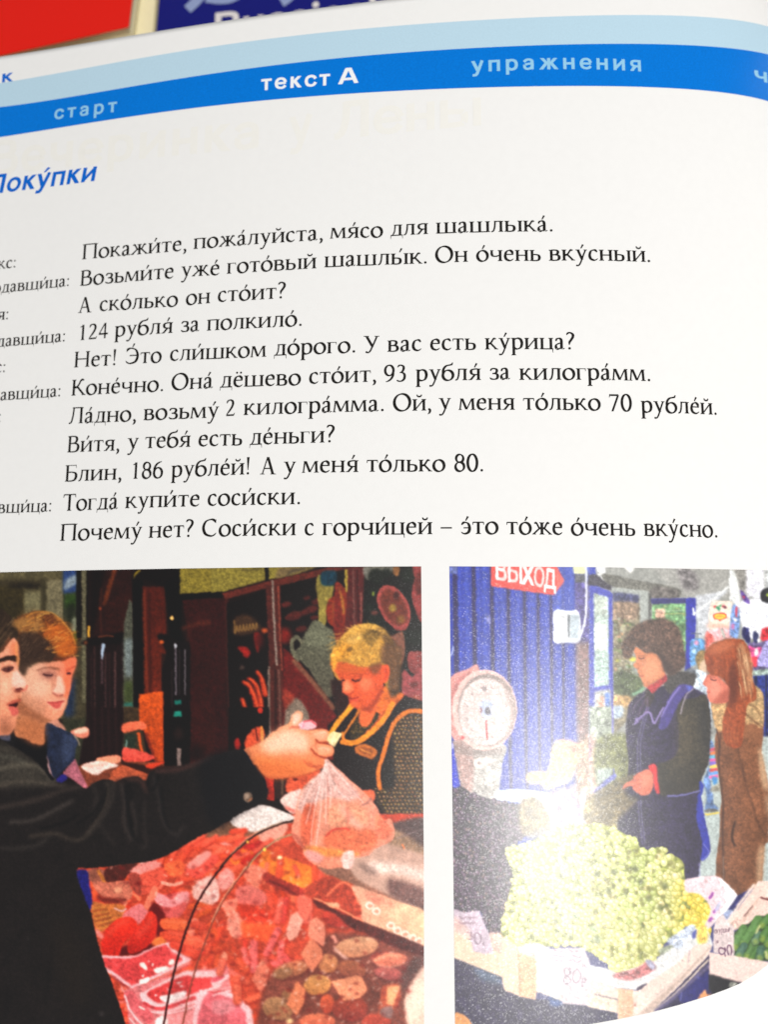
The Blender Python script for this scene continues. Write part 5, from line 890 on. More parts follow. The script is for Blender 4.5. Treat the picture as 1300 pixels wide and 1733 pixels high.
B.E(811, 1291.5, 9.5, 9.5, (236, 214, 204)); B.P([(811, 1287), (825, 1280), (833, 1284), (832, 1292), (815, 1299)], (234, 210, 200), n=M1); B.E(811, 1291.5, 2.4, 2.8, (120, 98, 96)); B.L([(820, 1296), (833, 1292)], 1.6, (140, 118, 112), a=.7)
B.P([(765, 1256), (768, 1265), (775, 1310), (778, 1332), (762, 1340), (762, 1258)], (28, 42, 186), n=M1); B.E(765.5, 1262, 1.6, 5, (220, 214, 240))
B.L([(848, 1313), (870, 1315), (890, 1324)], 1.4, (200, 180, 200), a=.7)
B.L([(823, 1220), (824, 1235), (825, 1252)], 2, (176, 34, 40), soft=.5)
for k_ in range(12):
    a_ = k_ * math.pi / 6 + .26
    B.L([(822.5 + 34 * math.cos(a_), 1205 + 43 * math.sin(a_)), (825.5 + 34 * math.cos(a_), 1207 + 43 * math.sin(a_))], 2.2, (140, 118, 118), soft=.5, a=.6)
B.L([(806, 1256), (818, 1262), (836, 1260), (850, 1250)], 2, (150, 128, 122), soft=1.2, a=.5)
# middle of the stall
B.at(710, 1200, s)
B.P([(570, 600), (720, 590), (840, 598), (1020, 640), (1010, 700), (850, 690), (730, 682), (570, 668)], (206, 216, 226), n=M1); B.L([(716, 590), (716, 660)], 5, (150, 150, 160))
B.P([(930, 620), (1180, 560), (1300, 600), (1300, 900), (950, 900), (900, 760)], (160, 140, 170), n=M3, soft=3)
B.P([(1120, 300), (1310, 200), (1310, 700), (1180, 700), (1140, 480)], (168, 136, 112), n=M3, soft=4)
B.P([(780, 505), (800, 470), (850, 456), (925, 462), (960, 380), (975, 290), (1000, 240), (1060, 228), (1130, 250), (1200, 290), (1150, 400), (1110, 520), (1000, 570), (930, 590), (890, 548), (820, 545)], (232, 198, 124), n=M2, soft=1.4); B.P([(1000, 240), (1090, 225), (1200, 280), (1240, 330), (1190, 360), (1080, 300)], (216, 156, 130), n=M2, soft=2.5); B.P([(780, 505), (830, 462), (925, 462), (920, 530), (820, 545)], (222, 168, 104), n=M2, soft=2, a=.7); B.L([(960, 300), (1040, 420), (930, 560)], 14, (196, 150, 80), soft=3, a=.5)
B.P([(950, 800), (1010, 790), (1018, 850), (960, 865)], (170, 190, 216), n=M1); B.P([(1020, 770), (1120, 760), (1240, 860), (1160, 885), (1090, 840)], (190, 196, 212), n=M2, soft=1.6); B.P([(1180, 610), (1225, 625), (1220, 780), (1190, 790)], (160, 180, 196), n=M1, soft=1.4); B.P([(1200, 780), (1240, 640), (1310, 640), (1310, 900), (1260, 880)], (134, 112, 66), n=M3, soft=2)
# shop interior behind the women
B.at(1000, 940, s)
B.Q([(-10, 70), (1700, 70), (1700, 1400), (-10, 1400)], (150, 150, 144), n=M1)
B.Q([(430, 60), (1700, 60), (1700, 320), (640, 300)], (158, 156, 150), n=M1, soft=2); B.P([(640, 90), (760, 120), (790, 240), (700, 260), (660, 200)], (122, 116, 116), n=M3, soft=3)
B.Q([(-10, 70), (38, 70), (38, 150), (-10, 160)], (60, 72, 176), n=M1); B.Q([(38, 70), (110, 70), (110, 190), (60, 170), (38, 140)], (206, 206, 204), n=M2, soft=1.2); B.Q([(84, 70), (106, 70), (104, 190), (88, 180)], (232, 232, 232))
B.P([(240, 80), (320, 85), (296, 130), (270, 115)], (232, 230, 226), soft=1.2)
B.P([(100, 132), (330, 180), (640, 240), (642, 316), (560, 300), (440, 300), (420, 262), (180, 236), (100, 190)], (110, 108, 100), n=M2); B.Q([(430, 260), (480, 225), (645, 250), (645, 315), (440, 318)], (96, 90, 86), n=M3, soft=1.5)
B.P([(-10, 148), (40, 140), (100, 190), (170, 236), (150, 256), (60, 232), (-10, 222)], (58, 54, 66), n=M2)
B.Q([(150, 232), (425, 262), (425, 500), (360, 500), (356, 316), (170, 300)], (164, 168, 162), n=M1, soft=1); B.Q([(424, 262), (446, 300), (446, 500), (424, 500)], (84, 84, 82), n=M2)
B.Q([(160, 292), (356, 306), (360, 520), (330, 640), (260, 700), (340, 1000), (300, 1180), (160, 1320)], (128, 118, 96), n=M3); B.Q([(166, 266), (356, 290), (352, 350), (166, 345)], (64, 66, 100), n=M3, soft=1.5); B.P([(170, 350), (340, 350), (330, 470), (180, 480)], (140, 116, 96), n=M3, soft=2)
for i_ in range(150):
    x_, y_ = 175 + rng.random() * 190, 460 + rng.random() * 620
    B.E(x_, y_, 6 + rng.random() * 9, 5 + rng.random() * 8, jit([(120, 140, 90), (196, 190, 150), (90, 110, 60), (200, 150, 110), (70, 80, 60), (160, 170, 150)][i_ % 6], 12), soft=1.1, a=.8)
B.P([(170, 870), (260, 850), (370, 900), (390, 980), (330, 1030), (180, 1010)], (78, 88, 58), n=M3, soft=2); B.L([(310, 1020), (360, 1000), (392, 966)], 18, (126, 176, 140), soft=1.5); B.P([(160, 1040), (280, 1030), (290, 1100), (170, 1110)], (190, 150, 96), n=M3, soft=2); B.P([(160, 1110), (236, 1106), (230, 1180), (160, 1190)], (176, 190, 206), n=M2, soft=1.5); B.P([(280, 745), (330, 750), (325, 775), (290, 775)], (220, 214, 80), soft=1.5); B.E(195, 770, 14, 10, (214, 208, 90), soft=1.6)
B.Q([(-10, 218), (60, 228), (140, 262), (162, 282), (170, 1500), (-10, 1500)], (70, 76, 172), n=M1); B.Q([(22, 276), (132, 306), (134, 948), (28, 968)], (184, 196, 184), n=M2, c2=(176, 200, 190)); B.Q([(30, 498), (122, 508), (124, 694), (28, 694)], (230, 234, 222), n=M1, soft=1.2)
for x_ in (44, 66, 90, 112): B.L([(x_, 320), (x_ - 2, 430)], 10, (204, 206, 190), soft=1.4, a=.7)
B.Q([(28, 1000), (148, 980), (150, 1300), (30, 1300)], (196, 196, 190), n=M3, soft=1.5); B.Q([(104, 1010), (142, 1010), (140, 1150), (104, 1150)], (90, 120, 190), n=M2, soft=1.4); B.P([(60, 1050), (96, 1040), (96, 1130), (60, 1140)], (206, 140, 120), n=M3, soft=2)
B.Q([(440, 318), (772, 312), (776, 520), (730, 850), (690, 850), (696, 352), (452, 356)], (46, 50, 150), n=M1); B.Q([(452, 350), (700, 348), (700, 720), (640, 640), (600, 500), (452, 500)], (104, 146, 98), n=M3); B.Q([(440, 320), (700, 318), (700, 348), (450, 356)], (48, 46, 100), n=M1)
for i_ in range(90):
    x_, y_ = 460 + rng.random() * 230, 365 + rng.random() * 280
    B.E(x_, y_, 8, 7, jit([(120, 170, 100), (84, 124, 76), (150, 190, 130), (186, 200, 120), (96, 150, 130)][i_ % 5], 10), soft=1.1, a=.8)
B.Q([(474, 392), (548, 392), (546, 462), (476, 462)], (206, 160, 136), n=M2, soft=1.2); B.L([(455, 410), (690, 402)], 5, (200, 206, 190), a=.6); B.L([(540, 430), (690, 424)], 6, (206, 186, 110), a=.6)
B.Q([(704, 318), (772, 314), (772, 500), (728, 840), (704, 840)], (40, 44, 156), n=M1)
B.Q([(772, 290), (880, 280), (1020, 250), (900, 360), (870, 560), (800, 620), (776, 560)], (196, 198, 202), n=M1, soft=1.5)
B.L([(740, 572), (815, 576)], 8, (80, 84, 100)); B.L([(782, 470), (786, 600)], 5, (130, 134, 140))
B.P([(735, 622), (790, 610), (836, 622), (840, 700), (800, 740), (770, 800), (732, 805), (728, 700)], (92, 150, 204), n=M3, soft=1.2); B.E(775, 640, 16, 18, (226, 150, 186), soft=1.4); B.E(760, 700, 14, 20, (190, 214, 232), soft=1.4)
B.P([(1040, 80), (1145, 80), (1145, 262), (1100, 270), (1070, 180)], (138, 134, 128), n=M2, soft=1.5); B.Q([(1145, 70), (1275, 70), (1275, 330), (1145, 300)], (230, 228, 236), n=M1, soft=2); B.Q([(1275, 70), (1700, 70), (1700, 330), (1275, 300)], (190, 192, 190), n=M2, soft=2)
B.P([(1020, 110), (1060, 130), (1090, 240), (1100, 350), (1110, 440), (1050, 360), (1020, 250)], (226, 228, 226), n=M1, soft=1.4); B.L([(1028, 100), (1026, 330)], 9, (240, 240, 240)); B.L([(1010, 232), (900, 320), (770, 420), (752, 432)], 13, (232, 234, 232), soft=.9); B.L([(752, 388), (760, 436)], 14, (240, 240, 240))
B.L([(990, 170), (900, 360)], 4, (214, 214, 210), a=.6)
B.P([(884, 346), (960, 335), (1042, 346), (1030, 440), (1022, 540), (940, 540), (868, 524)], (242, 224, 206), n=M1, soft=1); B.P([(870, 500), (1024, 510), (1022, 545), (868, 530)], (230, 180, 160), soft=2.5)
for x_, y_, c_1 in [(912, 376, (206, 50, 50)), (930, 384, (40, 140, 90)), (952, 372, (60, 150, 90)), (975, 372, (170, 50, 60)), (988, 380, (90, 40, 50)), (942, 394, (30, 120, 80))]: B.E(x_, y_, 12, 9, c_1, soft=1)
B.P([(902, 432), (950, 420), (996, 430), (994, 462), (962, 472), (948, 484), (936, 472), (906, 464)], (222, 62, 50), soft=.7); B.P([(912, 436), (950, 428), (988, 436), (986, 458), (948, 468), (914, 460)], (250, 206, 70), soft=.7); B.L([(922, 452), (950, 444), (978, 452)], 7, (226, 120, 60), soft=.8, a=.7)
B.P([(848, 580), (880, 550), (950, 530), (1020, 540), (1060, 600), (940, 625), (880, 650), (848, 700)], (232, 170, 172), n=M3, soft=1.5); B.P([(846, 570), (880, 570), (915, 620), (870, 660), (842, 700)], (222, 96, 88), n=M2, soft=1.5); B.L([(960, 540), (980, 600)], 12, (150, 200, 180), soft=1.8)
B.P([(1040, 370), (1080, 380), (1096, 450), (1080, 600), (1040, 600), (1020, 560)], (116, 150, 210), n=M3, soft=1.4); B.P([(1064, 380), (1078, 380), (1074, 450), (1062, 440)], (206, 60, 70), soft=1); B.P([(1040, 450), (1080, 470), (1060, 490)], (240, 236, 240), soft=1); B.E(1044, 520, 12, 24, (206, 110, 160), soft=1.6)
B.P([(1100, 350), (1170, 320), (1320, 330), (1400, 360), (1400, 560), (1230, 600), (1180, 560), (1110, 520)], (236, 236, 242), n=M1, soft=1.2)
for x_ in (1140, 1176, 1216, 1250, 1284): B.L([(x_, 370), (x_ + 6, 520)], 8, (196, 200, 216), soft=1.8, a=.6)
B.P([(1095, 260), (1120, 270), (1165, 330), (1166, 356), (1120, 330)], (96, 70, 150), n=M2); B.P([(1108, 296), (1130, 300), (1124, 320)], (220, 60, 90))
B.P([(1120, 524), (1150, 530), (1166, 540), (1170, 650), (1130, 620), (1112, 580)], (36, 36, 84), n=M2); B.P([(1166, 540), (1190, 540), (1192, 610), (1170, 600)], (230, 230, 236)); B.P([(1194, 560), (1230, 580), (1220, 650), (1196, 640)], (44, 48, 90), n=M2)
B.P([(1262, 250), (1400, 240), (1400, 340), (1262, 340)], (28, 28, 32), n=M1); B.P([(1290, 280), (1310, 280), (1310, 300), (1290, 300)], (150, 170, 60)); B.P([(1252, 560), (1280, 530), (1400, 510), (1400, 640), (1262, 630)], (196, 40, 52), n=M3)
B.P([(1155, 650), (1240, 640), (1300, 620), (1400, 630), (1400, 860), (1190, 850), (1170, 780)], (90, 80, 120), n=M3); B.P([(1160, 660), (1200, 680), (1250, 670), (1262, 720), (1225, 760), (1222, 800), (1185, 812), (1170, 760)], (214, 70, 132), n=M3, soft=1.2); B.P([(1175, 750), (1220, 745), (1222, 810), (1186, 812)], (222, 56, 70), n=M2, soft=1.2); B.P([(1200, 700), (1225, 680), (1232, 730), (1206, 736)], (230, 230, 226), soft=1.2); B.P([(1245, 720), (1300, 620), (1400, 640), (1400, 800), (1232, 812)], (166, 158, 216), n=M2, soft=1.3); B.E(1235, 620, 10, 14, (240, 240, 240))
B.P([(1190, 845), (1400, 830), (1400, 880), (1196, 880)], (140, 160, 150), n=M3); 
for x_ in range(1200, 1400, 14): B.L([(x_, 850), (x_ + 2, 885)], 4, (220, 226, 220), soft=.7, a=.6)
B.Q([(1190, 885), (1400, 870), (1400, 1900), (1250, 1900)], (38, 50, 124), n=M3); B.L([(1290, 880), (1294, 1500)], 14, (26, 28, 60)); B.L([(1212, 890), (1212, 1020)], 12, (28, 30, 54))
# child between them
B.P([(768, 770), (774, 726), (800, 698), (836, 696), (856, 730), (838, 790), (800, 846), (782, 800)], (146, 118, 74), n=M2); B.P([(800, 800), (838, 760), (852, 800), (850, 860), (810, 850)], (212, 180, 150), soft=1.4)
B.P([(756, 850), (800, 840), (856, 870), (870, 960), (884, 1100), (886, 1260), (850, 1150), (800, 1040), (756, 960)], (200, 212, 222), n=M2, soft=1); B.L([(790, 880), (850, 1000)], 14, (150, 168, 190), soft=2.5, a=.7)
# floor and people far behind
B.at(1000, 1200, s)
B.Q([(820, 200), (1310, 200), (1700, 700), (1700, 1500), (780, 1500)], (170, 180, 176), n=M1)
B.P([(830, 520), (870, 400), (868, 240), (896, 240), (905, 320), (880, 520), (900, 640), (900, 690), (940, 730), (900, 745), (840, 745), (850, 640)], (104, 136, 190), n=M3, soft=1); B.L([(866, 560), (872, 680)], 12, (66, 92, 146), soft=1.6); B.P([(840, 738), (880, 728), (945, 744), (900, 758), (842, 756)], (90, 88, 84), n=M2)
for k_, c_1 in enumerate([(210, 70, 90), (240, 120, 60), (90, 180, 210), (230, 80, 150), (120, 90, 200), (240, 200, 80), (210, 60, 60), (90, 150, 220), (230, 90, 150)]): B.L([(882, 300 + k_ * 25), (926, 292 + k_ * 25)], 22, c_1, soft=1)
B.P([(890, 500), (925, 500), (930, 545), (905, 556)], (60, 130, 190), soft=1.2); B.L([(838, 772), (880, 770), (942, 760)], 11, (220, 186, 60), soft=.8); B.P([(880, 580), (960, 540), (960, 590), (890, 610)], (150, 146, 130), n=M2, soft=1.5)
B.Q([(-10, -20), (170, -20), (170, 260), (-10, 260)], (150, 158, 142), n=M3, soft=1.5); B.L([(160, -20), (164, 240)], 12, (110, 104, 184), n=M1); B.P([(-10, 240), (40, 235), (50, 560), (-10, 760)], (206, 160, 150), n=M3, soft=3); B.P([(40, 230), (300, 200), (300, 500), (140, 600), (40, 560)], (110, 112, 70), n=M3, soft=3); B.Q([(40, 440), (160, 430), (150, 500), (50, 560)], (166, 180, 170), n=M2, soft=2); B.L([(38, 610), (100, 550), (176, 490)], 36, (94, 98, 176), n=M2, soft=1.2); B.L([(170, 440), (172, 520)], 10, (96, 100, 176))
B.P([(-10, 640), (120, 600), (240, 620), (230, 860), (100, 880), (-10, 800)], (128, 116, 74), n=M3, soft=3)
# girl
B.at(1000, 1200, s)
B.P([(888, -100), (960, -120), (1130, -90), (1200, -130), (1262, -120), (1272, 60), (1270, 180), (1256, 300), (1290, 480), (1305, 600), (1306, 940), (1278, 1000), (1268, 1150), (1244, 1400), (1190, 1442), (1080, 1492), (1060, 1460), (1000, 1400), (924, 1380), (920, 1200), (926, 1060), (948, 900), (950, 760), (960, 650), (940, 480), (912, 330), (915, 200), (930, 150), (900, 60)], (122, 74, 48), n=[(1, .08), (2, .12), (8, .12), (16, .08)], soft=.8, c2=(112, 68, 44))
B.P([(885, -100), (930, -110), (990, -90), (990, 60), (975, 150), (925, 150), (900, 60)], (190, 148, 98), n=M2); B.P([(1100, -100), (1190, -170), (1262, -120), (1272, 40), (1258, 140), (1200, 110), (1130, 100)], (184, 148, 102), n=M2, soft=1); B.L([(1140, -40), (1200, -20), (1250, 50)], 12, (110, 78, 48), soft=1.6); B.L([(1120, 20), (1190, 80), (1256, 130)], 9, (90, 58, 36), soft=1.2)
B.P([(935, 70), (955, 55), (975, 70), (970, 105), (945, 108)], (214, 176, 124), soft=1); B.L([(940, 80), (960, 66), (966, 100)], 5, (120, 84, 50))
B.L([(925, 150), (945, 240), (938, 360), (958, 560), (972, 700), (968, 900), (976, 1180), (978, 1380)], 12, (58, 34, 26), soft=1, a=.9); B.L([(955, 170), (948, 340)], 6, (58, 34, 26)); B.L([(974, 1080), (978, 1380)], 4, (210, 190, 170), a=.7)
B.L([(1072, 210), (1085, 320), (1118, 440), (1140, 560), (1180, 680), (1230, 840), (1298, 940)], 10, (60, 36, 26), soft=1.6, a=.85); B.L([(1050, 390), (1100, 420), (1130, 520)], 8, (70, 42, 30), soft=2, a=.6)
B.L([(1060, 825), (1042, 900), (1040, 960), (1058, 1000)], 18, (50, 30, 22), soft=1.2); B.L([(970, 600), (1020, 700), (1010, 760)], 8, (84, 50, 34), soft=2, a=.7); B.L([(950, 330), (1010, 360), (1060, 380)], 8, (80, 48, 34), soft=1.8, a=.7); B.L([(1110, 760), (1060, 830)], 10, (146, 96, 66), soft=3, a=.7); B.L([(1000, 1020), (1080, 990), (1160, 900)], 10, (90, 54, 38), soft=3, a=.6)
B.P([(1120, 120), (1180, 90), (1230, 130), (1250, 230), (1200, 240), (1140, 200)], (150, 94, 62), soft=6, a=.6); B.P([(1232, 280), (1262, 330), (1290, 480), (1296, 600), (1262, 560), (1240, 420)], (206, 170, 132), soft=3, a=.8); B.P([(1230, 1050), (1275, 1000), (1262, 1200), (1244, 1400), (1220, 1300)], (196, 160, 124), soft=3.5, a=.75); B.L([(1290, 640), (1300, 760)], 20, (190, 150, 116), soft=2.5, a=.7)
B.at(1000, 940, s)
B.P([(856, 880), (900, 860), (950, 900), (1010, 960), (1020, 1050), (990, 1080), (930, 1084), (882, 1078), (866, 1050), (856, 1018), (862, 1000), (856, 985), (866, 966), (846, 955), (824, 944), (838, 915)], (214, 110, 88), n=[(2, .05)], soft=.8); B.P([(880, 900), (940, 930), (960, 1000), (900, 1010)], (228, 140, 116), soft=4, a=.7); B.L([(880, 905), (900, 915), (918, 910)], 8, (90, 46, 40), soft=1); B.L([(862, 1002), (882, 1004)], 6, (160, 50, 50), soft=1); B.L([(930, 1075), (990, 1040)], 14, (170, 76, 56), soft=3, a=.7)
B.P([(836, 740), (848, 690), (900, 646), (960, 622), (1050, 608), (1120, 622), (1160, 690), (1184, 800), (1186, 900), (1216, 990), (1210, 1060), (1150, 1100), (1130, 1250), (1110, 1380), (1080, 1410), (1040, 1410), (980, 1360), (970, 1200), (1012, 1090), (1020, 1000), (990, 930), (940, 890), (880, 870), (850, 820)], (146, 66, 36), n=[(2, .12), (4, .1)], soft=.9)
for i_ in range(120):
    x_ = 850 + rng.random() * 330; y_ = 640 + rng.random() * 380
    if y_ < 640 + abs(x_ - 1030) * .25 or (x_ < 1000 and y_ > 860): continue
    c_1 = ([(196, 140, 92), (220, 176, 126), (150, 92, 56)][i_ % 3] if x_ > 1110 else [(170, 82, 44), (116, 48, 28), (188, 100, 60), (96, 40, 24)][i_ % 4])
    B.L([(x_, y_), (x_ + 8 + (x_ - 1000) * .05, y_ + 60), (x_ + 10 + (x_ - 1000) * .07, y_ + 120)], 6, c_1, soft=1, a=.55, w2=3)
B.P([(900, 650), (980, 630), (1040, 640), (1000, 700), (920, 700)], (196, 110, 70), soft=6, a=.6); B.P([(1000, 900), (1060, 860), (1080, 1000), (1040, 1100), (1010, 1000)], (96, 40, 26), soft=6, a=.55)
for k_ in range(14): B.L([(985 + k_ * 9, 1230 + (k_ % 3) * 30), (980 + k_ * 9, 1310), (1000 + k_ * 7, 1380)], 7, [(170, 86, 48), (110, 50, 30), (186, 110, 66)][k_ % 3], soft=1.2, a=.6)
# saleswoman
B.at(1000, 1200, s)
B.P([(300, -60), (420, -140), (640, -180), (840, -110), (870, -10), (880, 120), (872, 260), (860, 400), (808, 520), (806, 640), (830, 800), (868, 950), (870, 1060), (812, 1112), (800, 1170), (770, 1300), (690, 1420), (640, 1300), (560, 1160), (440, 1060), (330, 1000), (215, 900), (200, 780), (240, 620), (280, 420), (260, 200), (270, 40)], (36, 28, 56), n=[(1, .2), (2, .2), (8, .15)], soft=1)
B.P([(640, -60), (760, -80), (840, -110), (870, -10), (880, 120), (872, 260), (860, 400), (806, 520), (796, 600), (700, 612), (570, 632), (505, 615), (490, 420), (560, 380), (630, 330), (650, 180), (636, 60)], (46, 40, 30), n=[(1, .16), (2, .2), (8, .15)], soft=1.2)
B.P([(640, 60), (720, 40), (760, 200), (720, 380), (600, 420), (560, 520), (640, 360)], (74, 62, 42), n=[(2, .2)], soft=8, a=.7); B.P([(800, -60), (860, 40), (868, 240), (850, 380), (820, 200)], (26, 26, 30), soft=6, a=.7); B.P([(520, 520), (640, 540), (780, 480), (770, 580), (600, 620), (520, 600)], (30, 26, 22), soft=7, a=.7)
B.P([(40, 620), (130, 560), (240, 500), (330, 480), (330, 540), (250, 590), (300, 640), (350, 660), (260, 760), (160, 850), (60, 880), (-10, 800)], (104, 90, 60), n=M3, soft=3, a=.9)
B.P([(790, 620), (812, 650), (846, 850), (870, 950), (872, 1060), (812, 1112), (818, 980), (776, 800)], (38, 44, 150), n=M1); B.L([(820, 1110), (866, 1050), (830, 990)], 5, (130, 130, 200)); B.P([(800, 525), (830, 560), (812, 640), (800, 600)], (30, 44, 150)); B.L([(690, 1395), (740, 1370), (796, 1280), (800, 1130)], 6, (130, 124, 180), soft=.9)
for p_ in ([(410, -150), (408, 0), (370, 130), (345, 260), (345, 450)], [(424, -140), (424, 0), (390, 130), (366, 260), (368, 450)], [(350, 670), (358, 800), (382, 990)], [(368, 670), (376, 800), (400, 985)]): B.L(p_, 6, (118, 110, 160), soft=.8, a=.85)
B.L([(320, 112), (352, 70), (430, 22), (466, 104), (500, 50), (535, -10)], 13, (146, 126, 186), soft=.8); B.L([(340, 60), (330, 105), (380, 60)], 8, (130, 110, 170)); B.L([(300, -40), (290, 60), (310, 130)], 6, (110, 90, 130), soft=1.2, a=.6)
B.L([(565, 636), (650, 634), (730, 618), (800, 598)], 11, (112, 108, 178), soft=.9)
B.P([(424, 430), (440, 406), (470, 400), (488, 430), (492, 500), (506, 600), (500, 618), (480, 612), (466, 560), (458, 480)], (206, 32, 40), n=M1); B.L([(445, 420), (470, 440), (480, 560)], 7, (232, 70, 60), soft=1.4, a=.7)
B.P([(232, 580), (250, 552), (310, 515), (318, 490), (360, 465), (420, 440), (450, 462), (464, 520), (458, 575), (430, 622), (385, 636), (350, 622), (310, 590), (305, 566), (272, 572), (240, 586)], (206, 104, 78), n=[(2, .05)], soft=.8); B.P([(360, 490), (430, 470), (440, 540), (380, 580), (350, 540)], (226, 140, 108), soft=4, a=.7); B.L([(300, 530), (345, 515), (380, 520)], 6, (150, 60, 50), soft=1.2); B.L([(305, 568), (350, 550), (380, 540)], 5, (156, 66, 54), soft=1.2); B.L([(330, 590), (370, 570)], 5, (160, 70, 56), soft=1.2)
B.at(1000, 940, s)
B.P([(690, 850), (720, 826), (752, 822), (770, 850), (768, 900), (700, 900)], (92, 96, 104), n=M2); B.P([(560, 880), (640, 850), (760, 870), (768, 930), (740, 970), (600, 1020), (540, 960)], (58, 54, 52), n=[(1, .15), (2, .2)], soft=1.2)
B.P([(400, 1000), (430, 970), (470, 1010), (440, 1100), (400, 1100)], (44, 34, 36), n=M2)
B.P([(640, 960), (700, 945), (756, 972), (700, 1010), (640, 1100), (560, 1260), (500, 1260), (560, 1080)], (62, 50, 128), n=M1, soft=1, a=.9); B.L([(655, 968), (590, 1050), (520, 1180)], 12, (126, 110, 184), soft=1); B.L([(752, 980), (700, 1030), (660, 1160)], 9, (176, 160, 176), soft=1); B.P([(700, 950), (750, 965), (720, 1000)], (84, 96, 190), soft=1.5)
B.L([(310, 1160), (330, 1090), (400, 1020)], 7, (150, 120, 150), soft=1.2, a=.7); B.L([(350, 1170), (390, 1080), (420, 1040)], 8, (130, 90, 130), soft=1.2, a=.7); B.L([(410, 1160), (420, 1060)], 9, (134, 100, 150), soft=1.2, a=.7)
B.P([(412, 956), (470, 930), (530, 862), (556, 880), (560, 920), (520, 950), (464, 1008), (446, 1000)], (166, 44, 50), n=M2)
B.P([(318, 690), (330, 670), (380, 690), (480, 720), (520, 790), (548, 862), (520, 900), (470, 920), (415, 955), (388, 935), (376, 900), (362, 890), (372, 878), (350, 862), (346, 840), (356, 832), (318, 816), (316, 800), (336, 765)], (206, 122, 82), n=[(2, .06)], soft=.8); B.P([(400, 770), (480, 760), (500, 860), (440, 900), (400, 860)], (220, 146, 102), soft=6, a=.7); B.P([(350, 700), (420, 720), (480, 730), (420, 760)], (146, 80, 54), soft=4, a=.6)
B.L([(356, 770), (376, 778), (396, 772)], 7, (84, 46, 36), soft=1); B.L([(350, 750), (400, 748)], 7, (110, 64, 46), soft=1.3, a=.8); B.L([(364, 872), (388, 872)], 6, (160, 62, 52), soft=1); B.L([(340, 826), (362, 836)], 6, (150, 76, 52), soft=1.2)
B.P([(228, 650), (250, 610), (290, 560), (330, 515), (390, 482), (450, 472), (520, 456), (580, 476), (630, 510), (662, 570), (680, 660), (696, 740), (690, 810), (640, 858), (570, 880), (548, 850), (520, 790), (490, 730), (430, 715), (400, 740), (380, 700), (330, 670), (312, 720), (286, 760), (240, 740), (228, 700)], (84, 62, 52), n=[(1, .2), (2, .25), (4, .2)], soft=1.6)
for i_ in range(220):
    x_, y_ = 250 + rng.random() * 430, 470 + rng.random() * 380
    if (x_ < 500 and y_ > 700) or y_ < 470 + abs(x_ - 500) ** 1.5 * .02 or (x_ - 460) ** 2 / 240 ** 2 + (y_ - 660) ** 2 / 200 ** 2 > 1: continue
    a_ = rng.random() * 6.28
    B.L([(x_, y_), (x_ + 14 * math.cos(a_), y_ + 14 * math.sin(a_)), (x_ + 20 * math.cos(a_ + 1), y_ + 20 * math.sin(a_ + 1))], 5, [(120, 90, 74), (56, 40, 36), (150, 112, 90), (70, 50, 42)][i_ % 4], soft=.9, a=.6)
B.at(1030, 1030, 4.815)
B.P([(775, 600), (800, 575), (860, 548), (910, 578), (990, 650), (965, 740), (875, 768), (822, 742), (806, 690), (812, 655), (798, 632)], (212, 112, 90), soft=.8); B.P([(820, 600), (880, 590), (920, 650), (900, 720), (840, 730)], (226, 140, 116), soft=3, a=.8); B.L([(835, 572), (860, 585), (880, 580)], 8, (74, 34, 30), soft=.6); B.L([(830, 556), (870, 560)], 6, (120, 60, 44), soft=.8, a=.8); B.L([(806, 678), (826, 682)], 6, (168, 54, 54), soft=.6); B.L([(778, 612), (796, 628)], 5, (170, 70, 60), soft=.8); B.P([(900, 700), (990, 660), (980, 750), (920, 770), (860, 770)], (160, 72, 54), soft=2.4, a=.7)
B.P([(990, 480), (1040, 440), (1060, 620), (1040, 760), (990, 780), (985, 620)], (84, 38, 26), soft=2.4, a=.7); B.P([(1060, 290), (1110, 300), (1150, 440), (1165, 600), (1120, 700), (1090, 520), (1070, 380)], (196, 150, 106), soft=2.2, a=.6)
for i_ in range(60):
    x_ = 1040 + rng.random() * 120; y_ = 300 + rng.random() * 330
    if x_ > 1110 and y_ < 330: continue
    B.L([(x_, y_), (x_ + 12, y_ + 60), (x_ + 16, y_ + 110)], 6, [(226, 190, 146), (120, 68, 42), (206, 160, 116), (92, 46, 30)][i_ % 4], soft=.6, a=.6, w2=3)
B.P([(800, 330), (900, 280), (1000, 262), (1040, 300), (960, 330), (860, 380)], (186, 98, 62), soft=2.6, a=.6)
B.P([(212, 318), (250, 330), (300, 360), (350, 372), (400, 380), (432, 420), (448, 500), (430, 560), (360, 610), (306, 640), (280, 610), (270, 575), (250, 545), (256, 528), (240, 505), (244, 490), (212, 478), (216, 450), (236, 420)], (208, 126, 86), soft=.9, a=.85, n=[(2, .05)]); B.P([(300, 420), (400, 410), (420, 520), (340, 580), (290, 520)], (226, 150, 108), soft=3, a=.7)
B.L([(250, 402), (270, 410), (292, 402)], 8, (82, 44, 36), soft=.6); B.L([(246, 386), (296, 388)], 6, (120, 70, 50), soft=.8, a=.8); B.L([(252, 548), (274, 552), (286, 545)], 6, (158, 64, 54), soft=.6); B.L([(240, 486), (256, 482)], 5, (150, 76, 56), soft=.7); B.L([(300, 630), (420, 590)], 12, (160, 84, 56), soft=2, a=.7)
B.P([(400, 390), (440, 370), (520, 460), (560, 520), (500, 530), (450, 500), (432, 430)], (58, 42, 38), soft=2, a=.8)
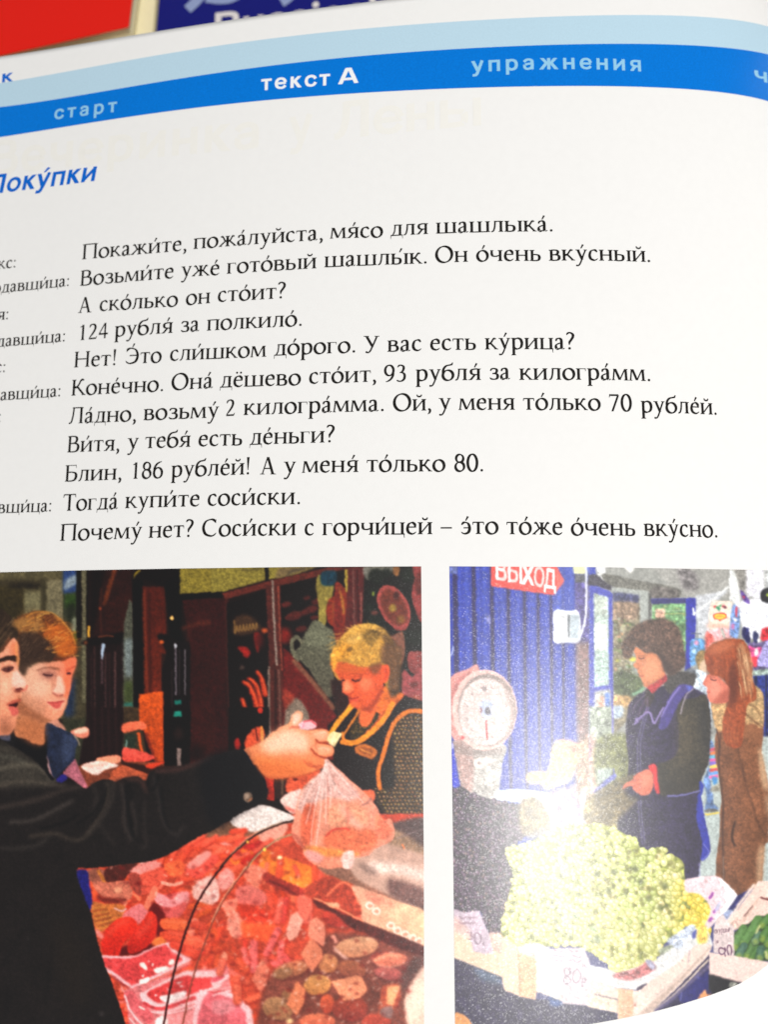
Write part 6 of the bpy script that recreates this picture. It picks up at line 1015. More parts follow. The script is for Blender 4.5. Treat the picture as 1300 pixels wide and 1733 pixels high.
# heaps of grapes
B.at(0, 0, 1)
dk = [(762, 1340), (770, 1336), (782, 1331), (800, 1343), (830, 1352), (852, 1358), (880, 1360), (900, 1348), (920, 1364), (930, 1390), (900, 1410), (868, 1428), (856, 1445), (870, 1480), (868, 1510), (855, 1560), (850, 1584), (828, 1582), (815, 1543), (786, 1544), (762, 1540)]
B.P(dk, (44, 34, 46), n=M3, soft=1)
B.scatter(dk, 620, lambda x, y: B.ball(x, y, 3.0 + rng.random() * 1.8, *[(lambda k: ((74 + k, 48 + k * .8, 72 + k * .6), (150, 122, 148), (30, 18, 34)))(rng.normal(0, 17))][0]) if rng.random() < .8 else B.ball(x, y, 2.6, (112, 84, 84), (176, 150, 140), (50, 34, 40)))
B.P([(880, 1362), (900, 1346), (925, 1366), (935, 1400), (900, 1420), (880, 1400)], (150, 132, 74), n=M3, soft=3, a=.7)
gr = [(850, 1600), (850, 1560), (862, 1510), (868, 1480), (855, 1445), (862, 1432), (888, 1428), (905, 1420), (920, 1412), (945, 1398), (962, 1392), (985, 1396), (1010, 1394), (1037, 1400), (1060, 1412), (1078, 1422), (1086, 1436), (1104, 1440), (1112, 1434), (1127, 1436), (1130, 1448), (1146, 1450), (1158, 1462), (1160, 1490), (1164, 1506), (1182, 1510), (1200, 1524), (1207, 1542), (1200, 1556), (1198, 1584), (1182, 1592), (1178, 1572), (1166, 1560), (1152, 1580), (1136, 1588), (1122, 1600), (1112, 1612), (1108, 1626), (1080, 1638), (1060, 1646), (1040, 1644), (1030, 1628), (1000, 1612), (970, 1600), (920, 1602), (880, 1604)]
B.P(gr, (136, 140, 62), n=M3, soft=.8)
def grape(x, y):
    t = (x - 900) / 300.0; big = 3.9 + 1.7 * max(0, min(1, (x - 980) / 150)) + .8 * (y > 1540)
    d_ = rng.normal(0, 9) + 15 * math.sin(x * .075 + 1.3 * math.sin(y * .06)) * math.sin(y * .07 + .8 * math.sin(x * .05)); yel = max(0, min(1, (x - 1130) / 40)) * (y > 1490)
    c = np.array((214, 212, 136)) * (1 - yel) + np.array((236, 208, 70)) * yel + d_
    if 1040 < x < 1110 and y < 1560: c = c + np.array((-8, 2, -8))
    if rng.random() < .22: c = c + np.array((24, 6, 18))
    B.ball(x, y, big * (.85 + .3 * rng.random()), tuple(c), tuple(np.clip(c + (44, 44, 70), 0, 252)), tuple(c * np.array((.76, .77, .58))))
B.scatter(gr, 1500, grape)
for i_ in range(80):
    x_, y_ = 1000 + rng.random() * 150, 1440 + rng.random() * 180
    if y_ < 1400 + (x_ - 1000) * .3 or (x_ > 1120 and y_ > 1560): continue
    B.P([(x_ - 3, y_ - 2), (x_ + 2, y_ - 4), (x_ + 4, y_ + 1), (x_ - 1, y_ + 4)], (112, 108, 44), soft=1.1, a=.75)
for x_, y_ in [(1040, 1476), (1084, 1492), (1066, 1584), (1098, 1520), (1030, 1508), (1058, 1556), (1118, 1536), (1010, 1480), (1126, 1500), (1075, 1470), (966, 1586), (940, 1560), (900, 1586), (1090, 1566)]:
    B.P([(x_ - 5, y_ - 3), (x_ + 2, y_ - 6), (x_ + 6, y_ + 2), (x_ - 1, y_ + 6)], (78, 84, 36), soft=2, a=.75)
for x_, y_ in [(975, 1550), (1005, 1572), (960, 1530), (925, 1500), (1010, 1590), (950, 1470)]: B.E(x_, y_, 9, 6, (104, 134, 110), soft=3, a=.55)
B.scatter([(1030, 1600), (1000, 1560), (1030, 1520), (1090, 1540), (1130, 1560), (1110, 1610), (1070, 1640)], 110, grape)
B.scatter([(1170, 1530), (1195, 1530), (1204, 1550), (1180, 1590)], 30, grape)
# crates
B.at(1000, 1463, s)
B.Q([(-1100, 980), (200, 1000), (440, 1085), (880, 640), (1080, 860), (900, 1400), (-1100, 1400)], (36, 30, 62), n=M2)
B.at(710, 1463, s)
B.Q([(255, 680), (610, 820), (620, 915), (860, 990), (1310, 1060), (1310, 1400), (240, 1400)], (44, 37, 64), n=M2); B.P([(400, 760), (560, 800), (605, 840), (600, 880), (460, 850)], (70, 84, 110), n=M2, soft=3); B.P([(960, 960), (1050, 1000), (1030, 1040), (960, 1030)], (60, 84, 140), n=M2, soft=2)
B.P([(255, 1100), (300, 1092), (345, 1115), (390, 1180), (400, 1300), (240, 1300)], (224, 148, 84), n=M1)
B.Q([(240, 440), (390, 500), (600, 520), (720, 600), (1000, 690), (1050, 1000), (860, 930), (850, 990), (735, 965), (620, 920), (606, 825), (240, 680)], (226, 196, 166), n=[(2, .03), (8, .04)], soft=1); B.Q([(722, 650), (860, 692), (852, 992), (735, 966)], (220, 172, 132), n=M1); B.L([(730, 650), (740, 960)], 8, (168, 124, 92), soft=1.4, a=.8); B.Q([(862, 690), (1000, 700), (1040, 1000), (862, 930)], (222, 214, 206), n=M1, soft=1); B.L([(870, 820), (1000, 860)], 6, (170, 160, 160), soft=1.4, a=.7)
B.P([(720, 620), (800, 580), (900, 590), (980, 640), (960, 690), (860, 680)], (226, 214, 206), n=M2, soft=1.4); B.P([(510, 510), (560, 500), (604, 520), (600, 640), (550, 620)], (222, 176, 160), n=M2, soft=1.6)
B.Q([(252, 325), (330, 352), (442, 338), (470, 420), (512, 508), (545, 655), (470, 655), (395, 635), (365, 500), (252, 410)], (196, 174, 188), n=M1, soft=.9); B.P([(250, 380), (330, 440), (380, 500), (360, 540), (250, 480)], (222, 180, 170), n=M1, soft=3)
for y_ in (385, 425): B.L([(290, y_ - 4), (320, y_ + 8), (350, y_), (380, y_ + 10), (410, y_ + 4)], 9, (110, 70, 84), soft=1, a=.8)
for p_ in ([(350, 500), (385, 495), (375, 520), (395, 530), (385, 550), (362, 545)], [(405, 510), (425, 500), (445, 520), (448, 565), (428, 585), (408, 560), (405, 510)], [(462, 570), (474, 590)]): B.L(p_, 7, (96, 66, 82), soft=.8, a=.85)
B.Q([(965, 618), (1205, 610), (1240, 690), (1262, 760), (1292, 1040), (1180, 1030), (1052, 1020), (1010, 800)], (208, 192, 196), n=M1, soft=.9)
for p_ in ([(990, 635), (1010, 628), (1030, 640), (1060, 630)], [(1085, 640), (1100, 628), (1130, 640), (1165, 636)], [(985, 668), (1010, 662), (1040, 676), (1070, 668)], [(1110, 678), (1130, 668), (1160, 684), (1196, 676)], [(1000, 705), (1030, 700), (1050, 712)], [(1095, 712), (1120, 700), (1150, 714), (1182, 706)], [(1196, 748), (1215, 742), (1240, 756)]): B.L(p_, 8, (122, 100, 120), soft=.9, a=.8)
for p_ in ([(1110, 800), (1085, 760), (1062, 775), (1075, 810), (1105, 835), (1108, 865), (1080, 875), (1058, 850), (1075, 820), (1106, 800), (1112, 770), (1090, 755)], [(1160, 765), (1132, 790), (1130, 850), (1152, 868), (1178, 845), (1182, 790), (1160, 765)], [(1196, 895), (1198, 840), (1215, 838), (1218, 860), (1200, 868)], [(1282, 850), (1284, 880)], [(1240, 850), (1262, 850)]): B.L(p_, 7, (104, 82, 100), soft=.7, a=.9)
B.at(1000, 1463, s)
B.P([(690, 115), (740, 98), (820, 88), (920, 84), (980, 120), (1035, 180), (1078, 250), (960, 370), (870, 470), (830, 460), (880, 330), (800, 220), (700, 200)], (230, 204, 208), n=M1, soft=.9); B.P([(940, 110), (1000, 140), (1078, 250), (960, 370), (900, 420), (1000, 250)], (242, 238, 240), n=M1, soft=1.2); B.E(848, 122, 12, 12, (186, 150, 150), soft=1.2)
for p_ in ([(875, 245), (895, 212)], [(905, 350), (930, 318)], [(870, 412), (886, 395)]): B.L(p_, 20, (146, 60, 150), soft=1)
B.P([(920, 300), (960, 270), (940, 330), (915, 350)], (190, 190, 214), n=M1, soft=1.5)
B.Q([(1005, 332), (1080, 225), (1196, 170), (1196, 225), (1130, 300), (1070, 345)], (38, 36, 92), n=M2); B.P([(985, 350), (1050, 330), (1080, 345), (1010, 410), (975, 420)], (150, 160, 196), n=M2, soft=1.4)
B.Q([(-20, 735), (120, 760), (200, 800), (480, 700), (560, 600), (760, 470), (862, 480), (900, 590), (620, 830), (330, 920), (200, 905), (-20, 840)], (216, 214, 212), n=M1, soft=1)
B.P([(160, 820), (200, 795), (330, 760), (430, 705), (475, 740), (460, 780), (360, 830), (260, 850)], (196, 112, 112), n=M3, soft=1.2); B.P([(400, 705), (440, 700), (475, 745), (455, 775), (425, 750)], (170, 166, 190), n=M2, soft=1.2); B.P([(560, 560), (640, 500), (740, 440), (770, 470), (700, 560), (650, 620)], (190, 198, 214), n=M2, soft=1.5); B.P([(745, 500), (778, 480), (775, 530), (752, 545)], (70, 76, 150), soft=1.2); B.P([(500, 620), (580, 590), (600, 610), (520, 660)], (150, 156, 130), n=M3, soft=1.5); B.P([(784, 480), (850, 450), (856, 560), (790, 580)], (236, 196, 90), n=M2, soft=1.5)
B.Q([(-20, 830), (200, 905), (330, 925), (620, 735), (770, 590), (890, 585), (872, 660), (620, 920), (440, 1088), (350, 1108), (200, 1138), (200, 990), (40, 955), (-20, 960)], (226, 202, 188), n=[(2, .025), (8, .04)], soft=.9)
B.Q([(-20, 960), (40, 955), (200, 992), (200, 1090), (-20, 1045)], (220, 200, 178), n=M1, soft=.9); B.L([(35, 950), (110, 968), (198, 990)], 7, (104, 84, 84), soft=.9, a=.8); B.Q([(198, 908), (312, 918), (312, 1112), (202, 1140)], (222, 172, 136), n=M1, soft=.8)
B.P([(338, 912), (370, 885), (414, 872), (400, 890), (350, 925)], (50, 36, 60), soft=.9); B.Q([(340, 1106), (620, 860), (880, 600), (884, 614), (640, 880), (442, 1086)], (190, 164, 150), n=M1, soft=1.4); B.L([(480, 960), (620, 850), (720, 740)], 6, (170, 146, 140), soft=1.2, a=.7); B.L([(726, 630), (718, 720)], 8, (140, 116, 130), soft=1, a=.7); B.E(675, 704, 6, 6, (150, 120, 120)); B.P([(310, 1035), (335, 1015), (330, 1040)], (170, 90, 70)); B.L([(450, 1085), (640, 930), (860, 700)], 14, (232, 210, 186), soft=1)
B.L([(480, 1070), (640, 950), (862, 745)], 26, (84, 74, 112), n=M1, soft=1.6); B.Q([(640, 960), (868, 770), (868, 900), (800, 1000), (660, 1020)], (30, 28, 96), n=M1, soft=1.2); B.L([(668, 940), (656, 1000)], 6, (120, 120, 190), soft=1); B.E(790, 830, 8, 12, (80, 84, 160), soft=1.5)
B.Q([(866, 800), (1100, 860), (1080, 900), (900, 960), (866, 900)], (22, 20, 24), n=M1); B.P([(1010, 890), (1030, 862), (1080, 872), (1040, 900)], (150, 150, 140), n=M3, soft=1); B.P([(788, 990), (800, 960), (842, 918), (856, 950), (890, 950), (840, 975)], (222, 146, 92), n=M1)
B.Q([(1190, 180), (1230, 122), (1700, 140), (1700, 500), (1240, 400), (1060, 480), (985, 450)], (228, 198, 184), n=[(2, .03), (8, .04)]); B.L([(1200, 150), (1100, 280), (1000, 430)], 20, (240, 216, 200), soft=1.4); B.L([(1190, 305), (1160, 340), (1130, 380)], 9, (80, 40, 40), soft=1); B.L([(1060, 478), (1130, 400), (1230, 250)], 10, (200, 160, 140), soft=1.5); B.P([(1250, 235), (1275, 245), (1310, 250), (1310, 262), (1250, 250)], (90, 30, 30), soft=.8); B.P([(1010, 440), (1070, 400), (1100, 410), (1050, 470)], (206, 170, 156), n=M2, soft=1.5)
B.Q([(1050, 500), (1140, 440), (1240, 380), (1300, 370), (1700, 380), (1700, 740), (1050, 690)], (50, 66, 40), n=M2)
for x0_, y0_, x1_, y1_, w_ in [(1060, 600, 1120, 470, 62), (1120, 580, 1230, 405, 64), (1090, 665, 1125, 600, 60), (1150, 670, 1210, 560, 60), (1210, 560, 1235, 520, 62), (1180, 690, 1230, 610, 40), (1260, 440, 1310, 390, 60), (1265, 540, 1300, 480, 62), (1240, 680, 1255, 620, 64), (1300, 660, 1330, 600, 60), (1300, 580, 1340, 520, 60), (1350, 660, 1400, 560, 60), (1350, 480, 1420, 400, 60), (1420, 660, 1460, 600, 60)]:
    c_1 = jit((74, 112, 52) if (x0_ + y0_) % 3 else (64, 98, 74), 6)
    B.L([(x0_ + 4, y0_ + 6), (x1_ + 4, y1_ + 6)], w_ + 6, (26, 38, 24), soft=1.2, a=.8); B.L([(x0_, y0_), (x1_, y1_)], w_, c_1, n=M1, soft=.9); B.L([(x0_ - 8, y0_ - 4), (x1_ - 8, y1_ + 4)], 12, tuple(min(255, q + 46) for q in c_1), soft=1.8, a=.7)
    B.E(x0_, y0_ + 6, w_ * .36, w_ * .36, (150, 160, 60), soft=2, a=.6)
B.L([(1240, 450), (1215, 500)], 14, (206, 206, 140), soft=1.2); B.L([(1285, 640), (1298, 690)], 16, (214, 206, 150), soft=1.2, a=.8)
B.Q([(868, 642), (1050, 668), (1310, 716), (1700, 780), (1700, 1000), (1110, 868), (868, 802)], (228, 200, 190), n=[(2, .025), (8, .03)]); B.L([(870, 800), (1000, 840), (1110, 866)], 7, (90, 70, 70), soft=1, a=.8); B.E(1070, 800, 5, 5, (170, 140, 140)); B.L([(1180, 740), (1165, 830)], 7, (200, 170, 160), soft=2, a=.8)
B.Q([(905, 470), (920, 400), (975, 360), (990, 400), (1050, 455), (1050, 672), (900, 640)], (216, 196, 192), n=M1, soft=.8); B.Q([(905, 474), (1050, 456), (1050, 672), (902, 640)], (212, 192, 190), n=M1)
B.at(0, 0, 1)
B.text('огурцы', G, 1209.5, 1579.5, 1235, 1577, 14, (62, 22, 40), soft=.35); B.text('1кг', G, 1210.5, 1597, 1218, 1596, 11, (62, 22, 40), soft=.35)
for p_ in ([(1226, 1606), (1219, 1604), (1217, 1610), (1222, 1616), (1228, 1610), (1227, 1604), (1228, 1618)], [(1234, 1616), (1231, 1606), (1234, 1600), (1238, 1603), (1238, 1616)]): B.L(p_, 1.7, (70, 30, 60), soft=.4)
B.a = np.clip(B.a, 0, 255)
B.roughen(0.4, 0.4)
B.a = blur(B.a, 0.45) * 1.04 + 14
B.a = np.clip(B.a * (1 + 0.02 * B.noise[1][..., None] + 0.015 * B.noise[2][..., None]), 2, 255)
# ---------------------------------------------------------------- helpers
def lin(c):
    c = np.asarray(c, float) / 255.0
    return np.where(c <= 0.04045, c / 12.92, ((c + 0.055) / 1.055) ** 2.4)

def mat(name, rgb, rough=0.5, spec=0.5, coat=0.0):
    m = bpy.data.materials.new(name); m.use_nodes = True
    p = m.node_tree.nodes['Principled BSDF']
    p.inputs['Base Color'].default_value = (*[float(x) for x in rgb], 1)
    p.inputs['Roughness'].default_value = rough
    p.inputs['Specular IOR Level'].default_value = spec
    p.inputs['Coat Weight'].default_value = coat
    return m

def grain(m, scale, amount, bump=0.0, bscale=None, dist=0.0001, detail=3.0, rgb2=None, stretch=None):
    """mottle the base colour and roughen the surface"""
    nt = m.node_tree; N = nt.nodes; L = nt.links
    p = N['Principled BSDF']
    tc = N.new('ShaderNodeTexCoord'); src = tc.outputs['Object']
    if stretch:
        mp = N.new('ShaderNodeMapping'); mp.inputs['Scale'].default_value = stretch
        L.new(src, mp.inputs['Vector']); src = mp.outputs['Vector']
    n = N.new('ShaderNodeTexNoise'); n.inputs['Scale'].default_value = scale; n.inputs['Detail'].default_value = detail
    L.new(src, n.inputs['Vector'])
    base = list(p.inputs['Base Color'].default_value)
    r = N.new('ShaderNodeValToRGB')
    r.color_ramp.elements[0].position = 0.3; r.color_ramp.elements[1].position = 0.7
    k = 1 - amount
    r.color_ramp.elements[0].color = [base[0] * k, base[1] * k, base[2] * k, 1] if rgb2 is None else [*rgb2, 1]
    r.color_ramp.elements[1].color = [min(1, base[i] * (1 + amount)) for i in range(3)] + [1]
    L.new(n.outputs['Fac'], r.inputs['Fac']); L.new(r.outputs['Color'], p.inputs['Base Color'])
    if bump:
        n2 = N.new('ShaderNodeTexNoise'); n2.inputs['Scale'].default_value = bscale or scale; n2.inputs['Detail'].default_value = 2
        L.new(tc.outputs['Object'], n2.inputs['Vector'])
        bp = N.new('ShaderNodeBump'); bp.inputs['Strength'].default_value = bump; bp.inputs['Distance'].default_value = dist
        L.new(n2.outputs['Fac'], bp.inputs['Height']); L.new(bp.outputs['Normal'], p.inputs['Normal'])
    return m

def obj(name, V, F, m, parent=None, smooth=False):
    me = bpy.data.meshes.new(name)
    V = np.asarray(V, np.float32).reshape(-1, 3)
    F = np.asarray(F, np.int32)
    if F.ndim == 2:
        k = F.shape[1]
        me.vertices.add(len(V)); me.vertices.foreach_set('co', V.ravel())
        me.loops.add(F.size); me.loops.foreach_set('vertex_index', F.ravel())
        me.polygons.add(len(F)); me.polygons.foreach_set('loop_start', np.arange(0, F.size, k, dtype=np.int32))
        me.update(calc_edges=True); me.validate()
    if smooth: me.polygons.foreach_set('use_smooth', [True] * len(me.polygons))
    me.materials.append(m)
    o = bpy.data.objects.new(name, me); COL.objects.link(o)
    if parent: o.parent = parent
    return o

def tag(o, label=None, cat=None, group=None, kind=None):
    if label: o['label'] = label
    if cat: o['category'] = cat
    if group: o['group'] = group
    if kind: o['kind'] = kind
    return o

def empty(name, loc=(0, 0, 0)):
    o = bpy.data.objects.new(name, None); COL.objects.link(o); o.empty_display_size = 0.01
    o.location = loc
    return o

def grid_faces(nr, nc):
    i = np.arange(nr * nc).reshape(nr, nc)
    return np.stack([i[:-1, :-1], i[1:, :-1], i[1:, 1:], i[:-1, 1:]], -1).reshape(-1, 4)

def strips_mesh(strips, fn):
    """quads for a list of strips; fn maps glyph points (n,2) and a piece number to places (n,3)"""
    V = []; F = []; n0 = 0
    for k, q in enumerate(strips):
        a = np.array([[l, r] for l, r in q], float)          # rows, 2, xy
        if len(a) == 2:                                       # bend with the page: cut long pieces
            m = max(2, int(np.abs(a[1] - a[0]).max() / 120) + 1)
            t = np.linspace(0, 1, m)[:, None, None]
            a = a[0] * (1 - t) + a[1] * t
        wd = int(np.linalg.norm(a[:, 0] - a[:, 1], axis=1).max() / 160) + 2
        s = np.linspace(0, 1, wd)[None, :, None]
        b_ = a[:, :1] * (1 - s) + a[:, 1:] * s
        nr, nc = b_.shape[:2]
        V.append(fn(b_.reshape(-1, 2), k)); F.append(grid_faces(nr, nc) + n0); n0 += nr * nc
    V = np.concatenate(V); F = np.concatenate(F)
    # face up: make every quad wind the same way in plan
    P = V[F]; ar = sum((P[:, i, 0] - P[:, 0, 0]) * (P[:, i + 1, 1] - P[:, 0, 1]) - (P[:, i + 1, 0] - P[:, 0, 0]) * (P[:, i, 1] - P[:, 0, 1]) for i in (1, 2))
    F[ar < 0] = F[ar < 0][:, ::-1]; P = V[F]
    tr = lambda i, j, k: (P[:, j, 0] - P[:, i, 0]) * (P[:, k, 1] - P[:, i, 1]) - (P[:, k, 0] - P[:, i, 0]) * (P[:, j, 1] - P[:, i, 1])
    F = F[(tr(0, 1, 2) > 0) & (tr(0, 2, 3) > 0) & (tr(0, 1, 3) > 0) & (tr(1, 2, 3) > 0)]
    return V, F

def box(name, x0, x1, y0, y1, z0, z1, m, parent=None, bevel=0.0, rz=0.0):
    bm = bmesh.new(); bmesh.ops.create_cube(bm, size=1)
    for v_ in bm.verts:
        v_.co = Vector(((x0 + x1) / 2 + v_.co.x * (x1 - x0), (y0 + y1) / 2 + v_.co.y * (y1 - y0), (z0 + z1) / 2 + v_.co.z * (z1 - z0)))
    if bevel: bmesh.ops.bevel(bm, geom=bm.edges[:], offset=bevel, segments=3, affect='EDGES', profile=0.5)
    me = bpy.data.meshes.new(name); bm.to_mesh(me); bm.free(); me.materials.append(m)
    o = bpy.data.objects.new(name, me); COL.objects.link(o)
    if parent: o.parent = parent
    return o

# ---------------------------------------------------------------- lamps (the window and a broad room light from the right)
_u, _v = unpage(930, 1385)
_P = page(_u, _v); _a0 = float(np.interp(_u, CU, _a)); _n = np.array([-math.sin(_a0), 0, math.cos(_a0)])
_in = _P - CAM * U; _in /= np.linalg.norm(_in); _rf = _in - 2 * _in.dot(_n) * _n
area('window_light', tuple(_P + _rf * 0.9), tuple(_P), 0.16, 6.85, (1.0, 0.985, 0.955))
area('room_light', (0.9, -0.2, 0.9), (0.0, -0.02, 0), 0.7, 2.2, (1.0, 0.99, 0.98))

# ---------------------------------------------------------------- desk
DZ = -12.5
wood = grain(mat('desk_wood', (0.33, 0.19, 0.07), 0.45), 18, 0.22, 0.1, 300, 0.0002, 8, stretch=(1, 9, 1))
tag(obj('desk', [(-0.9, -0.6, DZ * U), (0.9, -0.6, DZ * U), (0.9, 0.9, DZ * U), (-0.9, 0.9, DZ * U)], [[0, 1, 2, 3]], wood), kind='structure')

# ---------------------------------------------------------------- open book
book = tag(empty('open_book', (0, 0, 0)), 'open textbook with a blue header band, lines of Russian dialogue and two market photographs', 'book')
paper = grain(mat('paper', lin((244, 243, 241)), 0.55, 0.25), 700, 0.008, 0.1, 5200, 0.00004)
ink = grain(mat('black_ink', (0.009, 0.0075, 0.006), 0.6, 0.15), 5000, 0.3)
VB = -33.0
tx, ty = np.array([(0, 95), (100, 81.5), (190, 66), (260, 54), (450, 24), (647, 2)]).T
tu, tv = unpage(tx, ty)
tc = np.polyfit(tu, tv, 2)
def vtop(u):
    return np.polyval(tc, np.clip(u, -1.5, 15.5)) + 0.05 * np.clip(u - 15.5, 0, 20) + 0.22 * np.clip(u - 25, 0, 20)
us = np.arange(-8.0, 33.81, 0.15); vs = np.linspace(0, 1, 220)
UU, T_ = np.meshgrid(us, vs); VV = VB + (vtop(UU) - VB) * T_
pg = obj('page', page(UU, VV), grid_faces(*UU.shape)[:, ::-1], paper, book, True)
sm = pg.modifiers.new('thickness', 'SOLIDIFY'); sm.thickness = 0.00012; sm.offset = -1

def block(name, mirror, parent):
    """the pages below: a solid that follows the curve of the top sheet"""
    us_ = np.arange(-8.0, 33.81, 0.4)
    top = page(us_, 0 * us_, -0.05)
    V = []; n = len(us_)
    for yy, vt in ((0, None), (1, None)):
        for zz in (0, 1):
            for i, u_ in enumerate(us_):
                p = top[i].copy()
                p[1] = (VB + 0.1) * U if yy == 0 else (float(vtop(u_)) - 0.12) * U
                if zz == 0: p[2] = (DZ + 0.6) * U
                V.append(p)
    V = np.array(V)
    if mirror:
        gx = page(34.0, 0)[0]; V[:, 0] = 2 * gx - V[:, 0]
    def I(y, z, i): return (y * 2 + z) * n + i
    F = []
    for i in range(n - 1):
        F += [[I(0, 1, i), I(0, 1, i + 1), I(1, 1, i + 1), I(1, 1, i)], [I(0, 0, i), I(1, 0, i), I(1, 0, i + 1), I(0, 0, i + 1)],
              [I(1, 0, i), I(1, 1, i), I(1, 1, i + 1), I(1, 0, i + 1)], [I(0, 0, i), I(0, 0, i + 1), I(0, 1, i + 1), I(0, 1, i)]]
    for i in (0, n - 1): F.append([I(0, 0, i), I(0, 1, i), I(1, 1, i), I(1, 0, i)])
    return obj(name, V, F, edge_m, parent)
edge_m = grain(mat('page_edges', lin((232, 226, 212)), 0.7, 0.2), 9000, 0.2, stretch=(0.01, 0.01, 1))
block('page_block', False, book); block('page_block', True, book)
gx = float(page(34.0, 0)[0])
Pf = page(UU[::8, ::3], VV[::8, ::3]); Pf[..., 0] = 2 * gx - Pf[..., 0]; Pf[..., 2] += 0.0002
obj('facing_page', Pf, grid_faces(*Pf.shape[:2]), paper, book, True)
cov = mat('book_cover', lin((30, 110, 190)), 0.35); grain(cov, 300, 0.05)
box('cover', float(page(-8.6, 0)[0]), 2 * gx - float(page(-8.6, 0)[0]), (VB - 0.6) * U, 8.6 * U, DZ * U + 0.0002, (DZ + 0.55) * U, cov, book, 0.0008)

# header bands, measured along their printed edges
def edge_fit(pts, deg=4):
    x, y = np.array(pts, float).T; u, v = unpage(x, y)
    return np.poly1d(np.polyfit(u, v, deg))
E_lt = edge_fit([(30, 137), (150, 112), (350, 82), (650, 47), (850, 30), (1025, 25), (1200, 32), (1300, 44)])
E_dt = edge_fit([(0, 182), (150, 157), (350, 127.5), (500, 107.5), (650, 91.5), (850, 77.5), (1000, 74), (1150, 78), (1300, 91.5)])
E_db = edge_fit([(0, 232.5), (150, 207.5), (350, 181), (500, 166), (650, 155), (850, 146.5), (975, 145.5), (1100, 148.5), (1300, 171)])
def band(name, lo, hi, m, lift):
    u_ = np.arange(-2.5, 32.6, 0.2); k = 12
    uu, t = np.meshgrid(u_, np.linspace(0, 1, k))
    vv = lo(uu) * (1 - t) + hi(uu) * t
    return obj(name, page(uu, vv, lift), grid_faces(*uu.shape)[:, ::-1], m, pg, True)
def printed(name, rgb, amount=0.05, rough=0.42):
    return grain(mat(name, rgb, rough, 0.14), 3800, amount, 0.15, 5200, 0.00004)
blue = printed('blue_ink', lin((0, 120, 218)), 0.10); pale = printed('pale_blue_ink', lin((190, 219, 235)), 0.03)
tag(band('header_band', E_dt, E_lt, pale, 0.006), 'pale blue stripe')
tag(band('header_band', E_db, E_dt, blue, 0.008), 'bright blue stripe with the section names')

def put_words(name, words, m, font, lift=0.008, slant=0.0, em=None, parent=None, label=None, size=None, kx=1.0):
    """words: (text, x0, x1, y0, y1) with the measured ends of the base line; em fixed or fitted to the width"""
    allV = []; allF = []; n0 = 0
    for i, wd in enumerate(words):
        text, x0, x1, y0, y1 = wd
        ss, adv = word_strips(text, font)
        if font is S and x0 is not None and em:                # letter-spaced: natural letters, the rest goes into the gaps
            ua = float(unpage(x0, y0)[0]); ub = float(unpage(x1, y1)[0])
            ss, adv = word_strips(text, font, ((ub - ua) / (em / 1000.0) - adv + 60) / max(1, len(text) - 1))
        (u1, v1) = [float(q) for q in unpage(x1, y1)]
        if x0 is None:
            s = em / 1000.0; u0 = u1 - adv * s; v0 = v1 if y0 is None else v1; k = s
        else:
            (u0, v0) = [float(q) for q in unpage(x0, y0)]
            k = (u1 - u0) / (adv - (60 if font is S else 20)); s = (em / 1000.0) if em else k
            u0 -= k * (40 if font is S else 14)
        def fn(p, kk, u0=u0, v0=v0, v1=v1, u1=u1, k=k, s=s):
            uu = u0 + (p[:, 0] + slant * p[:, 1]) * k
            vv = v0 + (v1 - v0) * (uu - u0) / (u1 - u0) + p[:, 1] * s
            return page(uu, vv, lift + 0.0004 * (kk % 9))
        V, F = strips_mesh(ss, fn)
        allV.append(V); allF.append(F + n0); n0 += len(V)
    o = obj(name, np.concatenate(allV), np.concatenate(allF), m, parent or pg)
    return o

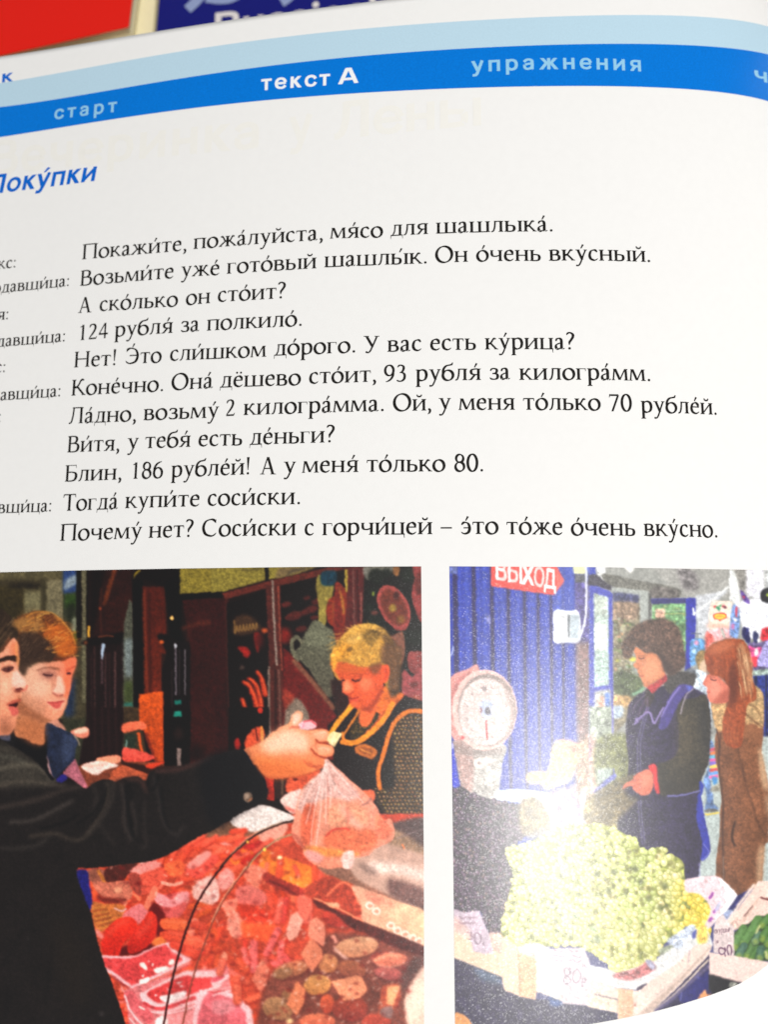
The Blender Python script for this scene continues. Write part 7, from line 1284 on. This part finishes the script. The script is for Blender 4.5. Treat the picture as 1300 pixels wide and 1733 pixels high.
EM = 0.87
LINES = [
 [("Покажи'те,", 137.8, 316.7, 439.3, 424), ("пожа'луйста,", 327, 548, 421.7, 406), ("мя'со", 558.8, 648.8, 404, 401.6), ("для", 661.2, 725.3, 399.5, 396), ("шашлыка'.", 738, 938.3, 395.4, 391.9)],
 [("Возьми'те", 134.3, 294.2, 484, 470.8), ("уже'", 305.6, 372, 469, 465.5), ("гото'вый", 383.5, 535.6, 463.6, 454.2), ("шашлы'к.", 548.7, 725, 452.5, 446), ("Он", 736.3, 792.8, 444.9, 443.1), ("о'чень", 806.3, 916.5, 442.5, 441.8), ("вку'сный.", 929.6, 1103.4, 441.4, 443.9)],
 [("А", 130.8, 154.7, 530, 528.5), ("ско'лько", 167.2, 301.1, 526.9, 518.3), ("он", 314, 355.8, 516.5, 513), ("сто'ит?", 367.6, 483.7, 511.3, 504.7)],
 [("124", 130.8, 182.8, 576.4, 571.9), ("рубля'", 193.1, 292.5, 570.2, 563.3), ("за", 304.6, 337.5, 562.2, 560.5), ("полкило'.", 349.6, 513, 559.8, 551.5)],
 [("Нет!", 123.9, 198, 622.1, 618), ("Э'то", 210.5, 273.4, 616.2, 613.4), ("сли'шком", 286.6, 450.8, 611, 603.8), ("до'рого.", 463.6, 603.8, 602, 596.5), ("У", 614.5, 642.9, 596.8, 596.8), ("вас", 655.7, 714.5, 595.5, 593.7), ("есть", 727.7, 806.6, 593, 592), ("ку'рица?", 821.1, 973.6, 591.6, 591.6)],
 [("Коне'чно.", 119.4, 278, 669.8, 662), ("Она'", 289, 360.7, 660.5, 656.7), ("дёшево", 372, 509.6, 656, 651.5), ("сто'ит,", 522.4, 638.4, 649.7, 646), ("93", 649.8, 689, 646, 645.5), ("рубля'", 703.5, 815, 645, 643.2), ("за", 828, 864.4, 642.8, 642), ("килогра'мм.", 879.4, 1103.7, 643.2, 645.4)],
 [("Ла'дно,", 115, 231.2, 717.2, 712.6), ("возьму'", 242.3, 370.4, 711.3, 706.8), ("2", 380.8, 398.8, 704.5, 703.7), ("килогра'мма.", 411.9, 652.2, 702.7, 695.8), ("Ой,", 664.7, 731.8, 695.8, 694.7), ("у", 742.6, 764, 693.3, 693.3), ("меня", 776.8, 872.4, 694, 693.7), ("то'лько", 885.7, 1017.9, 693.7, 694.7), ("70", 1031, 1070.8, 695.8, 696.3), ("рубле'й.", 1085.4, 1215.9, 698.2, 702.4)],
 [("Ви'тя,", 112.5, 203, 765.7, 762.5), ("у", 214.6, 234.3, 760.5, 759.8), ("тебя'", 244.7, 322.6, 758.8, 756.3), ("есть", 334.7, 410.2, 755.6, 753.6), ("де'ньги?", 422.3, 566.7, 752.9, 748.5)],
 [("Блин,", 108.3, 206.6, 815.2, 811.5), ("186", 219.8, 275.9, 810.7, 809), ("рубле'й!", 289, 425, 807.6, 802.8), ("А", 438.9, 467.4, 803, 803), ("у", 479.5, 501, 801, 801), ("меня'", 511.3, 607.2, 800.3, 798.9), ("то'лько", 620.4, 754.7, 798.6, 797.9), ("80.", 768.5, 820.5, 797.9, 797.9)],
 [("Тогда'", 105.6, 199.7, 864.9, 861.2), ("купи'те", 211.1, 338.2, 860.2, 856.7), ("соси'ски.", 350.3, 510.3, 856, 853.3)],
 [("Почему'", 100.4, 239.9, 915.6, 911), ("нет?", 251, 327.1, 910.4, 908.6), ("Соси'ски", 339.9, 501.7, 908, 905.9), ("с", 514.8, 532, 905.9, 905.9), ("горчи'цей", 545.3, 732.2, 905.9, 904.1), ("–", 746.7, 765, 904, 904), ("э'то", 779.6, 844.7, 904, 903.7), ("то'же", 857.6, 953.8, 904.1, 905.2), ("о'чень", 967, 1076.7, 905.9, 906.9), ("вку'сно.", 1090.6, 1217, 906.9, 909.9)],
]
for L_ in LINES:
    put_words('text_line', L_, ink, G, em=None if False else EM)
SP = [("Алекс:", 27, 452.5, None), ("Продавщи'ца:", 117.7, 484, None), ("Витя:", 14.5, 540.3, None), ("Продавщи'ца:", 110.8, 577.7, None),
      ("Алекс:", 9.3, 629.8, None), ("Продавщи'ца:", 103, 670.8, None), ("Алекс:", 1.5, 714.2, None), ("Продавщи'ца:", 87.6, 865.6, None)]
for t, x1, y1, _ in SP:
    put_words('speaker_name', [(t, None, x1, None, y1)], ink, G, em=0.69)
white = printed('white_print', lin((246, 248, 250)), 0.01); sky = printed('sky_blue_print', lin((150, 205, 236)), 0.04)
bluet = printed('heading_blue_ink', lin((8, 104, 208)), 0.06)
tag(put_words('section_name', [("старт", 91.5, 197, 202.5, 189.5)], sky, S, 0.011, em=0.76), 'pale blue word старт')
tag(put_words('section_name', [("текст", 442.5, 558.5, 153.5, 144.5), ("А", 574, 606, 143, 140.5)], white, S, 0.011, em=0.82), 'white words текст А')
tag(put_words('section_name', [("упражнения", 799, 1087, 123, 121.5)], sky, S, 0.011, em=0.80), 'pale blue word упражнения')
tag(put_words('section_name', [("ч", 1277.5, 1301, 137.5, 141)], sky, S, 0.011, em=0.80), 'pale blue word cut by the edge of the picture')
tag(put_words('section_name', [("к", 2, 20.5, 140, 137.5)], bluet, S, 0.011, em=0.68), 'blue letter к above the stripes')
tag(put_words('heading', [("Поку'пки", None, 162, None, 306)], bluet, S, 0.008, 0.14, em=1.06), 'blue slanted heading Покупки')
ghost = grain(mat('show_through', lin((244, 242, 236)), 0.55, 0.25), 900, 0.01)
tag(put_words('show_through', [("Вечеринка", -22, 443, 298, 251), ("у", 490, 528, 245, 240), ("Лены", 566, 818, 237, 212)], ghost, S, 0.004, em=1.95), 'faint large print of the next leaf showing through')

# the two printed photographs
def photo(name, X, Y, C, label):
    u_, v_ = unpage(X, Y)
    P = page(u_, v_, 0.008)
    o = obj(name, P, grid_faces(*X.shape), photo_m, pg, True)
    a = o.data.color_attributes.new('print', 'FLOAT_COLOR', 'POINT')
    c4 = np.ones((C.shape[0] * C.shape[1], 4), np.float32); c4[:, :3] = lin(np.clip(C, 0, 255)).reshape(-1, 3)
    a.data.foreach_set('color', c4.ravel())
    o['label'] = label
    return o
photo_m = bpy.data.materials.new('glossy_photo_print'); photo_m.use_nodes = True
_N = photo_m.node_tree.nodes; _L = photo_m.node_tree.links; _p = _N['Principled BSDF']
_c = _N.new('ShaderNodeVertexColor'); _c.layer_name = 'print'
_L.new(_c.outputs['Color'], _p.inputs['Base Color'])
_p.inputs['Roughness'].default_value = 0.345; _p.inputs['Specular IOR Level'].default_value = 0.6
_t1 = _N.new('ShaderNodeTexCoord')
# coarse screen of the print: every grain of ink lies at its own small tilt
_n1 = _N.new('ShaderNodeTexVoronoi'); _n1.inputs['Scale'].default_value = 5600
_L.new(_t1.outputs['Object'], _n1.inputs['Vector'])
_s1 = _N.new('ShaderNodeVectorMath'); _s1.operation = 'SUBTRACT'; _s1.inputs[1].default_value = (0.5, 0.5, 0.5)
_m1 = _N.new('ShaderNodeVectorMath'); _m1.operation = 'MULTIPLY'; _m1.inputs[1].default_value = (0.2, 0.2, 0.0)
_g1 = _N.new('ShaderNodeNewGeometry')
_a1 = _N.new('ShaderNodeVectorMath'); _a1.operation = 'ADD'; _z1 = _N.new('ShaderNodeVectorMath'); _z1.operation = 'NORMALIZE'
_L.new(_n1.outputs['Color'], _s1.inputs[0]); _L.new(_s1.outputs[0], _m1.inputs[0]); _L.new(_m1.outputs[0], _a1.inputs[0])
_L.new(_g1.outputs['Normal'], _a1.inputs[1]); _L.new(_a1.outputs[0], _z1.inputs[0]); _L.new(_z1.outputs[0], _p.inputs['Coat Normal'])
_p.inputs['Coat Weight'].default_value = 0.26; _p.inputs['Coat Roughness'].default_value = 0.27; _p.inputs['Coat IOR'].default_value = 1.5

ST = 1.4
# left
ys = np.linspace(0, 1, int(850 / ST)); xs_ = np.linspace(0, 1, int(775 / ST))
XX, YY = np.meshgrid(xs_, ys)
xr = lambda y: np.interp(y, [958, 1210, 1338, 1463, 1733, 1850], [713, 715.3, 716.4, 717.6, 718, 718])
yt = lambda x: np.interp(x, [-80, 0, 150, 304.6, 500, 713], [970.5, 968.5, 965, 962.2, 959.7, 958.6])
Xl = -62 + (xr(960 + YY * 850) + 62) * XX; Yl = yt(Xl) + (1808 - yt(Xl)) * YY
photo('printed_photo', Xl, Yl, sample(PHL, Xl, Yl), 'photograph of two young men at a meat counter and a saleswoman with short blond hair')
# right
xs_ = np.linspace(0, 1, int(620 / ST)); XX, YY = np.meshgrid(xs_, ys)
xl = lambda y: np.interp(y, [958, 1210, 1470, 1733, 1850], [760.8, 764, 767.7, 770.5, 771])
yt = lambda x: np.interp(x, [760, 1007.7, 1300, 1400], [958.5, 960, 965, 968])
yb = lambda x: np.interp(x, [760, 860, 930, 1000, 1050, 1101.5, 1150, 1200.8, 1230, 1253.9, 1278, 1300, 1400], [1768, 1758, 1747, 1733, 1724, 1713.4, 1700.5, 1684.6, 1674, 1663.8, 1649, 1632.6, 1540])
_y = 960 + YY * 800
Xr = xl(_y) + (1372 - xl(_y)) * XX; Yr = yt(Xr) + (yb(Xr) - yt(Xr)) * YY
photo('printed_photo', Xr, Yr, sample(PHR, Xr, Yr), 'photograph of a saleswoman and a girl at a market stall with green grapes')

# ---------------------------------------------------------------- books behind
def flat_book(name, corners, z, th, cover_m, block_m, label, cat='book', inset=0.0015, back=True):
    """a closed book lying down: corners of the top cover (metres), lower left first, anticlockwise"""
    root = tag(empty(name, tuple(np.mean(corners, axis=0) * [1, 1, 0] + [0, 0, (z - th) * U])), label, cat)
    off = Vector(root.location)
    def slab(nm, cs, z0, z1, m, bev):
        bm = bmesh.new()
        lo = [bm.verts.new(Vector((c[0], c[1], z0)) - off) for c in cs]; hi = [bm.verts.new(Vector((c[0], c[1], z1)) - off) for c in cs]
        bm.faces.new(lo[::-1]); bm.faces.new(hi)
        for i in range(4): bm.faces.new([lo[i], lo[(i + 1) % 4], hi[(i + 1) % 4], hi[i]])
        bmesh.ops.bevel(bm, geom=bm.edges[:], offset=bev, segments=2, affect='EDGES', profile=0.5)
        me = bpy.data.meshes.new(nm); bm.to_mesh(me); bm.free(); me.materials.append(m)
        o = bpy.data.objects.new(nm, me); COL.objects.link(o); o.parent = root
        return o
    cs = np.array(corners)[:, :2]; cen = cs.mean(0)
    ins = cen + (cs - cen) * (1 - inset / np.linalg.norm(cs - cen, axis=1)[:, None] * 1.4)
    slab('cover', cs, z * U - 0.0005, z * U, cover_m, 0.0002)
    slab('page_block', ins, (z - th) * U + 0.0006, z * U - 0.0006, block_m, 0.0001)
    if back: slab('back_cover', cs, (z - th) * U, (z - th) * U + 0.0005, cover_m, 0.0002)
    return root, off

def corner_rect(p, q, z, wd, dp, side):
    """rectangle with its near edge running from p towards q"""
    a = at_height(*p, z); b_ = at_height(*q, z); d = (b_ - a); d[2] = 0; d /= np.linalg.norm(d)
    n = np.array([-d[1], d[0], 0])
    return a, d, n
ZB, ZR, ZC = -10.6, -9.6, -11.4
red_m = grain(mat('red_cover', lin((240, 26, 8)), 0.4, 0.4), 2500, 0.05, 0.1, 4000, 0.00005)
blue_m = grain(mat('dark_blue_cover', lin((14, 20, 120)), 0.4, 0.4), 2500, 0.06, 0.1, 4000, 0.00005)
cream_m = grain(mat('cream_cover', lin((252, 243, 205)), 0.5, 0.3), 1500, 0.03)
# red book: its near right corner and the two edges that meet there
a = at_height(0, 93, ZR); c = at_height(217, 45, ZR); e = at_height(223, 0, ZR)
d1 = (a - c); d1 /= np.linalg.norm(d1); d2 = (e - c); d2 /= np.linalg.norm(d2)
flat_book('red_book', [c + d1 * 0.15, c, c + d2 * 0.21, c + d1 * 0.15 + d2 * 0.21], ZR, 1.2, red_m, cream_m, 'plain red book lying behind the top left corner of the open textbook', back=False)
a = at_height(263, 54, ZB); e = at_height(268, 0, ZB); dn = (e - a); dn /= np.linalg.norm(dn); dr = np.array([dn[1], -dn[0], 0])
a2 = a - dn * 0.02
root, off = flat_book('blue_book', [a2, a2 + dr * 0.155, a2 + dr * 0.155 + dn * 0.22, a2 + dn * 0.22], ZB, 1.4, blue_m, cream_m, 'dark blue book with a white title lying behind the open textbook')
title_m = grain(mat('white_title', lin((235, 228, 225)), 0.5), 2000, 0.03)
r0 = at_height(361, 68, ZB); r1 = at_height(664, 35, ZB); dd = (r1 - r0); adv = word_strips('Russisch', S)[1]; k = np.linalg.norm(dd) / (adv - 60)
dd /= np.linalg.norm(dd); nn = np.array([-dd[1], dd[0], 0])
V, F = strips_mesh(word_strips('Russisch', S)[0], lambda p, kk: r0 + np.outer(p[:, 0] - 40, dd) * k + np.outer(p[:, 1], nn) * k * 1.0 + np.array([0, 0, 4e-5 + 2e-6 * (kk % 9)]) - np.array(off))
tag(obj('title', V, F, title_m, root), 'white title Russisch')
def flat_stroke(pts, w0, m, parent, off, name, z=ZB):
    P = np.array([at_height(x, y, z) for x, y in pts])
    S2 = spline(P[:, :2] * 1e4, False, 6)
    ss = cv([tuple(q) for q in S2], w0=w0 * 0.6, w1=w0, curve=False, nib=40)
    V, F = strips_mesh(ss and [ss], lambda p, kk: np.stack([p[:, 0] / 1e4, p[:, 1] / 1e4, 0 * p[:, 0] + z * U + 5e-5], 1) - np.array(off))
    return obj(name, V, F, m, parent)
grey_t = grain(mat('grey_script', lin((150, 165, 205)), 0.5), 2000, 0.03)
flat_stroke([(317, 16), (330, 4), (345, -14), (362, -40)], 16, grey_t, root, off, 'script_line')
flat_stroke([(350, -6), (378, -3), (400, -8), (430, -30)], 14, grey_t, root, off, 'script_line')
flat_stroke([(476, 4), (487, -3), (500, -16), (515, -34)], 14, grey_t, root, off, 'script_line')
# cream booklet between them
a = at_height(197, 66, ZC); e = at_height(203, 0, ZC); dn = (e - a); dn /= np.linalg.norm(dn); dr = np.array([dn[1], -dn[0], 0]); a2 = a - dn * 0.012
wdt = float(np.dot(at_height(259, 50, ZC) - a, dr))
flat_book('cream_booklet', [a2, a2 + dr * wdt, a2 + dr * wdt + dn * 0.17, a2 + dn * 0.17], ZC, 0.9, cream_m, cream_m, 'narrow cream booklet between the red and the dark blue book')
